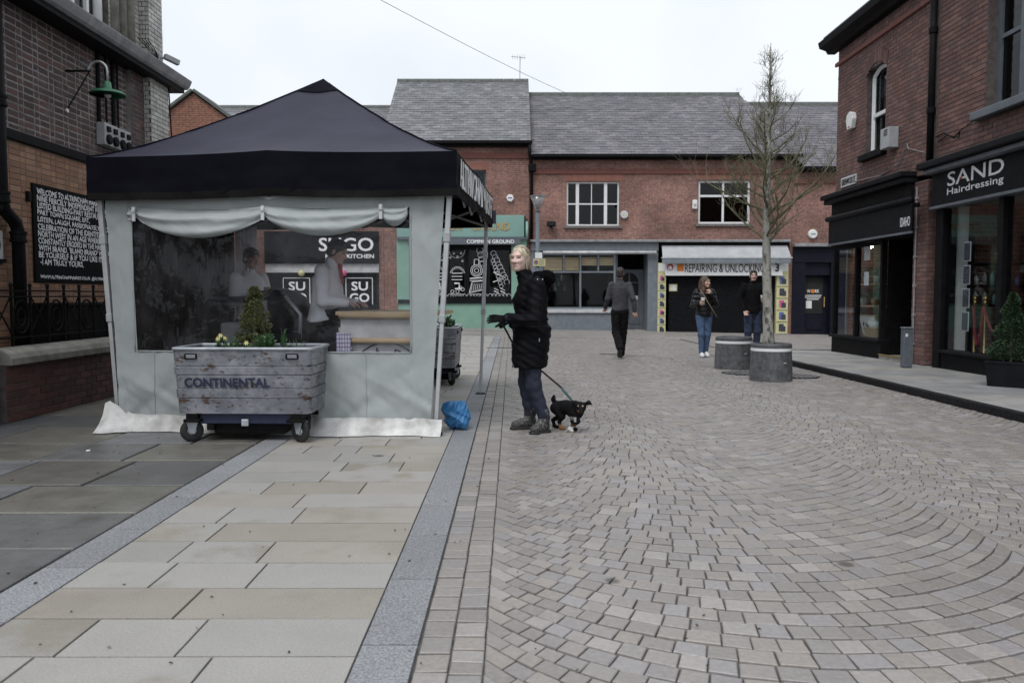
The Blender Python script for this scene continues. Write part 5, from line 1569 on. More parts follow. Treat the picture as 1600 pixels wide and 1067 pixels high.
# --- utility cabinet in front of the brick pier
q = at(1417, 573, 12.95)
t = thing('utility_cabinet', 'narrow grey metal utility cabinet by the brick pier', 'cabinet', (6.48, 13.05, FZ))
part('body', 'slate_grey_paint', t, (6.41, 6.56, 13.0, 13.12, FZ, FZ + .63), bevel=.01)
part('cap', 'grey_paint', t, (6.40, 6.57, 12.99, 13.13, FZ + .632, FZ + .655), bevel=.008)
part('label_plate', 'white_paint', t, (6.43, 6.47, 12.994, 12.998, FZ + .5, FZ + .55))
# ------------------------------------------------------------------ market gazebo
def fabric(name, c1, c2, rough=.65, trans=.0, bump=.3, bscale=30, tone=.1, sheen=.0, spec=.3, scale=2.5):
    m = mat(name, c1, c2, rough=rough, scale=scale, bump=bump, bscale=bscale, tone=tone, tscale=1.5, spec=spec, sheen=sheen)
    if trans:
        N, L = m.node_tree.nodes, m.node_tree.links
        out = N['Material Output']; b = N['Principled BSDF']
        t = N.new('ShaderNodeBsdfTranslucent'); mx_ = N.new('ShaderNodeMixShader'); mx_.inputs[0].default_value = trans
        src = b.inputs['Base Color'].links[0].from_socket
        L.new(src, t.inputs[0]); L.new(b.outputs[0], mx_.inputs[1]); L.new(t.outputs[0], mx_.inputs[2]); L.new(mx_.outputs[0], out.inputs['Surface'])
    return m
fabric('canopy_black', (.017, .017, .034), (.024, .024, .044), rough=.5, bump=.35, bscale=7, spec=.3)
fabric('valance_black', (.004, .004, .0075), (.0065, .0065, .011), rough=.6, bump=.25, bscale=9, spec=.04)
fabric('sidewall_grey', (.335, .365, .365), (.40, .43, .43), rough=.55, trans=.12, bump=.22, bscale=16, tone=.03)
fabric('skirt_white', (.38, .375, .36), (.68, .68, .67), rough=.55, bump=.4, bscale=14, tone=.1, scale=5)
fabric('drape_black', (.008, .0075, .0075), (.015, .014, .0135), rough=.8, spec=.05)
fabric('drape_pale', (.30, .30, .32), (.45, .45, .47), rough=.8, trans=.3)
glassmat('clear_pvc', tint=(.90, .90, .92), refl=.0, haze=.022, hazecol=(.60, .60, .65), bump=.35, bscale=5.0, rough=.03, hscale=7, streak=(1.0, 1.0, .45), ior=1.35)
FRx, FRy = -.69, 7.12
LV, BV = Vector((-.9954, .0958, 0)), Vector((.0958, .9954, 0))
def T(s, b_, z): return Vector((FRx, FRy, 0)) + LV * s + BV * b_ + Vector((0, 0, z))
tent = thing('market_gazebo', 'black roofed pop-up market gazebo with grey windowed side wall', 'gazebo', tuple(T(1.5, 1.5, 0)))
ap = T(1.5, 1.5, 0)
ZE, ZAP = 2.50, at(512, 125, ap.y).z
cor = {'FR': (-.22, -.12), 'FL': (3.17, -.12), 'BL': (3.17, 3.12), 'BR': (-.14, 3.12)}
cs = (1.5, 1.5)
def roof_pt(c0, c1, u, v, seed):
    """u along the eave, v from eave to apex"""
    e = ((cor[c0][0] * (1 - u) + cor[c1][0] * u), (cor[c0][1] * (1 - u) + cor[c1][1] * u))
    s = e[0] + (cs[0] - e[0]) * v; b_ = e[1] + (cs[1] - e[1]) * v
    k = (1 - abs(2 * u - 1))
    z = ZE + (ZAP - ZE) * (v ** 1.22) + .035 * k ** 3 * (1 - v) ** 2 - .05 * math.sin(math.pi * v) * math.sin(math.pi * u) ** 2
    z += .006 * fbm(u * 9 + 3 * v, v * 14, seed) * math.sin(math.pi * v)
    z += (.012 * ridge(u * 7 + v * 5 + seed, 6) - .010 * ridge(u * 11 - v * 7 + seed * 2, 6)) * math.sin(math.pi * v) * (1 - v)
    if c0 == 'BR' or c1 == 'BR':
        z -= .0
    return T(s, b_, z)
order = [('FR', 'FL'), ('FL', 'BL'), ('BL', 'BR'), ('BR', 'FR')]
for i, (a, c) in enumerate(order):
    mm = MB(); mm.grid(lambda u, v: roof_pt(a, c, u, v, i * 2.7), 36, 24)
    mm.build('canopy_panel', 'canopy_black', tent, smooth=True)
    mm = MB(); mm.tube([roof_pt(a, c, 0, k / 20, i * 2.7) + Vector((0, 0, .004)) for k in range(20)], .009, 6); mm.build('seam', 'valance_black', tent, smooth=True)
mm = MB()
for i, (a, c) in enumerate(order):
    mm.grid(lambda u, v: roof_pt(a, c, u, .86 + .14 * v, i * 2.7) + Vector((0, 0, .012)), 8, 4)
mm.build('apex_cap', 'valance_black', tent, smooth=True)
VD = .385
def val_pt(a, c, u, v, seed, lift=0.0):
    p = roof_pt(a, c, u, 0, seed)
    o = (p - ap); o.z = 0; o.normalize()
    w = .008 * math.sin(u * 31 + seed) * v + .014 * fbm(u * 9 + v * 3, v * 5, seed) * v + .016 * ridge(u * 13 + v * 1.6 + seed, 5) * v - .014 * ridge(u * 19 - v * 2.2 + seed, 6) * v - .012 * math.exp(-((u - .5) * 26) ** 2) * v
    z = -VD * v - .012 * math.sin(math.pi * u) * v
    if lift: z += lift * math.sin(math.pi * u) * v * .0
    return p + o * (w + .006) + Vector((0, 0, z))
for i, (a, c) in enumerate(order):
    mm = MB(); mm.grid(lambda u, v: val_pt(a, c, u, v, i * 3.1), 70, 10)
    vv_ = mm.build('valance', 'valance_black', tent, smooth=True)
    mm = MB(); mm.grid(lambda u, v: val_pt(a, c, u, .84 + .16 * v, i * 3.1) + (roof_pt(a, c, u, 0, 0) - ap).normalized() * .004, 70, 2); mm.build('hem', 'drape_black', vv_, smooth=True)
    if i == 3:
        # white painted lettering along the right-hand valance, read from front to back
        d = (T(*cor['BR'], 0) - T(*cor['FR'], 0)); Lr = d.length; d.normalize()
        for row, (s_, za, hh) in enumerate((('ALTRINCHAM MARKET', .035, .255),)):
            v, f = text_geo(s_); lo, hi = v.min(0), v.max(0)
            mm = MB()
            for dx in (0, .012, .024):
                P = []
                for x, y, z in v:
                    u = 1 - ((x - lo[0]) / (hi[0] - lo[0]) * .92 + .03) - dx / Lr
                    q = (za + hh * (1 - (y - lo[1]) / (hi[1] - lo[1]))) / VD
                    P.append(val_pt(a, c, u, q, i * 3.1) + Vector((.012 + dx * .1, 0, 0)))
                mm.add(P, f)
            mm.build('lettering', 'chalk', vv_)
# frame: legs splay outwards towards the top
legs = {'FR': (T(0, 0, 0), T(-.165, -.03, 2.46)), 'FL': (T(3.0, 0, 0), T(3.13, -.03, 2.46)), 'BR': (T(0, 3, 0), T(-.085, 3.05, 2.46)), 'BL': (T(3, 3, 0), T(3.1, 3.05, 2.46))}
for k, (a, c) in legs.items():
    mm = MB(); mm.bar(a + Vector((0, 0, .012)), a.lerp(c, .48), .036, .036, up=BV)
    lg = mm.build('leg', 'aluminium', tent, bevel=.004)
    mm = MB(); mm.bar(a.lerp(c, .42), c, .044, .044, up=BV); mm.build('upper_tube', 'aluminium', lg, bevel=.004)
    mm = MB(); mm.bar(a.lerp(c, .41), a.lerp(c, .44), .055, .055, up=BV); mm.build('clamp', 'plastic_grey', lg, bevel=.006)
    mm = MB(); mm.bar(a.lerp(c, .70), a.lerp(c, .735), .06, .06, up=BV); mm.build('collar', 'plastic_grey', lg, bevel=.006)
    mm = MB(); mm.box(a.x - .06, a.x + .06, a.y - .05, a.y + .05, .0, .014); mm.build('foot', 'charcoal_paint', lg)
def truss(a, c):
    a, c = legs[a][1].copy(), legs[c][1].copy()
    n = 4
    for z0, z1 in ((-.08, -.34), (-.34, -.08)):
        for k in range(n):
            p, q = a.lerp(c, k / n), a.lerp(c, (k + 1) / n)
            o = .012 if z0 > z1 else -.012
            mm = MB(); mm.bar(p + Vector((o, o, z0 if k % 2 == 0 else z1)), q + Vector((o, o, z1 if k % 2 == 0 else z0)), .014, .028); mm.build('truss_bar', 'aluminium', tent)
for a, c in order: truss(a, c)
for k in legs:
    mm = MB(); mm.bar(legs[k][1] - Vector((0, 0, .05)), ap + Vector((0, 0, ZAP - .12)), .02, .03); mm.build('rafter', 'aluminium', tent)
# front side wall with a clear window
W0, W1, WZ0, WZ1 = .218, 2.816, .74, 2.03
ZB_ = .10
def edge_r(z): return .04 - .15 * z / 2.3
def edge_l(z): return 2.955 + .115 * z / 2.3
def wall_off(s, z):
    w = .022 * fbm(s * 4, z * 2.2, 1.0) + .016 * fbm(s * 11, z * 3.1, 4.0) + .006 * fbm(s * 27 + z * 8, z * 19, 2.0)
    low = max(0, 1 - z / .8)
    w += .07 * low * fbm(s * 3.3 + z * 2.6, z * 3.0 - s, 7.0) + .02 * low * fbm(s * 9 - z * 9, z * 6 + s * 5, 3.0)
    w = w * .4 + .009 * ridge(s * 2.3 + z * 1.6 + .7 * math.sin(z * 3.1)) - .007 * ridge(s * 3.7 - z * 2.3 + .5 * math.sin(s * 5 + z), 5) + .006 * ridge(s * 9.1 + z * 3.7 + math.sin(z * 7), 6)
    w += low * (.032 * ridge(s * 3.1 + z * 4.2, 3) - .026 * ridge(s * 2.7 - z * 5.1 + 1.0, 4) + .02 * ridge(s * 8 - z * 3 + math.sin(z * 9), 5))
    if W0 - .1 < s < W1 + .1 and WZ0 < z < WZ1: w *= .4
    return -.035 - .02 * low + w
SS = [edge for edge in np.linspace(0, 1, 91)]
def wall_pt(u, v):
    z = ZB_ + (2.32 - ZB_) * v
    s = edge_r(z) + (edge_l(z) - edge_r(z)) * u
    return s, z
us = sorted(set([round(x, 4) for x in np.linspace(0, 1, 81)])); vs_ = sorted(set([round(x, 4) for x in np.linspace(0, 1, 61)]))
def panel(name, s0f, s1f, z0, z1, nu, nv, m='sidewall_grey'):
    mm = MB()
    def fn(u, v):
        z = z0 + (z1 - z0) * v
        a, c = s0f(z), s1f(z)
        s = a + (c - a) * u
        return T(s, wall_off(s, z), z)
    mm.grid(fn, nu, nv)
    return mm.build(name, m, tent, smooth=True)
sw_ = panel('side_wall', edge_r, lambda z: W0, ZB_, 2.32, 16, 70)
panel('side_wall', lambda z: W1 - .03 * (1 - (z - WZ0) / 1.3 if z > WZ0 else 1), edge_l, ZB_, 2.32, 18, 70)
panel('side_wall', lambda z: W0, lambda z: W1 - .03, ZB_, WZ0, 80, 26)
panel('side_wall', lambda z: W0, lambda z: W1, WZ1, 2.32, 60, 8)
for s_ in (.62, 2.62):
    mm = MB(); mm.tube([T(s_, wall_off(s_, .12 + .62 * k / 16) - .003, .12 + .62 * k / 16) for k in range(17)], .004, 5); mm.build('stitched_seam', 'sidewall_grey', tent, smooth=True)
# hems and stitched borders
for s in (W0 - .012, W1 - .01):
    mm = MB(); mm.tube([T(s, wall_off(s, WZ0 + (WZ1 - WZ0) * k / 14) - .004, WZ0 + (WZ1 - WZ0) * k / 14) for k in range(15)], .007, 5); mm.build('window_hem', 'sidewall_grey', tent, smooth=True)
for z in (WZ0, WZ1):
    mm = MB(); mm.tube([T(W0 + (W1 - .03 - W0) * k / 40, wall_off(W0 + (W1 - W0) * k / 40, z) - .004, z) for k in range(41)], .006, 5); mm.build('window_hem', 'sidewall_grey', tent, smooth=True)
mm = MB(); mm.grid(lambda u, v: T(W0 + (W1 - .02 - W0) * u, wall_off(W0 + (W1 - W0) * u, WZ0 + (WZ1 - WZ0) * v) * .9 + .012 * fbm(u * 7, v * 5, 2.0), WZ0 + (WZ1 - WZ0) * v), 60, 30)
mm.build('clear_window', 'clear_pvc', tent, smooth=True)
# rolled-up flap tied in swags over the window
mm = MB()
clips = [2.82, 2.74, 1.53, .455, .225]
for i in range(4):
    s1, s0 = clips[i], clips[i + 1]
    D = [.03, .19, .18, .10][i]
    def fn(u, v):
        s = s0 + (s1 - s0) * u
        sag = math.sin(math.pi * u) ** .75
        zt_ = WZ1 + .02 - .025 * sag
        zb_ = WZ1 - .075 - D * sag
        ripple = math.sin(v * 15 + 3 * math.sin(math.pi * u) + i) * .011 * (.25 + sag) + .010 * fbm(s * 7, v * 6, i * 2)
        if v <= .8:
            w = v / .8
            return T(s, -.05 - (.03 + .055 * sag) * math.sin(w * 2.5) - ripple, zt_ + (zb_ - zt_) * w)
        w = (v - .8) / .2
        return T(s, -.05 - (.03 + .055 * sag) * math.sin(2.5) * (1 - w) + .0 - ripple * (1 - w), zb_ + .05 * w)
    mm.grid(fn, 44 if s1 - s0 > .5 else 14, 24)
mm.build('rolled_flap', 'sidewall_grey', tent, smooth=True)
for s in (2.74, 1.53, .455):
    mm = MB(); mm.obox(T(s, -.115, WZ1 - .045), (.032, .012, .13), LV, BV); mm.obox(T(s, -.126, WZ1 - .015), (.028, .012, .03), LV, BV); mm.build('flap_strap', 'dirty_white', tent, bevel=.004)
# white mud skirt spreading on the paving
mm = MB()
def skirt(u, v):
    s = -.07 + 3.17 * u
    fl = .10 + .05 * fbm(u * 11, .3, 2) + .10 * max(0, 1 - abs(u - .97) * 14) + .05 * max(0, 1 - abs(u - .3) * 6)
    z = (.14 + .014 * fbm(u * 9, 1, 5) + .12 * max(0, 1 - abs(u - .985) * 16)) * (1 - v) ** 1.3 + .008 + .012 * (1 - v) * abs(fbm(u * 20, v * 4, 3))
    return T(s, wall_off(s, .1) - .012 - fl * v ** 1.4 - .012 * fbm(u * 25, v * 3, 1), z)
mm.grid(skirt, 120, 10); mm.build('mud_skirt', 'skirt_white', tent, smooth=True)
# dark left side, shade put into its black, a pale drape at its end
mm = MB(); mm.grid(lambda u, v: T(3.03 - .05 * abs(math.sin(u * 34)) - .03 * fbm(u * 12, v * 2, 3), .02 + 2.5 * u, .05 + 2.25 * v), 90, 14); mm.build('side_drape', 'drape_black', tent, smooth=True)
mm = MB(); mm.grid(lambda u, v: T(3.0 - .05 * abs(math.sin(u * 15)) - .03 * u, 2.53 + .5 * u, .9 + 1.35 * v), 40, 14); mm.build('pale_drape', 'drape_pale', tent, smooth=True)
# product tag at the canopy corner
for sgn_ in (0, 1):
    p = T(3.2, .1, 0) if sgn_ == 0 else T(-.16, 3.16, 0)
    mm = MB(); mm.obox((p.x, p.y, 2.37 if sgn_ == 0 else 2.25), (.05, .012, .17)); mm.build('corner_tag', 'print_dark', tent)

# ------------------------------------------------------------------ stall furniture inside the gazebo
ct = thing('stall_counter', 'white stall counter with bamboo trim and painted letters inside the gazebo', 'counter', tuple(T(.55, .6, 0)))
def tb(name, m, par, s0, s1, b0, b1, z0, z1, bevel=.004):
    mm = MB(); c = T((s0 + s1) / 2, (b0 + b1) / 2, (z0 + z1) / 2); mm.obox(c, (abs(s1 - s0), abs(b1 - b0), z1 - z0), LV, BV); return mm.build(name, m, par, bevel=bevel)
cs0, cs1, cb = .10, 1.0, .42
fp = tb('front_panel', 'dirty_white', ct, cs0, cs1, cb, cb + .03, .55, 1.06)
tb('lower_panel', 'dirty_white', ct, cs0, cs1, cb + .005, cb + .035, .02, .548)
tb('end_panel', 'dirty_white', ct, cs1 - .03, cs1 - .001, cb + .037, cb + .8, .02, 1.06)
tb('counter_top', 'wood', ct, cs0 - .05, cs1 + .03, cb - .06, cb + .85, 1.064, 1.10)
for z in (1.06, .82):
    mm = MB(); mm.tube([T(cs0, cb - .03, z), T(cs1, cb - .03, z)], .03, 10); mm.build('bamboo_rail', 'wood', ct, smooth=True)
o_ = T(.83, cb - .001, 0)
for ch, s_, z_, tilt in (('P', .80, .64, .5), ('A', .66, .70, .2), ('P', .50, .70, -.3), ('U', .36, .65, -.55)):
    rt = Vector((-LV.x, -LV.y, 0)); upv = Vector((0, 0, 1)); rr_ = rt * math.cos(tilt) + upv * math.sin(tilt); uu = upv * math.cos(tilt) - rt * math.sin(tilt)
    text(fp, 'lettering', ch, T(s_, cb - .002, z_ - .06), rr_, uu, .075, .11, 'print_dark', depth=.004)
mm = MB(); mm.tube([T(.55 + .34 * math.cos(t), cb - .008, .50 + .30 * math.sin(t)) for t in [math.pi * k / 20 for k in range(21)]], .006, 5); mm.build('painted_arc', 'print_dark', fp)
for s_ in (.92, .2):
    mm = MB(); mm.lathe([(.035, 0), (.035, .02), (.02, .028)], T(s_, cb, .74), 14, axis=(-BV.x, -BV.y, 0)); mm.build('bolt', 'steel', fp)
mat('gingham', (.60, .52, .60), (.72, .66, .72), scale=60, rough=.9)
tw = thing('tea_towel', 'pale pink checked tea towel hanging on the stall counter', 'towel', tuple(T(1.0, cb, .8)))
mm = MB(); mm.grid(lambda u, v: T(.88 + .14 * u, cb - .07 - .012 * math.sin(u * 14) * v, .90 - .36 * v), 12, 12); mm.build('cloth', 'gingham', tw, smooth=True)
mm = MB()
for k in range(6): mm.tube([T(.885 + .026 * k, cb - .075 - .012 * math.sin((.005 + .026 * k) / .14 * 14) * v / 10, .90 - .036 * v) for v in range(11)], .0022, 4)
for k in range(9): mm.tube([T(.88 + .014 * u, cb - .075 - .012 * math.sin(u / 10 * 14) * k / 9, .885 - .04 * k) for u in range(11)], .0022, 4)
mm.build('check_stripes', 'print_blue', tw)
ov = thing('dome_oven', 'black domed oven with pale pipes behind the planter inside the gazebo', 'oven', tuple(T(1.95, 1.5, 0)))
oc = T(1.98, 1.35, 0)
mm = MB(); mm.lathe([(.30, .85), (.34, .9), (.35, 1.1), (.31, 1.22), (.2, 1.30), (.04, 1.33)], oc, 24); mm.build('dome', 'black_paint', ov, smooth=True)
tb('stand', 'charcoal_paint', ov, 1.65, 2.3, 1.05, 1.65, .05, .85)
mm = MB(); mm.tube([oc + Vector((-.05, -.33, .6)), oc + Vector((-.05, -.36, 1.2))], .04, 10); mm.build('pipe', 'lead', ov, smooth=True)
mm = MB(); mm.tube([oc + Vector((.28, -.25, .6)), oc + Vector((.3, -.25, 1.05)), oc + Vector((.15, -.28, 1.25))], .02, 8); mm.build('handle', 'steel', ov, smooth=True)
cr_ = thing('stacked_crate', 'grey plastic crates stacked at the back of the gazebo', 'crate', tuple(T(2.5, 1.8, 0)))
tb('lower_crate', 'plastic_grey', cr_, 2.25, 2.75, 1.5, 2.0, .02, .55, .02); tb('upper_crate', 'dirty_white', cr_, 2.27, 2.73, 1.52, 1.98, .555, .95, .02); tb('tray', 'print_dark', cr_, 2.2, 2.85, 1.45, 2.05, 1.2, 1.24); tb('tray_post', 'charcoal_paint', cr_, 2.5, 2.54, 1.7, 1.74, .95, 1.2)

# ------------------------------------------------------------------ leaves
mat('conifer_leaf', None, (.06, .065, .02), pal=[(.06, .075, .02), (.09, .10, .028), (.13, .13, .04), (.05, .065, .022), (.11, .095, .035)], scale=12, rnd=.2, rough=.7)
mat('herb_leaf', None, (.04, .10, .035), pal=[(.05, .13, .05), (.07, .16, .06), (.035, .09, .04), (.09, .17, .07)], scale=12, rnd=.2, rough=.6)
mat('topiary_leaf', None, (.02, .045, .018), pal=[(.022, .052, .02), (.03, .065, .025), (.018, .04, .018), (.045, .08, .03)], scale=12, rnd=.25, rough=.6)
mat('petal', (.70, .62, .16), (.78, .74, .42), scale=30, rough=.6)
mat('twig', (.10, .095, .075), (.17, .165, .14), scale=8, rough=.9)
def leaves(mm, pts, size, rng, elong=1.6, up=.3):
    for p, nrm in pts:
        d = (Vector(nrm) + Vector((rng.gauss(0, .6), rng.gauss(0, .6), rng.gauss(up, .5)))).normalized()
        s = d.orthogonal().normalized()
        s = (s * math.cos(rng.random() * 6.28) + d.cross(s) * math.sin(rng.random() * 6.28)).normalized()
        l, w = size * elong * rng.uniform(.7, 1.3), size * rng.uniform(.35, .6)
        p = Vector(p)
        mm.add([p, p + d * l * .5 + s * w, p + d * l, p + d * l * .5 - s * w], [(0, 1, 2, 3)])

# ------------------------------------------------------------------ wheeled metal planter
def rust(name):
    m = mat(name, (.15, .16, .182), (.28, .29, .315), scale=5, rough=.5, metal=.25, bump=.35, bscale=10, tone=.16, tscale=7, lo=.4, hi=.62)
    N, L = m.node_tree.nodes, m.node_tree.links
    b = N['Principled BSDF']; src = b.inputs['Base Color'].links[0].from_socket
    g = N.new('ShaderNodeNewGeometry')
    st = N.new('ShaderNodeVectorMath'); st.operation = 'MULTIPLY'; st.inputs[1].default_value = (1, 1, 1.9); L.new(g.outputs['Position'], st.inputs[0])
    c = src
    for sc, th, col, amt in ((6.0, .57, (.075, .038, .022), .9), (17.0, .575, (.035, .033, .04), .85), (4.0, .54, (.19, .195, .215), .7), (34, .65, (.66, .67, .69), .7)):
        n = N.new('ShaderNodeTexNoise'); n.inputs['Scale'].default_value = sc; n.inputs['Detail'].default_value = 6; n.inputs['Roughness'].default_value = .7
        L.new(st.outputs[0], n.inputs['Vector'])
        r = N.new('ShaderNodeMapRange'); r.inputs['From Min'].default_value = th; r.inputs['From Max'].default_value = th + .05; r.inputs['To Max'].default_value = amt
        L.new(n.outputs['Fac'], r.inputs['Value'])
        mm_ = N.new('ShaderNodeMixRGB'); L.new(r.outputs[0], mm_.inputs[0]); L.new(c, mm_.inputs[1]); mm_.inputs[2].default_value = (*col, 1)
        c = mm_.outputs[0]
    L.new(c, b.inputs['Base Color'])
    return m
rust('worn_zinc')
mat('navy_chipped', (.015, .02, .05), (.022, .03, .07), scale=8, rough=.6)
N_ = MATS['navy_chipped'].node_tree
def cart(cx, cy, rz, label, text_on=True, seed=1):
    """built about the origin, front towards -y"""
    t = thing('wheeled_planter', label, 'planter', (0, 0, 0), 0, 'wheeled metal planters')
    hw, hd, zb, zt = .592, .30, .25, .80
    def ring(z):
        k = (z - zb) / (zt - zb); w, d = hw - .028 * (1 - k), hd - .035 * (1 - k); r = .04
        out = []
        for qx, qy, a0 in ((1, 1, 0), (-1, 1, 90), (-1, -1, 180), (1, -1, 270)):
            for j in range(5):
                a = R(a0 + 22.5 * j); out.append((qx * (w - r) + r * math.cos(a), qy * (d - r) + r * math.sin(a), z))
        return out
    mm = MB()
    # pressed ribs: slight steps in and out
    prof = [(.25, 0), (.375, 0), (.381, -.012), (.387, .008), (.46, .008), (.466, -.012), (.472, 0), (.575, 0), (.581, -.012), (.587, .008), (.648, .008), (.654, -.012), (.66, 0), (.80, 0)]
    rings = []
    for z, o in prof:
        rg = [Vector(p) for p in ring(z)]
        rings.append([p + Vector((p.x / max(.01, math.hypot(p.x, p.y)), p.y / max(.01, math.hypot(p.x, p.y)), 0)) * o for p in rg])
    inner = [[p * 1.0 for p in rg] for rg in ()]
    n = 20
    vsx = [p for rg in rings for p in rg]
    # inside skin down to the soil
    for z in (.80, .72):
        vsx += [Vector((p[0] * .965, p[1] * .94, z)) for p in ring(z)]
    m_ = len(prof) + 2
    fs = [(i * n + k, i * n + (k + 1) % n, (i + 1) * n + (k + 1) % n, (i + 1) * n + k) for i in range(m_ - 1) for k in range(n)]
    fs.append(tuple(range(n))[::-1])
    mm.add(vsx, fs)
    body = mm.build('body', 'worn_zinc', t)
    mm = MB(); rg = ring(.803); mm.tube([*rg, rg[0], rg[1]], .014, 8, cap=False); mm.build('rim', 'galvanised', body, smooth=True)
    mm = MB(); mm.add([Vector((p[0] * .96, p[1] * .93, .745 + .012 * math.sin(i * 2.3))) for i, p in enumerate(ring(.74))] + [(0, 0, .765)], [(i, (i + 1) % 20, 20) for i in range(20)]); mm.build('soil', 'soil', t)
    # recessed grip slot
    for sx in (-1, 1):
        part('grip', 'black_paint', body, (sx * .43 - .055, sx * .43 + .055, -hd - .012, -hd + .01, .715, .765), bevel=.012)
        part('grip_plate', 'worn_zinc', body, (sx * .43 - .035, sx * .43 + .045, -hd - .018, -hd - .013, .725, .755), bevel=.006)
    if text_on:
        text(body, 'lettering', 'CONTINENTAL', (-.49, -hd + .016, .478), (1, 0, 0), (0, -.09, 1), .72, .075, 'navy_chipped', depth=.010, bold=.007)
    ch = part('chassis', 'navy_chipped', t, (-.40, .40, -hd + .08, hd - .08, .155, .248), bevel=.01)
    part('battery_box', 'black_iron', ch, (-.30, .32, -hd + .14, hd - .12, .06, .153), bevel=.01)
    part('drawbar', 'black_iron', ch, (-.34, -.28, -hd + .085, hd - .1, .10, .154))
    part('tow_lug', 'galvanised', ch, (-.03, .03, -hd + .05, -hd + .078, .14, .2), bevel=.006)
    for sx in (-1, 1):
        part('chassis_rail', 'black_iron', ch, (sx * .45 - .05, sx * .45 + .05, -hd + .04, hd - .04, .205, .249))
        for sy in (-1, 1):
            x, y = sx * .44, sy * (hd - .06)
            dx = .03 * sx * (1 if sy < 0 else -1); dy = -.025 * sy
            cw = part('caster', 'black_iron', t, (x - .07, x + .07, y - .055, y + .055, .178, .204), bevel=.004)
            wx_, wy_ = x + dx, y + dy
            ax = Vector((math.sin(.5 * sx), math.cos(.5 * sx), 0)) if sy < 0 else Vector((.9, .3, 0)).normalized()
            al = Vector((ax.y, -ax.x, 0))
            mm = MB()
            for s2 in (-1, 1):
                c0 = Vector((wx_, wy_, .095)) + ax * .032 * s2
                mm.prism([(-.018, -.02), (.018, -.02), (.05, .09), (-.05, .09)], c0, al, (0, 0, 1), .005)
            mm.build('fork', 'galvanised', cw)
            mm = MB(); mm.lathe([(.055, -.018), (.088, -.02), (.096, -.010), (.096, .010), (.088, .02), (.055, .018)], (wx_, wy_, .097), 24, axis=ax); mm.build('tyre', 'rubber', cw, smooth=True)
            mm = MB(); mm.lathe([(.012, -.03), (.014, -.022), (.058, -.014), (.062, -.01), (.062, .01), (.058, .014), (.014, .022), (.012, .03)], (wx_, wy_, .097), 20, axis=ax); mm.build('rim', 'galvanised', cw, smooth=True)
    M_ = Matrix.Translation((cx, cy, 0)) @ Matrix.Rotation(rz, 4, 'Z')
    t.matrix_basis = M_
    return t
CX, CY = -2.27, 6.98
cart(CX, CY, R(-1.5), 'rusty grey metal tub on castors planted as a flower box, before the gazebo')
def moved(cx, cy, rz):
    M_ = Matrix.Translation((cx, cy, 0)) @ Matrix.Rotation(rz, 4, 'Z')
    return lambda x, y, z: M_ @ Vector((x, y, z))
P1 = moved(CX, CY, R(-1.5))
rng = random.Random(11)
# dwarf conifer: clumps on a cone
cf = thing('dwarf_conifer', 'small bushy conical conifer in the rusty metal planter', 'conifer', tuple(P1(-.0, .02, .76)))
mm = MB(); mm.tube([P1(0, .02, .75), P1(.01, .02, 1.2)], [.015, .004], 6); mm.build('trunk', 'twig', cf)
mm = MB()
for k in range(150):
    h = rng.random() ** 1.25
    r = (.165 * (1 - h) ** .75 + .018) * rng.uniform(.55, 1.0)
    if h < .1: r *= .8
    a = rng.random() * 6.283
    c = P1(r * math.cos(a) + .01, .02 + r * math.sin(a), .78 + .53 * h)
    cr2 = .036 * rng.uniform(.7, 1.2) * (1 - .35 * h)
    pts = []
    for q in range(42):
        d = Vector((rng.gauss(0, 1), rng.gauss(0, 1), rng.gauss(.3, 1))).normalized()
        pts.append((c + d * cr2 * rng.uniform(.5, 1), d))
    leaves(mm, pts, .012, rng, 1.5)
mm.build('crown', 'conifer_leaf', cf)
def herb(name, label, x, y, h, r, n, size, m='herb_leaf', P=P1, z0=.755, flowers=0, cat='plant'):
    b = P(x, y, z0)
    t = thing(name, label, cat, tuple(b))
    mm = MB(); pts = []
    for k in range(n):
        a = rng.random() * 6.283; q = r * math.sqrt(rng.random()); hh = h * rng.uniform(.5, 1)
        tip = b + Vector((q * math.cos(a), q * math.sin(a), hh)); ro = b + Vector((q * .4 * math.cos(a), q * .4 * math.sin(a), -.01))
        mm.tube([ro, ro.lerp(tip, .6) + Vector((0, 0, .01)), tip], [.003, .0025, .0012], 3)
        for e in range(7): pts.append((ro.lerp(tip, .35 + .65 * rng.random()), (math.cos(a), math.sin(a), .4)))
    mm.build('stem', m, t)
    mm = MB(); leaves(mm, pts, size, rng, 2.0); mm.build('foliage', m, t)
    for k in range(flowers):
        a = rng.random() * 6.283; c = b + Vector((r * .6 * math.cos(a), r * .5 * math.sin(a) - .04, h * rng.uniform(.9, 1.25)))
        mm = MB()
        mm.tube([b, c], .003, 4)
        mm.build('flower_stalk', m, t)
        mm = MB()
        for e in range(6):
            d = Vector((math.cos(e * 1.047), -.35, math.sin(e * 1.047))); s = d.cross(Vector((0, 1, 0))).normalized()
            mm.add([c, c + d * .013 + s * .006, c + d * .023, c + d * .013 - s * .006], [(0, 1, 2, 3)])
        mm.lathe([(.004, 0), (.005, .008), (.007, .012)], c, 8, axis=(0, -1, 0))
        mm.build('flower', 'petal', t)
herb('daffodil', 'daffodil clump with yellow flowers at the left of the rusty planter', -.2, -.1, .13, .09, 26, .016, flowers=3, cat='daffodil')
herb('daffodil', 'single yellow daffodil in front of the dwarf conifer', .0, -.16, .10, .04, 8, .014, flowers=1, cat='daffodil')
herb('spurge_plant', 'bluish green feathery plant right of the dwarf conifer', .13, -.08, .17, .085, 40, .017, cat='plant')
herb('spurge_plant', 'thin leafy sprig standing alone at the right of the planter', .24, .05, .20, .04, 8, .016, cat='plant')
herb('ground_herb', 'low green herb carpet along the middle of the rusty planter', .06, -.13, .06, .16, 50, .013, cat='plant')
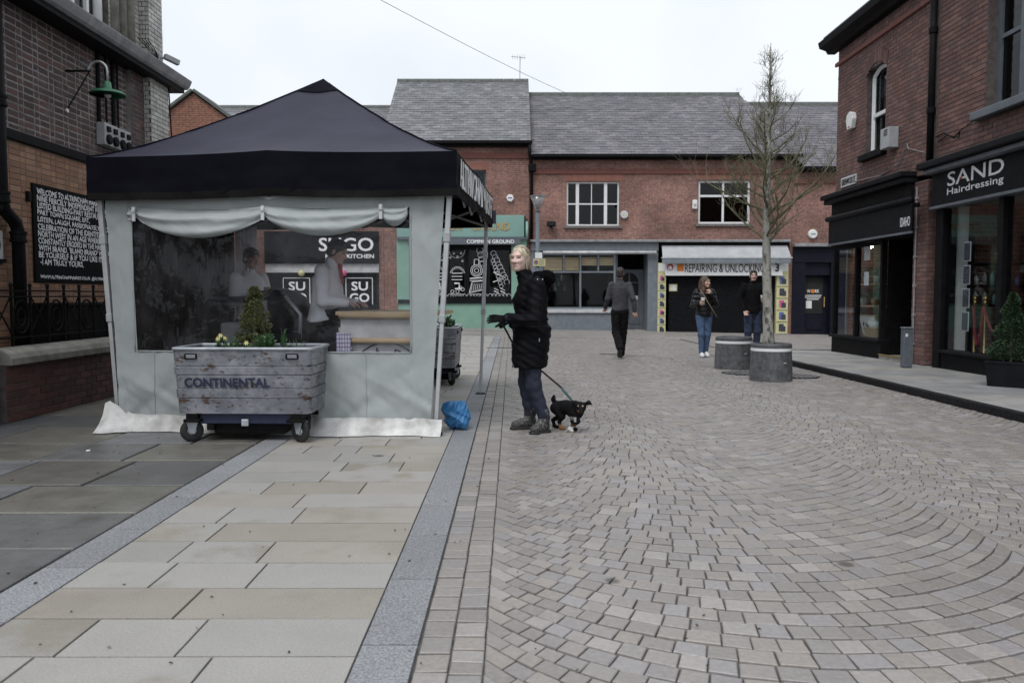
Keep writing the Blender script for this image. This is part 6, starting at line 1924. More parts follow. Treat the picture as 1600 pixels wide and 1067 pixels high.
herb('grass_tuft', 'thin grass blades at the right end of the rusty planter', .40, -.02, .14, .10, 9, .006, cat='grass')
# the second planter, end-on behind the gazebo leg
cart(-1.06, 11.55, R(90), 'dark weathered metal tub planter behind the gazebo corner leg', text_on=False)
P2 = moved(-1.06, 11.55, R(90))
herb('tulip_plant', 'leafy plant with pink buds in the planter behind the gazebo', -.42, -.15, .22, .1, 30, .03, P=P2, cat='plant')

# ------------------------------------------------------------------ round planters, tree, topiary, lamp post
mat('dark_granite', (.055, .056, .06), (.12, .122, .128), scale=14, rough=.5, bump=.4, bscale=40, tone=.2, tscale=3)
mat('granite_top', (.06, .06, .065), (.10, .10, .105), scale=20, rough=.6)
for i, (px, py, w, lab) in enumerate(((1204, 597, 65, 'round dark stone planter with white band holding the bare tree'), (1146, 577, 59, 'round dark stone planter with white band, empty, behind the tree'))):
    Y = CAMZ * FPX / (py - 462) + .25
    p = at(px, py, Y); r = w / 2 * Y / FPX; g = gz(p.x, Y)
    t = thing('round_planter', lab, 'planter', (p.x, Y, g), group='round stone planters')
    mm = MB(); mm.lathe([(r, 0), (r * 1.0, .02), (r * .95, .44)], (p.x, Y, g), 36); mm.build('drum', 'dark_granite', t, smooth=False)
    mm = MB(); mm.lathe([(r * .955, .442), (r * .95, .485)], (p.x, Y, g), 36); mm.build('white_band', 'white_paint', t)
    mm = MB(); mm.lathe([(r * .955, .487), (r * .955, .53), (r * .92, .55), (r * .80, .55), (r * .78, .53), (.01, .53)], (p.x, Y, g), 36); mm.build('top_ring', 'granite_top', t)
    part('bolt_plate', 'steel', t, (p.x + r * .3, p.x + r * .3 + .035, Y - r * .955, Y - r * .90, g + .27, g + .285))
    if i == 0: TX, TY, TG = p.x, Y, g
def barkmat():
    m = mat('bark', (.07, .068, .058), (.31, .30, .27), scale=13, rough=.9, bump=.8, bscale=30, tone=.2, tscale=5, stretch=(1, 1, .6), lo=.36, hi=.5)
    return m
barkmat()
mat('branch_bark', (.085, .08, .045), (.17, .165, .105), scale=9, rough=.9)
tr_ = thing('street_tree', 'slender bare tree with pale trunk and fine twigs in the round planter', 'tree', (TX, TY, TG + .53))
rng = random.Random(23)
Htop = at(1207, 66, TY).z
tip = at(1206, 66, TY)
def trunk_pt(q):
    z = TG + .5 + (Htop - TG - .5) * q
    return Vector((TX - .045 + .01 * math.sin(z * 2.1) - .05 * math.sin(math.pi * q) + (tip.x - TX + .045) * q ** 2, TY + .02 * math.sin(z * 1.7), z))
def trunk_r(q): return .076 * (1 - q) ** .85 * (1 + .25 * math.exp(-q * 30)) + .003
mm = MB(); mm.tube([trunk_pt(k / 50) for k in range(51)], [trunk_r(k / 50) * (1 + .05 * math.sin(k * 1.7)) for k in range(51)], 14); mm.build('trunk', 'bark', tr_, smooth=True)
br = MB(); tw_ = MB()
def grow(mb, p, d, L, r, n, sides, up=.25, wig=.25):
    pts, rad = [p.copy()], [r]
    for k in range(n):
        d = (d + Vector((rng.gauss(0, wig), rng.gauss(0, wig), rng.gauss(up, wig * .7))) * (1.0 / n) * 1.4).normalized()
        p = p + d * (L / n)
        pts.append(p.copy()); rad.append(max(.0014, r * (1 - .75 * (k + 1) / n)))
    mb.tube(pts, rad, sides, cap=False)
    return pts, rad
for k in range(46):
    q = .325 + .61 * (k + rng.random()) / 46
    a = k * 2.39996 + rng.gauss(0, .3)
    p = trunk_pt(q)
    f = (q - .335) / .60
    L = (1.25 * max(0, 1 - f * 1.25) ** .8 + .17) * rng.uniform(.6, 1.15)
    el = R(rng.uniform(8, 46) + 18 * f)
    d = Vector((math.cos(a) * math.cos(el), math.sin(a) * math.cos(el), math.sin(el)))
    pts, rad = grow(br, p, d, L, min(.021, trunk_r(q) * .5) * (.5 + .5 * L), 7, 6, up=.42, wig=.6)
    ns = int(3 + 8 * L)
    for s in range(ns):
        i = 1 + int(rng.random() * 5.99)
        p2 = pts[i].lerp(pts[min(7, i + 1)], rng.random())
        dd = (pts[min(7, i + 1)] - pts[i]).normalized()
        d2 = (dd * .6 + Vector((rng.gauss(0, .75), rng.gauss(0, .75), rng.gauss(.35, .4)))).normalized()
        L2 = L * rng.uniform(.18, .45) + .06
        pts2, r2 = grow(tw_, p2, d2, L2, .0045, 4, 4, up=.5, wig=.7)
        for s2 in range(rng.randint(4, 7)):
            j = rng.randint(1, 4)
            d3 = ((pts2[j] - pts2[j - 1]).normalized() * .5 + Vector((rng.gauss(0, .7), rng.gauss(0, .7), rng.gauss(.35, .4)))).normalized()
            pts3, _ = grow(tw_, pts2[j], d3, rng.uniform(.06, .2), .0024, 3, 3, up=.4, wig=.8)
            if rng.random() < .5:
                grow(tw_, pts3[2], (d3 + Vector((rng.gauss(0, .8), rng.gauss(0, .8), rng.gauss(.3, .4)))).normalized(), rng.uniform(.04, .1), .0026, 2, 3)
br.build('branch', 'branch_bark', tr_, smooth=True)
tw_.build('crown', 'branch_bark', tr_)

tb_ = at(1581, 607, 10.3)
TPX, TPY = 6.47, 10.3
tp_ = thing('square_planter', 'black square tapered planter beside the salon window', 'planter', (TPX, TPY, FZ))
mm = MB(); mm.lathe([(.30, 0), (.335, .29), (.345, .30), (.345, .33), (.31, .33), (.305, .29), (.02, .29)], (TPX, TPY, FZ), 4); o = mm.build('tub', 'charcoal_paint', tp_, bevel=.008)
mm = MB(); mm.lathe([(.30, .27), (.30, .295)], (TPX, TPY, FZ), 4); mm.build('soil', 'soil', tp_)
tp2 = thing('topiary', 'clipped spiral topiary cone in the black square planter', 'topiary', (TPX, TPY, FZ + .3))
mm = MB(); mm.tube([(TPX, TPY, FZ + .28), (TPX, TPY, FZ + 1.1)], .016, 6); mm.build('trunk', 'twig', tp2)
mm = MB(); rng = random.Random(3)
for k in range(9000):
    h = rng.random() ** 1.15
    a = rng.random() * 6.283
    sp = .82 + .18 * math.cos(a - h * 6.283 * 3.2)
    r = (.275 * (1 - h) ** .8 + .02) * sp * (rng.uniform(.3, .85) if k % 3 == 0 else rng.uniform(.82, 1.03))
    p = Vector((TPX + r * math.cos(a), TPY + r * math.sin(a), FZ + .34 + .86 * h))
    leaves(mm, [(p, (math.cos(a), math.sin(a), .3))], .020, rng, 1.4)
mm.build('crown', 'topiary_leaf', tp2)

lpY = 22.0
p = at(840, 400, lpY)
LPX = p.x
lz = lambda py: at(840, py, lpY).z
po = thing('lamp_post', 'grey street lamp post with conical glass head behind the woman', 'lamp post', (LPX, lpY, gz(LPX, lpY)))
mm = MB(); mm.tube([(LPX, lpY, gz(LPX, lpY) - .02), (LPX, lpY, 1.2), (LPX, lpY, 1.25), (LPX, lpY, lz(330))], [.09, .09, .06, .055], 16); mm.build('post', 'slate_grey_paint', po, smooth=True)
mm = MB(); mm.lathe([(.06, 0), (.075, .04), (.07, .06)], (LPX, lpY, lz(332)), 16); mm.build('collar', 'slate_grey_paint', po)
glassmat('frosted', tint=(.6, .62, .64), refl=.1, haze=.3, hazecol=(.7, .7, .7), rough=.2)
zc0, zc1 = lz(330), lz(308)
mm = MB(); mm.lathe([(.06, .05), (.20, zc1 - zc0)], (LPX, lpY, zc0), 24); mm.build('lamp_glass', 'frosted', po, smooth=True)
mm = MB(); mm.lathe([(.205, zc1 - zc0 + .002), (.215, zc1 - zc0 + .03), (.02, zc1 - zc0 + .05)], (LPX, lpY, zc0), 24); mm.build('lamp_cap', 'steel', po)
mm = MB()
for k in range(4):
    a = k * 1.571 + .6; mm.tube([(LPX + .06 * math.cos(a), lpY + .06 * math.sin(a), zc0 + .05), (LPX + .2 * math.cos(a), lpY + .2 * math.sin(a), zc1)], .008, 5)
mm.build('lamp_rib', 'steel', po)
sg = thing('parking_sign', 'yellow and white parking plate fixed on the lamp post', 'sign', (LPX, lpY - .07, lz(410)))
k_ = lambda px: at(px, 400, lpY).x
part('yellow_plate', 'yellow_poster', sg, (k_(833), k_(852), lpY - .085, lpY - .075, lz(416), lz(405)), bevel=.003)
part('white_plate', 'white_paint', sg, (k_(836), k_(847), lpY - .085, lpY - .075, lz(404), lz(395)), bevel=.003)
mm = MB(); mm.lathe([(.055, 0), (.055, .004)], (k_(837.5), lpY - .086, lz(410)), 20, axis=(0, -1, 0)); mm.build('blue_disc', 'print_blue', sg)
mm = MB(); mm.tube([(k_(837.5) + .05 * math.cos(t), lpY - .091, lz(410) + .05 * math.sin(t)) for t in [6.2832 * q / 20 for q in range(21)]], .009, 4); mm.build('red_ring', 'red_paint', sg)
for q in range(3): part('print_line', 'print_dark', sg, (k_(842), k_(850.5), lpY - .089, lpY - .0855, lz(407.6 + 3 * q), lz(406.8 + 3 * q)))
part('strap', 'steel', sg, (LPX - .07, LPX + .07, lpY - .075, lpY + .07, lz(411), lz(410)))
# ------------------------------------------------------------------ smooth organic bodies: blended shapes meshed on a fine grid
def _smin(a, b, k):
    if k <= 0: return np.minimum(a, b)
    h = np.clip(.5 + .5 * (b - a) / k, 0, 1)
    return b * (1 - h) + a * h - k * h * (1 - h)

class SDF:
    def __init__(s): s.p = []
    def cap(s, a, b, ra, rb=None, k=.02): s.p.append(('c', np.array(a, float), np.array(b, float), ra, ra if rb is None else rb, k)); return s
    def ell(s, c, r, k=.02, rot=None): s.p.append(('e', np.array(c, float), np.array(r if hasattr(r, '__len__') else (r, r, r), float), None if rot is None else np.array(rot), k)); return s
    def loft(s, zs, cx, cy, rx, ry, k=.02): s.p.append(('l', *[np.array(q, float) for q in (zs, cx, cy, rx, ry)], k)); return s
    def chain(s, pts, rad, k=.02):
        for i in range(len(pts) - 1): s.cap(pts[i], pts[i + 1], rad[i], rad[i + 1], k)
        return s
    def bounds(s):
        lo, hi = [], []
        for q in s.p:
            if q[0] == 'c': r = max(q[3], q[4]); lo.append(np.minimum(q[1], q[2]) - r); hi.append(np.maximum(q[1], q[2]) + r)
            elif q[0] == 'e': r = q[2].max() if q[3] is not None else q[2]; lo.append(q[1] - r); hi.append(q[1] + r)
            else: lo.append(np.array([(q[2] - q[4]).min(), (q[3] - q[5]).min(), q[1].min()])); hi.append(np.array([(q[2] + q[4]).max(), (q[3] + q[5]).max(), q[1].max()]))
        return np.min(lo, 0), np.max(hi, 0)
    def mesh(s, h, mod=None, pad=None):
        lo, hi = s.bounds(); pad = pad or 4 * h + .03
        lo -= pad; hi += pad
        n = np.ceil((hi - lo) / h).astype(int) + 1
        ax = [lo[i] + h * np.arange(n[i]) for i in range(3)]
        F = np.full(n, .2, np.float32)
        for q in s.p:
            k = q[-1]
            if q[0] == 'c': r = max(q[3], q[4]); l_, h_ = np.minimum(q[1], q[2]) - r, np.maximum(q[1], q[2]) + r
            elif q[0] == 'e': r = q[2].max(); l_, h_ = q[1] - r, q[1] + r
            else: l_, h_ = np.array([(q[2] - q[4]).min(), (q[3] - q[5]).min(), q[1].min()]), np.array([(q[2] + q[4]).max(), (q[3] + q[5]).max(), q[1].max()])
            m = 3 * k + .05
            i0 = np.maximum(0, np.floor((l_ - m - lo) / h).astype(int)); i1 = np.minimum(n, np.ceil((h_ + m - lo) / h).astype(int) + 1)
            X_, Y_, Z_ = ax[0][i0[0]:i1[0], None, None], ax[1][None, i0[1]:i1[1], None], ax[2][None, None, i0[2]:i1[2]]
            if q[0] == 'c':
                a, b = q[1], q[2]; d = b - a; L2 = max(1e-9, d.dot(d))
                t = np.clip(((X_ - a[0]) * d[0] + (Y_ - a[1]) * d[1] + (Z_ - a[2]) * d[2]) / L2, 0, 1)
                D = np.sqrt((X_ - a[0] - t * d[0]) ** 2 + (Y_ - a[1] - t * d[1]) ** 2 + (Z_ - a[2] - t * d[2]) ** 2) - (q[3] + (q[4] - q[3]) * t)
            elif q[0] == 'e':
                dx, dy, dz = X_ - q[1][0], Y_ - q[1][1], Z_ - q[1][2]
                if q[3] is not None:
                    Rm = q[3]; dx, dy, dz = (dx * Rm[0, i] + dy * Rm[1, i] + dz * Rm[2, i] for i in range(3))
                r = q[2]
                k0 = np.sqrt((dx / r[0]) ** 2 + (dy / r[1]) ** 2 + (dz / r[2]) ** 2)
                k1 = np.sqrt((dx / r[0] ** 2) ** 2 + (dy / r[1] ** 2) ** 2 + (dz / r[2] ** 2) ** 2)
                D = k0 * (k0 - 1) / np.maximum(k1, 1e-6)
            else:
                z = Z_[0, 0]
                cx, cy, rx, ry = (np.interp(z, q[1], q[i])[None, None, :] for i in (2, 3, 4, 5))
                D = (np.sqrt(((X_ - cx) / rx) ** 2 + ((Y_ - cy) / ry) ** 2) - 1) * np.minimum(rx, ry)
                D = np.maximum(D, np.maximum(q[1][0] - Z_, Z_ - q[1][-1]))
            sl = tuple(slice(i0[i], i1[i]) for i in range(3))
            F[sl] = _smin(F[sl], np.broadcast_to(D, F[sl].shape), k)
        if mod is not None: F = mod(ax[0][:, None, None], ax[1][None, :, None], ax[2][None, None, :], F)
        return surface(F, lo, h)

def surface(F, lo, h):
    """surface nets"""
    neg = F < 0
    c = np.zeros(tuple(np.array(F.shape) - 1), int)
    for i in (0, 1):
        for j in (0, 1):
            for k in (0, 1):
                c += neg[i:F.shape[0] - 1 + i, j:F.shape[1] - 1 + j, k:F.shape[2] - 1 + k]
    act = (c > 0) & (c < 8)
    idx = np.argwhere(act)
    vid = np.full(act.shape, -1, int); vid[act] = np.arange(len(idx))
    acc = np.zeros((len(idx), 3)); cnt = np.zeros(len(idx))
    co = [(i, j, k) for i in (0, 1) for j in (0, 1) for k in (0, 1)]
    vals = {q: F[idx[:, 0] + q[0], idx[:, 1] + q[1], idx[:, 2] + q[2]].astype(float) for q in co}
    for a in co:
        for ax in range(3):
            if a[ax]: continue
            b = list(a); b[ax] = 1; b = tuple(b)
            fa, fb = vals[a], vals[b]
            m = (fa < 0) != (fb < 0)
            t = np.where(m, fa / np.where(m, fa - fb, 1), 0)
            p = np.repeat(np.array([a], float), len(idx), 0); p[:, ax] += t
            acc[m] += p[m]; cnt[m] += 1
    v = (idx + acc / np.maximum(cnt, 1)[:, None]) * h + lo
    faces = []
    for ax in range(3):
        u, w = [(1, 2), (2, 0), (0, 1)][ax]
        sl0 = [slice(None)] * 3; sl1 = [slice(None)] * 3
        sl0[ax] = slice(0, F.shape[ax] - 1); sl1[ax] = slice(1, F.shape[ax])
        n0, n1 = neg[tuple(sl0)], neg[tuple(sl1)]
        e = np.argwhere(n0 != n1)
        e = e[(e[:, u] > 0) & (e[:, w] > 0) & (e[:, u] < F.shape[u] - 1) & (e[:, w] < F.shape[w] - 1)]
        if len(e) == 0: continue
        inside = n0[tuple(e.T)]
        def cell(du, dw):
            q = e.copy(); q[:, u] += du; q[:, w] += dw; return vid[tuple(q.T)]
        a, b, c_, d = cell(-1, -1), cell(0, -1), cell(0, 0), cell(-1, 0)
        q = np.stack([a, b, c_, d], 1); q[~inside] = q[~inside][:, ::-1]
        faces.append(q)
    f = np.concatenate(faces) if faces else np.zeros((0, 4), int)
    return v, f

def sdf_obj(name, s, h, m, parent, col=None, mod=None, xf=None, kind=None):
    v, f = s.mesh(h, mod)
    me = bpy.data.meshes.new(name)
    me.vertices.add(len(v)); me.loops.add(len(f) * 4); me.polygons.add(len(f))
    me.polygons.foreach_set('loop_start', np.arange(len(f)) * 4)
    me.polygons.foreach_set('loop_total', np.full(len(f), 4))
    me.loops.foreach_set('vertex_index', f.ravel())
    if col is not None:
        c = np.ones((len(v), 4), np.float32); c[:, :3] = col(v)
        at_ = me.color_attributes.new('tint', 'FLOAT_COLOR', 'POINT'); at_.data.foreach_set('color', c.ravel())
    if xf is not None:
        M_ = np.array(xf); v = v @ M_[:3, :3].T + M_[:3, 3]
    me.vertices.foreach_set('co', v.astype(np.float32).ravel())
    me.update(calc_edges=True); me.validate()
    me.shade_smooth()
    return link_mesh(name, me, m, parent)

mat('skin', None, attr='tint', rough=.5, bump=.1, bscale=300)
mat('painted', None, attr='tint', rough=.8)
mat('puffer_black', (.005, .005, .0065), (.008, .008, .010), scale=12, spec=.07, rough=.6, bump=.5, bscale=45)
mat('puffer_shine', (.006, .006, .007), (.010, .010, .012), scale=12, spec=.3, rough=.38, bump=.5, bscale=40)
mat('jeans_navy', (.008, .011, .025), (.013, .018, .036), scale=20, rough=.85, bump=.4, bscale=22)
mat('jeans_blue', (.04, .072, .145), (.075, .125, .22), scale=14, rough=.9, bump=.4, bscale=30)
mat('jeans_dark', (.015, .022, .045), (.03, .042, .08), scale=14, rough=.9, bump=.4, bscale=30)
mat('fleece_grey', (.038, .038, .045), (.055, .055, .064), scale=16, rough=.95, bump=.4, bscale=40)
mat('wool_black', (.006, .006, .007), (.010, .010, .011), spec=.08, scale=16, rough=.95, bump=.4, bscale=50)
mat('trouser_black', (.007, .007, .008), (.012, .012, .013), spec=.1, scale=16, rough=.85, bump=.3, bscale=25)
mat('shirt_white', (.72, .71, .76), (.82, .82, .85), scale=6, rough=.8, bump=.6, bscale=12)
mat('boot_speckle', (.02, .02, .021), (.16, .155, .15), scale=70, rough=.6, bump=.4, bscale=90, lo=.48, hi=.62)
mat('boot_black', (.012, .012, .013), (.02, .02, .02), scale=20, rough=.5)
mat('shoe_white', (.62, .62, .62), (.72, .72, .72), scale=20, rough=.6)
mat('glove_black', (.004, .004, .005), (.007, .007, .008), spec=.08, scale=30, rough=.8)
mat('hair_blonde', (.36, .30, .21), (.58, .51, .39), scale=40, rough=.55, bump=.6, bscale=60, stretch=(1, 1, .25))
mat('hair_brown', (.045, .028, .018), (.11, .068, .04), scale=40, rough=.55, bump=.6, bscale=60, stretch=(1, 1, .25))
mat('hair_dark', (.018, .014, .012), (.04, .03, .024), scale=40, rough=.6, bump=.6, bscale=60)
mat('fur_black', (.004, .004, .005), (.009, .008, .008), spec=.05, scale=60, rough=1, bump=1, bscale=90)
mat('strap_tan', (.22, .17, .10), (.3, .24, .15), scale=10, rough=.6)
mat('leash_black', (.012, .012, .014), (.02, .02, .022), scale=20, rough=.7)
mat('leash_teal', (.02, .07, .075), (.05, .12, .11), scale=40, rough=.7)
mat('band_blue', (.02, .05, .16), (.03, .07, .2), scale=10, rough=.5)

def rotz(a):
    return np.array([[math.cos(a), -math.sin(a), 0], [math.sin(a), math.cos(a), 0], [0, 0, 1]])
def rotx(a):
    return np.array([[1, 0, 0], [0, math.cos(a), -math.sin(a)], [0, math.sin(a), math.cos(a)]])
SKIN = np.array((.52, .33, .26))

def head_shape(s, c, Rm, k=1.0, female=False):
    """head with face towards local -y"""
    P = lambda x, y, z: np.array(c) + Rm @ (np.array((x, y, z)) * k)
    e = lambda p, r, kk=.02: s.ell(P(*p), np.array(r) * k, kk, Rm)
    e((0, .012, .035), (.074, .094, .082)); e((0, -.022, -.035), (.059, .068, .078), .03)
    e((0, -.066, -.088), (.026 if female else .032, .026, .022), .025)
    s.cap(P(0, -.088, .012), P(0, -.110, -.026), .009 * k, .014 * k, .012)
    e((.014, -.093, -.03), (.011, .012, .009), .008); e((-.014, -.093, -.03), (.011, .012, .009), .008)
    e((.031, -.068, -.018), (.024, .022, .02), .02); e((-.031, -.068, -.018), (.024, .022, .02), .02)
    e((0, -.082, .032), (.05, .014, .012), .02)
    e((0, -.089, -.058), (.023, .012, .006), .008); e((0, -.086, -.069), (.019, .012, .007), .008)
    for sx in (-1, 1): e((sx * .074, .012, -.008), (.010, .02, .032), .008)
    return P

def face_tint(c, Rm, k=1.0, skin=SKIN, lips=(.40, .14, .13), brow=(.22, .15, .09), rosy=.0):
    def f(v):
        q = ((v - np.array(c)) @ Rm) / k
        col = np.repeat(skin[None], len(v), 0).astype(float)
        x, y, z = np.abs(q[:, 0]), q[:, 1], q[:, 2]
        front = y < -.045
        def blend(m, cc, a=1.0): col[m] = col[m] * (1 - a) + np.array(cc) * a
        ck = np.exp(-(((x - .038) / .018) ** 2 + ((z + .032) / .02) ** 2)); col[:] = col * (1 - (.25 * ck * front)[:, None]) + np.array((.60, .26, .22)) * (.25 * ck * front)[:, None]
        blend(front & (np.abs(x - .031) < .017) & (np.abs(z - .008 + .0) < .007), (.10, .075, .065), .75)
        blend(front & (np.abs(x - .031) < .007) & (np.abs(z - .007) < .006), (.02, .02, .025), .9)
        blend(front & (np.abs(x - .032) < .021) & (np.abs(z - .029) < .0045), brow, .75)
        blend(front & (x < .020) & (np.abs(z + .063) < .009), lips, .65)
        blend(front & (x < .019) & (np.abs(z + .063) < .0022), (.16, .07, .07), .7)
        blend(front & (x < .012) & (z < -.034) & (z > -.041), (.25, .13, .11), .6)
        return col
    return f

def hair_cap(c, Rm, k, style):
    s = SDF()
    P = lambda x, y, z: np.array(c) + Rm @ (np.array((x, y, z)) * k)
    s.ell(P(0, .018, .042), np.array((.080, .100, .085) if style == 'bob' else (.084, .103, .090)) * k, .02, Rm)
    if style == 'bob':        # gathered back, soft strands beside the face
        s.ell(P(0, .05, -.02), np.array((.075, .075, .085)) * k, .03, Rm)
        s.cap(P(.074, .0, .03), P(.068, .01, -.10), .014 * k, .006 * k, .012); s.cap(P(-.076, -.005, .03), P(-.072, -.01, -.12), .010 * k, .005 * k, .012)
        s.ell(P(0, .11, -.03), np.array((.04, .05, .045)) * k, .02, Rm)
    elif style == 'long':
        for sx in (-1, 1):
            s.chain([P(sx * .07, .0, .03), P(sx * .088, -.01, -.06), P(sx * .095, -.02, -.15), P(sx * .11, -.03, -.22)], [.026 * k, .032 * k, .036 * k, .018 * k], .02)
        s.chain([P(0, .09, .0), P(0, .10, -.10), P(0, .10, -.2)], [.06 * k, .06 * k, .04 * k], .03)
    else:
        s.ell(P(0, .04, -.02), np.array((.078, .072, .065)) * k, .02, Rm)
        s.ell(P(0, -.045, .095), np.array((.05, .035, .022)) * k, .02, Rm)
    def mod(X_, Y_, Z_, F):
        dx, dy, dz = X_ - c[0], Y_ - c[1], Z_ - c[2]
        q = [(dx * Rm[0, i] + dy * Rm[1, i] + dz * Rm[2, i]) / k for i in range(3)]
        top = .088 if style == 'bob' else .062 if style == 'long' else .066
        g = (np.sqrt((q[0] / (.073 if style == 'bob' else .066)) ** 2 + ((q[1] + .10) / .085) ** 2 + ((q[2] + .035) / (top + .033)) ** 2) - 1) * .066 * k
        n = .005 * np.sin(q[0] * 150 + q[2] * 40 + q[1] * 60) * np.sin(q[1] * 90 + q[2] * 35)
        return np.maximum(F + n.astype(np.float32), -g)
    return s, mod

def hand_shape(s, w, d, palm_n, curl=.5, k=1.0, side=1):
    """five fingered hand from wrist w along d; palm_n is the palm direction; side says where the thumb leaves"""
    w, d, pn = np.array(w, float), np.array(d, float), np.array(palm_n, float)
    d /= np.linalg.norm(d); pn -= d * pn.dot(d); pn /= np.linalg.norm(pn)
    a = np.cross(d, pn) * side
    m = w + d * .085 * k
    for o in (-.026, 0, .026): s.cap(w + a * o * .6 * k, m + a * o * k, .014 * k, .0125 * k, .012)
    for j, (o, L) in enumerate(((-.031, .058), (-.010, .072), (.011, .076), (.031, .070))):
        p0 = m + a * o * k - d * .008 * k; ang = 0.0; dd = d.copy(); pts = [p0]
        for q in range(3):
            ang = curl * (.45 + .35 * q)
            dd = d * math.cos(curl * (.5 + .75 * q)) + pn * math.sin(curl * (.5 + .75 * q)) + a * o * 2.2
            dd /= np.linalg.norm(dd)
            pts.append(pts[-1] + dd * L * k * (.44, .32, .27)[q])
        s.chain(pts, [.0095 * k, .009 * k, .008 * k, .0065 * k], .004)
    t0 = w + d * .03 * k + a * .028 * k
    t1 = t0 + (d * .5 + a * .6 + pn * .35) * .045 * k; t2 = t1 + (d * .8 + a * .15 + pn * .4 * (1 + curl)) * .035 * k
    s.chain([t0, t1, t2], [.013 * k, .011 * k, .008 * k], .008)
    return a

def person(label, loc, rz, J, head, hair, top, legs_m, shoes, H=1.0, quilt=None, skin=SKIN, h=.008, female=False, top_r=1.0, hem=None, extra=None, collar=True, hands=(.55, .55), palms=None, top_style=None, brow=(.1, .07, .05), slim=1.0):
    """J: joint positions in the figure's own frame, facing -y. One continuous body; clothes and hair are children."""
    t = thing('person', label, 'person', loc)
    Mx = Matrix.Translation(Vector(loc)) @ Matrix.Rotation(rz, 4, 'Z')
    j = {q: np.array(p, float) for q, p in J.items()}
    Rm = rotz(head[0]) @ rotx(head[1])
    c = j['head']
    body = SDF()
    head_shape(body, c, Rm, 1.0, female)
    body.cap(j['neck'], c + Rm @ np.array((0, .015, -.07)), .052 if not female else .045, .05 if not female else .043, .02)
    ch, pe = j['chest'], j['pelvis']
    body.ell(ch, (.15 * slim, .10, .19), .05); body.cap(ch, pe, .10 * slim, .10 * slim, .05); body.ell(pe, (.15 * slim, .10, .12), .05)
    for s_ in 'LR':
        body.chain([j['sh' + s_], j['el' + s_], j['wr' + s_]], [.046, .036, .024], .02)
        d = j['wr' + s_] - j['el' + s_]; pn = (palms or {}).get(s_, np.array((0, -1, .0)) if abs(d[2]) > .15 else np.array((0, 0, -1)))
        hand_shape(body, j['wr' + s_], (palms or {}).get(s_ + 'd', d), pn, hands[0 if s_ == 'L' else 1], 1.0, 1 if s_ == 'L' else -1)
        body.chain([j['hip' + s_], j['kn' + s_], j['an' + s_]], [.075, .05, .036], .03)
        body.cap(j['an' + s_], j['to' + s_], .035, .026, .02)
    sdf_obj('body', body, h * .8, 'skin', t, face_tint(c, Rm, 1.0, skin, brow=brow, lips=(.42, .15, .14) if female else (.38, .19, .16)), xf=Mx)
    hs_, hm = hair_cap(c, Rm, 1.0, hair[0])
    sdf_obj('hair', hs_, h * .7, hair[1], t, mod=hm, xf=Mx)
    # upper garment
    g = SDF()
    sh_mid = (j['shL'] + j['shR']) / 2
    z0 = hem if hem is not None else pe[2] - .04
    zt_ = sh_mid[2]
    k_ = top_r
    zz = [z0, (z0 + pe[2]) / 2 + .02, pe[2] + .10, ch[2] - .02, ch[2] + .10, zt_ + .01, zt_ + .07]
    lerp = lambda z: pe + (ch - pe) * ((z - pe[2]) / (ch[2] - pe[2]))
    cx = [lerp(min(z, ch[2]))[0] for z in zz]; cy = [lerp(min(z, ch[2]))[1] for z in zz]
    cx[-1] = j['neck'][0]; cy[-1] = j['neck'][1]; cx[-2] = sh_mid[0]; cy[-2] = sh_mid[1]
    hipw = .17 * slim * k_
    g.loft(zz, cx, cy, [hipw, hipw * 1.0, hipw * .92, .175 * slim * k_, .185 * slim * k_, .15 * slim * k_, .07], [.125 * k_, .13 * k_, .12 * k_, .13 * k_, .125 * k_, .095 * k_, .065], .03)
    for s_ in 'LR':
        g.chain([j['sh' + s_], j['el' + s_], j['wr' + s_] - (j['wr' + s_] - j['el' + s_]) * .04], [.066 * k_, .054 * k_, .040 * k_], .035)
    if collar:
        g.cap(j['neck'] + np.array((0, .0, -.02)), j['neck'] + np.array((0, .0, .035)), .068, .066, .02)
    def qm(X_, Y_, Z_, F):
        w = .005 * np.sin(X_ * 23 + Z_ * 9 + 2 * np.sin(Z_ * 7)) * np.sin(Y_ * 19 - Z_ * 13) + .001 * np.sin(Z_ * 61 + X_ * 31 + Y_ * 17)
        if quilt: w = w - quilt[1] * np.sqrt(np.abs(np.sin(math.pi * (Z_ + .12 * np.abs(Y_) * 0) / quilt[0]))) + quilt[1] * .5
        cut = np.sqrt((X_ - j['neck'][0]) ** 2 + (Y_ - j['neck'][1]) ** 2) - .056
        cut = np.maximum(cut, (j['neck'][2] + .0) - Z_)
        return np.maximum(F + w.astype(np.float32), -cut)
    sdf_obj('jacket', g, h, top, t, mod=qm, xf=Mx)
    # trousers
    g = SDF()
    g.ell(pe + np.array((0, .005, -.03)), (.155 * slim, .115, .12), .04)
    for s_ in 'LR':
        r = legs_m[1]
        g.chain([j['hip' + s_], j['kn' + s_], j['an' + s_] + np.array((0, 0, -.0))], [r[0], r[1], r[2]], .03)
    def tm(X_, Y_, Z_, F):
        return F + (.004 * np.sin(Z_ * 42 + X_ * 35) * np.sin(Y_ * 33 + Z_ * 13)).astype(np.float32)
    sdf_obj('trousers', g, h, legs_m[0], t, mod=tm, xf=Mx)
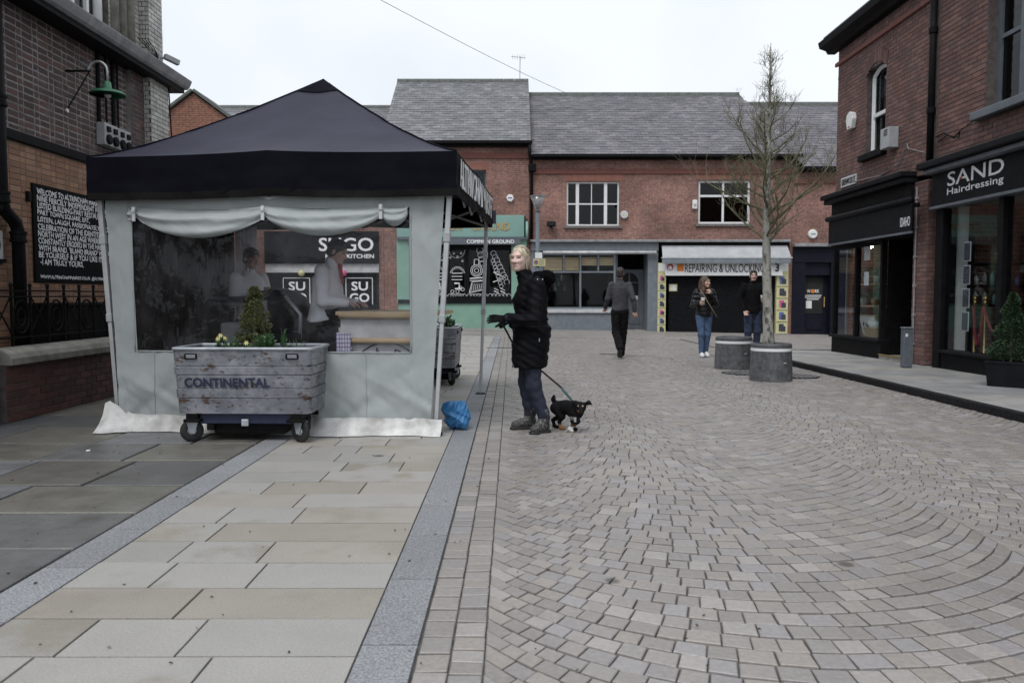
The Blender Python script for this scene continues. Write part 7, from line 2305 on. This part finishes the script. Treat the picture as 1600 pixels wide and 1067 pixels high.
    for s_ in 'LR':
        g = SDF(); an, to = j['an' + s_], j['to' + s_]
        fw_ = to - an; fw_[2] = 0; fw_ /= max(1e-6, np.linalg.norm(fw_))
        g.cap(an + np.array((0, 0, .02)), an + np.array((0, 0, -.03)), .046, .044, .02)
        g.cap(an - fw_ * .03 + np.array((0, 0, -.045)), to, .040, .034, .02); g.cap((an + to) / 2, to, .043, .036, .02)
        base = min(an[2] - .085, to[2] - .034)
        def sm(X_, Y_, Z_, F, b_=to[2] - .036): return np.maximum(F, b_ - Z_) if shoes[1] else F
        sdf_obj('shoe', g, h * .8, shoes[0], t, mod=sm, xf=Mx)
    if extra: extra(t, Mx, j)
    return t

# ------------------------------------------------------------------ the woman with the dog
WX, WY = .207, 7.35
wo_t = thing('person', 'blonde woman in a long black padded coat holding a dog lead', 'person', (WX, WY, 0))
WMx = Matrix.Translation((WX, WY, 0))
hc = np.array((-.135, -.01, 1.582)); HR = rotz(R(-28)) @ rotx(R(0))
lw, le, ls = np.array((-.245, -.215, 1.045)), np.array((-.015, -.275, 1.015)), np.array((.015, -.185, 1.345))
rw, re_, rs = np.array((-.20, .06, 1.0)), np.array((-.04, .27, 1.03)), np.array((-.01, .185, 1.345))
Lhip, Lkn, Lan, Lto = np.array((-.02, -.085, .80)), np.array((-.01, -.10, .43)), np.array((.085, -.12, .12)), np.array((.0, -.195, .042))
Rhip, Rkn, Ran, Rto = np.array((-.05, .085, .80)), np.array((-.085, .09, .44)), np.array((-.035, .09, .12)), np.array((-.168, .06, .042))
b = SDF()
head_shape(b, hc, HR, 1.0, True)
b.cap((-.085, 0, 1.42), hc + HR @ np.array((0, .015, -.07)), .048, .045, .02)
b.ell((-.03, 0, 1.22), (.10, .15, .19), .05); b.cap((-.03, 0, 1.2), (-.03, 0, .88), .1, .11, .05)
b.chain([ls, le, lw], [.045, .035, .025], .02); b.chain([rs, re_, rw], [.045, .035, .025], .02)
b.chain([Lhip, Lkn, Lan], [.075, .05, .036], .03); b.chain([Rhip, Rkn, Ran], [.075, .05, .036], .03); b.cap(Lan, Lto, .035, .026); b.cap(Ran, Rto, .035, .026)
sdf_obj('body', b, .006, 'skin', wo_t, face_tint(hc, HR, 1.0, np.array((.64, .46, .40)), lips=(.48, .2, .19), brow=(.33, .22, .15)), xf=WMx)
hs_, hm = hair_cap(hc, HR, 1.0, 'bob')
wh = sdf_obj('hair', hs_, .005, 'hair_blonde', wo_t, mod=hm, xf=WMx)
hrng = random.Random(4); mm = MB()
def on_head(d, r):
    d = d / np.linalg.norm(d)
    e_ = 1 / math.sqrt((d[0] / .081) ** 2 + (d[1] / .101) ** 2 + (d[2] / .086) ** 2)
    return np.array((WX, WY, 0)) + hc + HR @ (d * e_ * r + np.array((0, .018, .042)))
for k in range(230):
    sx = hrng.uniform(-1, 1)
    st = np.array((.9 * sx, -.62 + .45 * abs(sx), .78 - .62 * abs(sx) ** 1.4 + hrng.gauss(0, .05))); en = np.array((.25 * sx + hrng.gauss(0, .12), .9, -.45 + hrng.gauss(0, .2)))
    md = np.array((1.1 * sx, .15, .75 - .55 * abs(sx)))
    r0 = hrng.uniform(.985, 1.035)
    mm.tube([Vector(on_head(st * (1 - t) ** 2 + md * 2 * t * (1 - t) + en * t * t, r0 + .03 * math.sin(3.1 * t) * hrng.uniform(.2, 1))) for t in [q / 9 for q in range(10)]], .0022, 3)
for k in range(16):
    sg_ = -1 if k % 3 else 1
    a_ = np.array((sg_ * .074, -.035 + .05 * hrng.random(), .05)); 
    mm.tube([Vector(np.array((WX, WY, 0)) + hc + HR @ (a_ + np.array((sg_ * (.006 + .010 * math.sin(2 * t + k)), .01 * t, -.155 * t * hrng.uniform(.8, 1))))) for t in [q / 6 for q in range(7)]], [.002, .002, .002, .0018, .0016, .0014, .001], 3)
mm.build('loose_strand', 'hair_blonde', wh, smooth=True)
g = SDF()
g.loft([.585, .75, .95, 1.06, 1.22, 1.36, 1.43], [-.045, -.04, -.02, -.03, -.04, -.015, -.06], [0] * 7, [.158, .172, .176, .148, .162, .125, .075], [.20, .215, .21, .185, .21, .175, .08], .03)
g.chain([ls, le, lw], [.075, .066, .05], .03); g.chain([rs, re_, rw], [.075, .066, .05], .03)
g.cap((-.08, 0, 1.39), (-.10, 0, 1.452), .076, .070, .02)
def coat(X_, Y_, Z_, F):
    per = .135
    ph = (Z_ - .585) / per + .05 * np.sin(X_ * 14 + Y_ * 9)
    q = -.0075 * np.sqrt(np.abs(np.sin(math.pi * ph))) + .005
    q = q + .004 * np.sin(X_ * 41 + Z_ * 23) * np.sin(Y_ * 37 - Z_ * 31) + .003 * np.sin(Z_ * 90 + X_ * 50)
    belt = np.abs(Z_ - 1.0) < .022
    q = np.where(belt, .014, q)
    cut = np.maximum(np.sqrt((X_ + .105) ** 2 + Y_ ** 2) - .060, 1.43 - Z_)
    # pocket slit and front edge
    sl = np.maximum(np.abs(X_ - .03 + (Z_ - .9) * .15) - .006, np.maximum(np.abs(Z_ - .87) - .08, Y_ + .12))
    return np.maximum(np.maximum(F + q.astype(np.float32), -cut), -(sl + 0 * F).astype(np.float32) - .004)
sdf_obj('padded_coat', g, .0075, 'puffer_black', wo_t, mod=coat, xf=WMx)
g = SDF()
g.chain([(-.0, -.11, 1.415), (.06, -.10, 1.415), (.115, -.04, 1.41), (.115, .05, 1.41), (.03, .12, 1.43)], [.022, .042, .062, .065, .05], .03)
g.cap((.07, -.02, 1.36), (.09, .0, 1.28), .06, .045, .04)
def furm(X_, Y_, Z_, F): return F + (.012 * np.sin(X_ * 160) * np.sin(Y_ * 150 + Z_ * 60) * np.sin(Z_ * 170) + .006 * np.sin(X_ * 330 + Z_ * 210)).astype(np.float32)
sdf_obj('fur_hood', g, .006, 'fur_black', wo_t, mod=furm, xf=WMx)
for z_, n_ in ((1.385, 2),):
    for k in range(n_):
        mm = MB(); mm.lathe([(.0045, 0), (.0045, .004)], (WX + .02 + .045 * k, WY - .247, 1.395), 10, axis=(0, -1, .3)); mm.build('stud', 'steel', wo_t)
part('belt_clip', 'steel', wo_t, (WX - .07, WX - .01, WY - .232, WY - .226, 1.002, 1.010))
part('zip_pull', 'steel', wo_t, (WX + .035, WX + .041, WY - .237, WY - .231, .84, .87))
part('zip_end', 'steel', wo_t, (WX - .197, WX - .188, WY - .06, WY - .05, .585, .62))
g = SDF(); g.ell((-.03, 0, .80), (.12, .16, .12), .04)
g.chain([Lhip, Lkn, Lan + np.array((0, 0, .03))], [.092, .066, .058], .04); g.chain([Rhip, Rkn, Ran + np.array((0, 0, .03))], [.09, .064, .056], .02)
sdf_obj('jeans', g, .008, 'jeans_navy', wo_t, mod=lambda X_, Y_, Z_, F: F + (.004 * np.sin(Z_ * 70 + X_ * 20) * np.sin(X_ * 40 + Y_ * 30)).astype(np.float32), xf=WMx)
for an, to in ((Lan, Lto), (Ran, Rto)):
    g = SDF(); fw_ = to - an; fw_[2] = 0; fw_ /= np.linalg.norm(fw_)
    g.cap(an + np.array((0, 0, .07)), an + np.array((0, 0, -.03)), .052, .050, .02)
    g.cap(an - fw_ * .022 + np.array((0, 0, -.068)), to + fw_ * .015, .040, .030, .02); g.cap(an + fw_ * .02 + np.array((0, 0, -.03)), to, .044, .034, .03)
    bt = sdf_obj('ankle_boot', g, .006, 'boot_speckle', wo_t, mod=lambda X_, Y_, Z_, F: np.maximum(F, .014 - Z_), xf=WMx)
    g = SDF(); g.cap(an - fw_ * .03 + np.array((0, 0, -.106)), to + fw_ * .022 + np.array((0, 0, -.031)), .046, .039, .01)
    sdf_obj('sole', g, .006, 'boot_black', bt, mod=lambda X_, Y_, Z_, F: np.maximum(np.maximum(F, Z_ - .024), -Z_ + .001), xf=WMx)
    g = SDF(); sd_ = np.array((-fw_[1], fw_[0], 0)); sd_ = sd_ if sd_[1] < 0 else -sd_
    g.cap(an + sd_ * .046 + np.array((0, 0, .05)), an + sd_ * .05 + np.array((0, 0, -.03)), .02, .012, .01)
    sdf_obj('elastic_gusset', g, .005, 'boot_black', bt, xf=WMx)
g = SDF(); hd_ = np.array((-1.0, -.08, .02))
g.cap(lw + np.array((.03, 0, 0)), lw + np.array((-.02, 0, 0)), .038, .034, .01)
hand_shape(g, lw + np.array((-.02, 0, .0)), hd_, np.array((.05, .75, -.65)), .22, 1.08, 1)
sdf_obj('glove', g, .0035, 'glove_black', wo_t, xf=WMx)
g = SDF(); g.cap(rw + np.array((.03, 0, 0)), rw, .036, .034, .01); hand_shape(g, rw, np.array((-.8, -.5, .1)), np.array((0, -.2, -1.0)), .9, 1.05, -1)
sdf_obj('glove', g, .004, 'glove_black', wo_t, xf=WMx)
mm = MB(); n = 18
mm.tube([(WX + lw[0] - .012, WY + lw[1] + .037 * math.cos(6.2832 * k / n), lw[2] + .037 * math.sin(6.2832 * k / n)) for k in range(n + 1)], .008, 6); mm.build('wrist_band', 'band_blue', wo_t, smooth=True)

# ------------------------------------------------------------------ the dog
DG = Vector((.53, 7.33, 0))
dog = thing('dog', 'small black terrier with white chest and paw walking on a lead', 'dog', tuple(DG))
s = SDF()
P = lambda x, y, z: np.array((DG.x + x, DG.y + y, z))
s.chain([P(-.115, .05, .205), P(-.04, .03, .215), P(.05, -.01, .205), P(.09, -.03, .20)], [.062, .060, .068, .064], .03)     # trunk, deep chest
s.ell(P(.065, -.02, .165), (.062, .055, .062), .03)
s.chain([P(.07, -.02, .225), P(.12, -.055, .238)], [.055, .046], .03)                                              # neck
hp = P(.14, -.075, .238)
s.ell(hp, (.048, .052, .046), .02); s.cap(hp + np.array((.008, -.03, -.012)), hp + np.array((.026, -.082, -.048)), .031, .019, .015); s.ell(hp + np.array((.028, -.092, -.042)), (.011, .010, .009), .006)
s.chain([hp + np.array((.035, .005, .03)), hp + np.array((.075, .0, .045)), hp + np.array((.105, -.005, .03))], [.016, .019, .006], .008)
s.chain([hp + np.array((-.035, .0, .03)), hp + np.array((-.062, -.008, .035)), hp + np.array((-.075, -.02, .008))], [.016, .02, .008], .008)
s.chain([P(-.165, .07, .235), P(-.185, .07, .275), P(-.178, .07, .305)], [.026, .019, .013], .015)                   # docked tail
def hind(y0, fx, z):
    s.chain([P(-.14, y0, .20), P(-.095 + fx * .3, y0 - .005, .125)], [.055, .032], .02)
    s.chain([P(-.095 + fx * .3, y0 - .005, .125), P(-.165 + fx, y0, .075), P(-.15 + fx, y0 - .005, .02 + z), P(-.118 + fx, y0 - .008, .014 + z)], [.03, .017, .015, .017], .012)
hind(.02, .06, 0); hind(.09, -.03, .0)
def fore(x0, y0, kx, fx, z):
    s.chain([P(x0, y0, .175), P(x0 + kx, y0 - .005, .105), P(x0 + fx, y0 - .01, .03 + z), P(x0 + fx + .022, y0 - .014, .015 + z)], [.036, .024, .016, .018], .012)
fore(.075, -.06, .03, -.045, 0); fore(.06, .02, -.03, -.02, 0)
black, white, tan_ = np.array((.006, .006, .007)), np.array((.55, .54, .52)), np.array((.20, .10, .05))
def dogcol(v):
    q = v - np.array((DG.x, DG.y, 0)); c = np.repeat(black[None], len(v), 0)
    c[(q[:, 2] < .055) & (q[:, 0] > -.02) & (q[:, 1] < -.03)] = white
    c[(q[:, 2] < .055) & (q[:, 0] < -.03) & (q[:, 1] < .055)] = tan_
    c[(q[:, 2] < .075) & (q[:, 2] > .055) & (q[:, 0] > .0)] = tan_ * .35
    c[((q[:, 2] < .145) & (q[:, 2] > .10) & (q[:, 0] > .0) & (q[:, 0] < .10) & (q[:, 1] < .03))] = white * .8
    h_ = v - hp
    c[(h_[:, 1] < -.03) & (h_[:, 2] < -.024) & (h_[:, 0] < .012) & (h_[:, 2] > -.07)] = tan_ * 1.1
    for ex in (-.012, .03):
        c[(np.abs(h_[:, 0] - ex) < .007) & (np.abs(h_[:, 2] - .018) < .006) & (h_[:, 1] < -.03)] = (.30, .22, .12)
    c[(h_[:, 1] < -.083)] = (.004, .004, .004)
    return c
mat('dog_coat', None, attr='tint', spec=.15, rough=.75, bump=.6, bscale=120)
sdf_obj('body', s, .0042, 'dog_coat', dog, dogcol, mod=lambda X_, Y_, Z_, F: F + (.0018 * np.sin(X_ * 260) * np.sin(Y_ * 240 + Z_ * 120)).astype(np.float32))
mm = MB(); n = 20
mm.tube([(DG.x + .055 + .01 * math.cos(t), DG.y - .005 + .066 * math.cos(t), .195 + .066 * math.sin(t)) for t in [6.2832 * k / n for k in range(n + 1)]], .008, 6); mm.build('harness', 'leash_black', dog, smooth=True)
dog.matrix_basis = Matrix.Translation(DG) @ Matrix.Rotation(R(-24), 4, 'Z')
ld = thing('dog_lead', 'black and teal dog lead running from the gloved hand to the dog', 'lead', (WX, WY, .5))
a0 = Vector((WX - .30, WY - .17, 1.0)); a1 = Vector((WX - .20, WY + .235, .80)); a2 = Vector((DG.x + .03, DG.y + .0, .275))
mm = MB(); mm.tube([(WX - .33, WY - .2, 1.05), (WX - .29, WY - .16, .99), (WX - .245, WY - .04, .90), (WX - .2, WY + .14, .8), (WX - .10, WY + .24, .70), (WX + .02, WY + .22, .58), a2 + Vector((-.10, .06, .12))], .009, 6); mm.build('strap', 'leash_black', ld, smooth=True)
mm = MB(); mm.tube([a2 + Vector((-.10, .06, .12)), a2 + Vector((-.05, .03, .06)), a2], [.011, .014, .008], 8); mm.build('handle', 'leash_teal', ld, smooth=True)

# ------------------------------------------------------------------ other people
base = dict(head=(0, -.02, 1.645), neck=(0, .0, 1.50), chest=(0, 0, 1.27), pelvis=(0, 0, .95),
            shL=(.185, 0, 1.43), shR=(-.185, 0, 1.43), elL=(.245, .02, 1.14), elR=(-.245, .02, 1.14), wrL=(.255, -.04, .89), wrR=(-.255, -.04, .89),
            hipL=(.09, 0, .90), hipR=(-.09, 0, .90), knL=(.10, -.03, .49), knR=(-.10, -.03, .49), anL=(.10, .01, .09), anR=(-.10, .01, .09), toL=(.12, -.14, .036), toR=(-.12, -.14, .036))
# man walking away (faces +y): figure frame faces -y, so turned half round
Y1 = 16.0; p = at(968, 561, Y1)
J = dict(base, elL=(.255, -.02, 1.16), wrL=(.285, -.19, .98), elR=(-.255, .13, 1.17), wrR=(-.30, .11, .92),
         knL=(.075, -.02, .51), anL=(.03, .26, .22), toL=(.04, .20, .07), knR=(-.085, -.11, .50), anR=(-.06, -.20, .09), toR=(-.07, -.35, .036))
J = {q: np.array(v) * np.array((.95, 1, 1.03)) for q, v in J.items()}
person('man in grey fleece and black trousers walking away towards the shops', (p.x, Y1, gz(p.x, Y1)), R(180), J, (R(-14), 0), ('short', 'hair_dark'), 'fleece_grey', ('trouser_black', (.10, .082, .075)), ('boot_black', True), h=.010, hem=.955, top_r=.98)
# young woman with a cup
Y2 = 16.4; p = at(1099, 557, Y2)
J = dict(base, head=(.01, -.03, 1.535), neck=(0, .0, 1.40), chest=(0, 0, 1.19), pelvis=(0, 0, .90), shL=(.16, 0, 1.335), shR=(-.16, 0, 1.335), elL=(.245, -.02, 1.09), wrL=(.085, -.17, 1.30), elR=(-.235, .0, 1.08), wrR=(-.165, -.20, 1.12),
         hipL=(.08, 0, .86), hipR=(-.08, 0, .86), knL=(.075, -.02, .47), knR=(-.07, -.06, .47), anL=(.06, .05, .10), anR=(-.055, -.03, .085), toL=(.075, -.06, .036), toR=(-.075, -.17, .04))
def bag(t, Mx, j):
    mm = MB(); mm.tube([Mx @ Vector(q) for q in ((.0, .135, 1.36), (-.075, .06, 1.405), (-.10, -.06, 1.385), (-.06, -.145, 1.28), (.03, -.168, 1.12), (.11, -.16, 1.0), (.185, -.12, .90), (.26, -.06, .83))], .009, 6); mm.build('shoulder_strap', 'strap_tan', t, smooth=True)
wy_t = person('young woman in shiny black padded jacket and blue jeans, hand at her mouth', (p.x, Y2, gz(p.x, Y2)), R(6), J, (R(32), R(-4)), ('long', 'hair_brown'), 'puffer_shine', ('jeans_blue', (.098, .066, .05)), ('shoe_white', True), h=.008, quilt=(.085, .016), hem=.84, top_r=1.02, female=True, slim=.95, hands=(.9, 1.0), palms={'L': np.array((-.5, .8, .2)), 'Ld': np.array((-.4, .2, .8)), 'R': np.array((.9, -.2, 0)), 'Rd': np.array((.15, -.9, .25))}, extra=bag)
def cup(label, c, r=.04, hh=.115):
    t = thing('paper_cup', label, 'cup', tuple(c), group='takeaway cups')
    mm = MB(); mm.lathe([(r * .75, 0), (r, hh)], c, 18); mm.build('cup_body', 'dirty_white', t, smooth=True)
    mm = MB(); mm.lathe([(r * 1.08, hh), (r * 1.08, hh + .012), (r * .95, hh + .022), (r * .9, hh + .022)], c, 18); mm.build('lid', 'white_paint', t, smooth=True)
    mm = MB(); mm.lathe([(r * .86, hh * .3), (r * .97, hh * .75)], c, 18); mm.build('sleeve', 'strap_tan', t)
mx2 = Matrix.Translation((p.x, Y2, gz(p.x, Y2))) @ Matrix.Rotation(R(6), 4, 'Z')
cup('paper coffee cup in the hand of the young woman in jeans', mx2 @ Vector((-.125, -.285, 1.09)))
# man with a cup behind the tree
Y3 = 17.2; p = at(1175, 540, Y3)
J = dict(base, wrL=(.12, -.26, 1.16), elL=(.255, -.02, 1.15), elR=(-.27, .03, 1.16), wrR=(-.215, -.10, .93), anL=(.10, .04, .09), toL=(.13, -.10, .036))
J = {q: np.array(v) * np.array((1.02, 1, 1.035)) for q, v in J.items()}
person('dark haired man in black jacket and dark jeans standing behind the tree', (p.x, Y3, gz(p.x, Y3)), R(4), J, (R(-16), 0), ('short', 'hair_dark'), 'wool_black', ('jeans_dark', (.10, .078, .07)), ('boot_black', True), h=.009, hem=.90, top_r=1.06, hands=(1.0, .5), palms={'L': np.array((-.9, -.2, 0)), 'Ld': np.array((-.2, -.9, .1))}, brow=(.03, .02, .02))
mx3 = Matrix.Translation((p.x, Y3, gz(p.x, Y3))) @ Matrix.Rotation(R(4), 4, 'Z')
cup('white paper cup held by the man behind the tree', mx3 @ Vector((.07, -.37, 1.15)))
# stall holder inside the gazebo, bent over the counter, facing right
p3 = at(508, 560, 8.35)
J = dict(base, head=(0, -.15, 1.655), neck=(0, -.08, 1.53), chest=(0, -.03, 1.29), pelvis=(0, .03, .97), shL=(.185, -.05, 1.45), shR=(-.185, -.05, 1.45), elL=(.25, -.06, 1.16), elR=(-.25, -.08, 1.16), wrL=(.16, -.29, 1.14), wrR=(-.14, -.29, 1.14))
J = {q: np.array(v) * np.array((1.02, 1, 1.03)) for q, v in J.items()}
def apron(t, Mx, j):
    g = SDF(); g.loft([.45, .75, 1.0, 1.12], [0, 0, 0, 0], [.01, .01, .01, .0], [.19, .20, .185, .175], [.15, .155, .14, .135], .02)
    sdf_obj('apron', g, .010, 'trouser_black', t, mod=lambda X_, Y_, Z_, F: F + (.006 * np.sin(X_ * 40 + Y_ * 35) * np.sin(Z_ * 9 + 2)).astype(np.float32), xf=Mx)
    g = SDF(); c = j['head']; g.ell(c + np.array((0, .0, .075)), (.09, .105, .05), .02); g.cap(c + np.array((0, -.09, .06)), c + np.array((0, -.16, .04)), .03, .015, .02)
    sdf_obj('cap', g, .007, 'wool_black', t, xf=Mx)
    g = SDF(); g.chain([j['neck'] + np.array((.05, -.06, .02)), j['neck'] + np.array((0, -.10, -.02)), j['neck'] + np.array((0, -.12, -.2))], [.018, .02, .012], .01)
    sdf_obj('neckerchief', g, .006, 'red_paint', t, xf=Mx)
person('stall holder in white shirt, black apron and cap bent over the counter', (p3.x, 8.35, 0), R(82), J, (0, R(22)), ('short', 'hair_dark'), 'shirt_white', ('trouser_black', (.10, .08, .075)), ('boot_black', True), h=.010, hem=.98, top_r=1.12, extra=apron)
# customer at the back of the stall
p4 = at(392, 560, 9.55)
J = dict(base, wrL=(.07, -.27, 1.28), elL=(.24, -.03, 1.14), wrR=(-.1, -.26, 1.22), elR=(-.24, -.02, 1.14), head=(0, -.05, 1.655))
J = {q: np.array(v) * np.array((1, 1, 1.02)) for q, v in J.items()}
person('dark haired person in white top at the back of the gazebo', (p4.x, 9.55, 0), R(50), J, (R(10), R(15)), ('short', 'hair_dark'), 'shirt_white', ('trouser_black', (.10, .08, .075)), ('boot_black', True), h=.011, hem=.9, hands=(.8, .8))

# ------------------------------------------------------------------ blue carrier bag by the gazebo leg
mat('bag_blue', (.015, .10, .27), (.05, .20, .42), scale=7, rough=.38, bump=.6, bscale=35)
bgp = Vector((-.52, 7.42, 0))
s = SDF(); s.ell((bgp.x, bgp.y, .13), (.13, .11, .13), .04); s.ell((bgp.x + .05, bgp.y - .03, .085), (.085, .09, .085), .04); s.ell((bgp.x - .05, bgp.y, .2), (.08, .07, .075), .05); s.cap((bgp.x + .04, bgp.y, .19), (bgp.x + .10, bgp.y, .268), .055, .018, .05)
def crinkle(X_, Y_, Z_, F):
    w = .016 * np.abs(np.sin(X_ * 21 + Z_ * 17 + 1.2 * np.sin(Z_ * 23 + Y_ * 9))) + .014 * np.abs(np.sin(Y_ * 19 - X_ * 27 + Z_ * 13 + np.sin(X_ * 31))) + .007 * np.abs(np.sin(X_ * 57 - Z_ * 49 + Y_ * 33)) - .016
    return np.maximum(F + w.astype(np.float32), .004 - Z_)
bgo = sdf_obj('carrier_bag', s, .006, 'bag_blue', None, mod=crinkle)
tag(bgo, 'crumpled blue plastic carrier bag at the foot of the gazebo leg', 'bag')
# small litter on the dark flags
for (px, py) in ((138, 708),):
    Y = CAMZ * FPX / (py - 462); p = at(px, py, Y)
    o = MB().obox((p.x, Y, .012), (.03, .02, .012), (.9, .3, .1), (-.3, .9, 0), (0, 0, 1)).build('litter_scrap', 'white_paint', bevel=.003)
    tag(o, 'tiny white scrap of litter on the dark flags', 'litter')
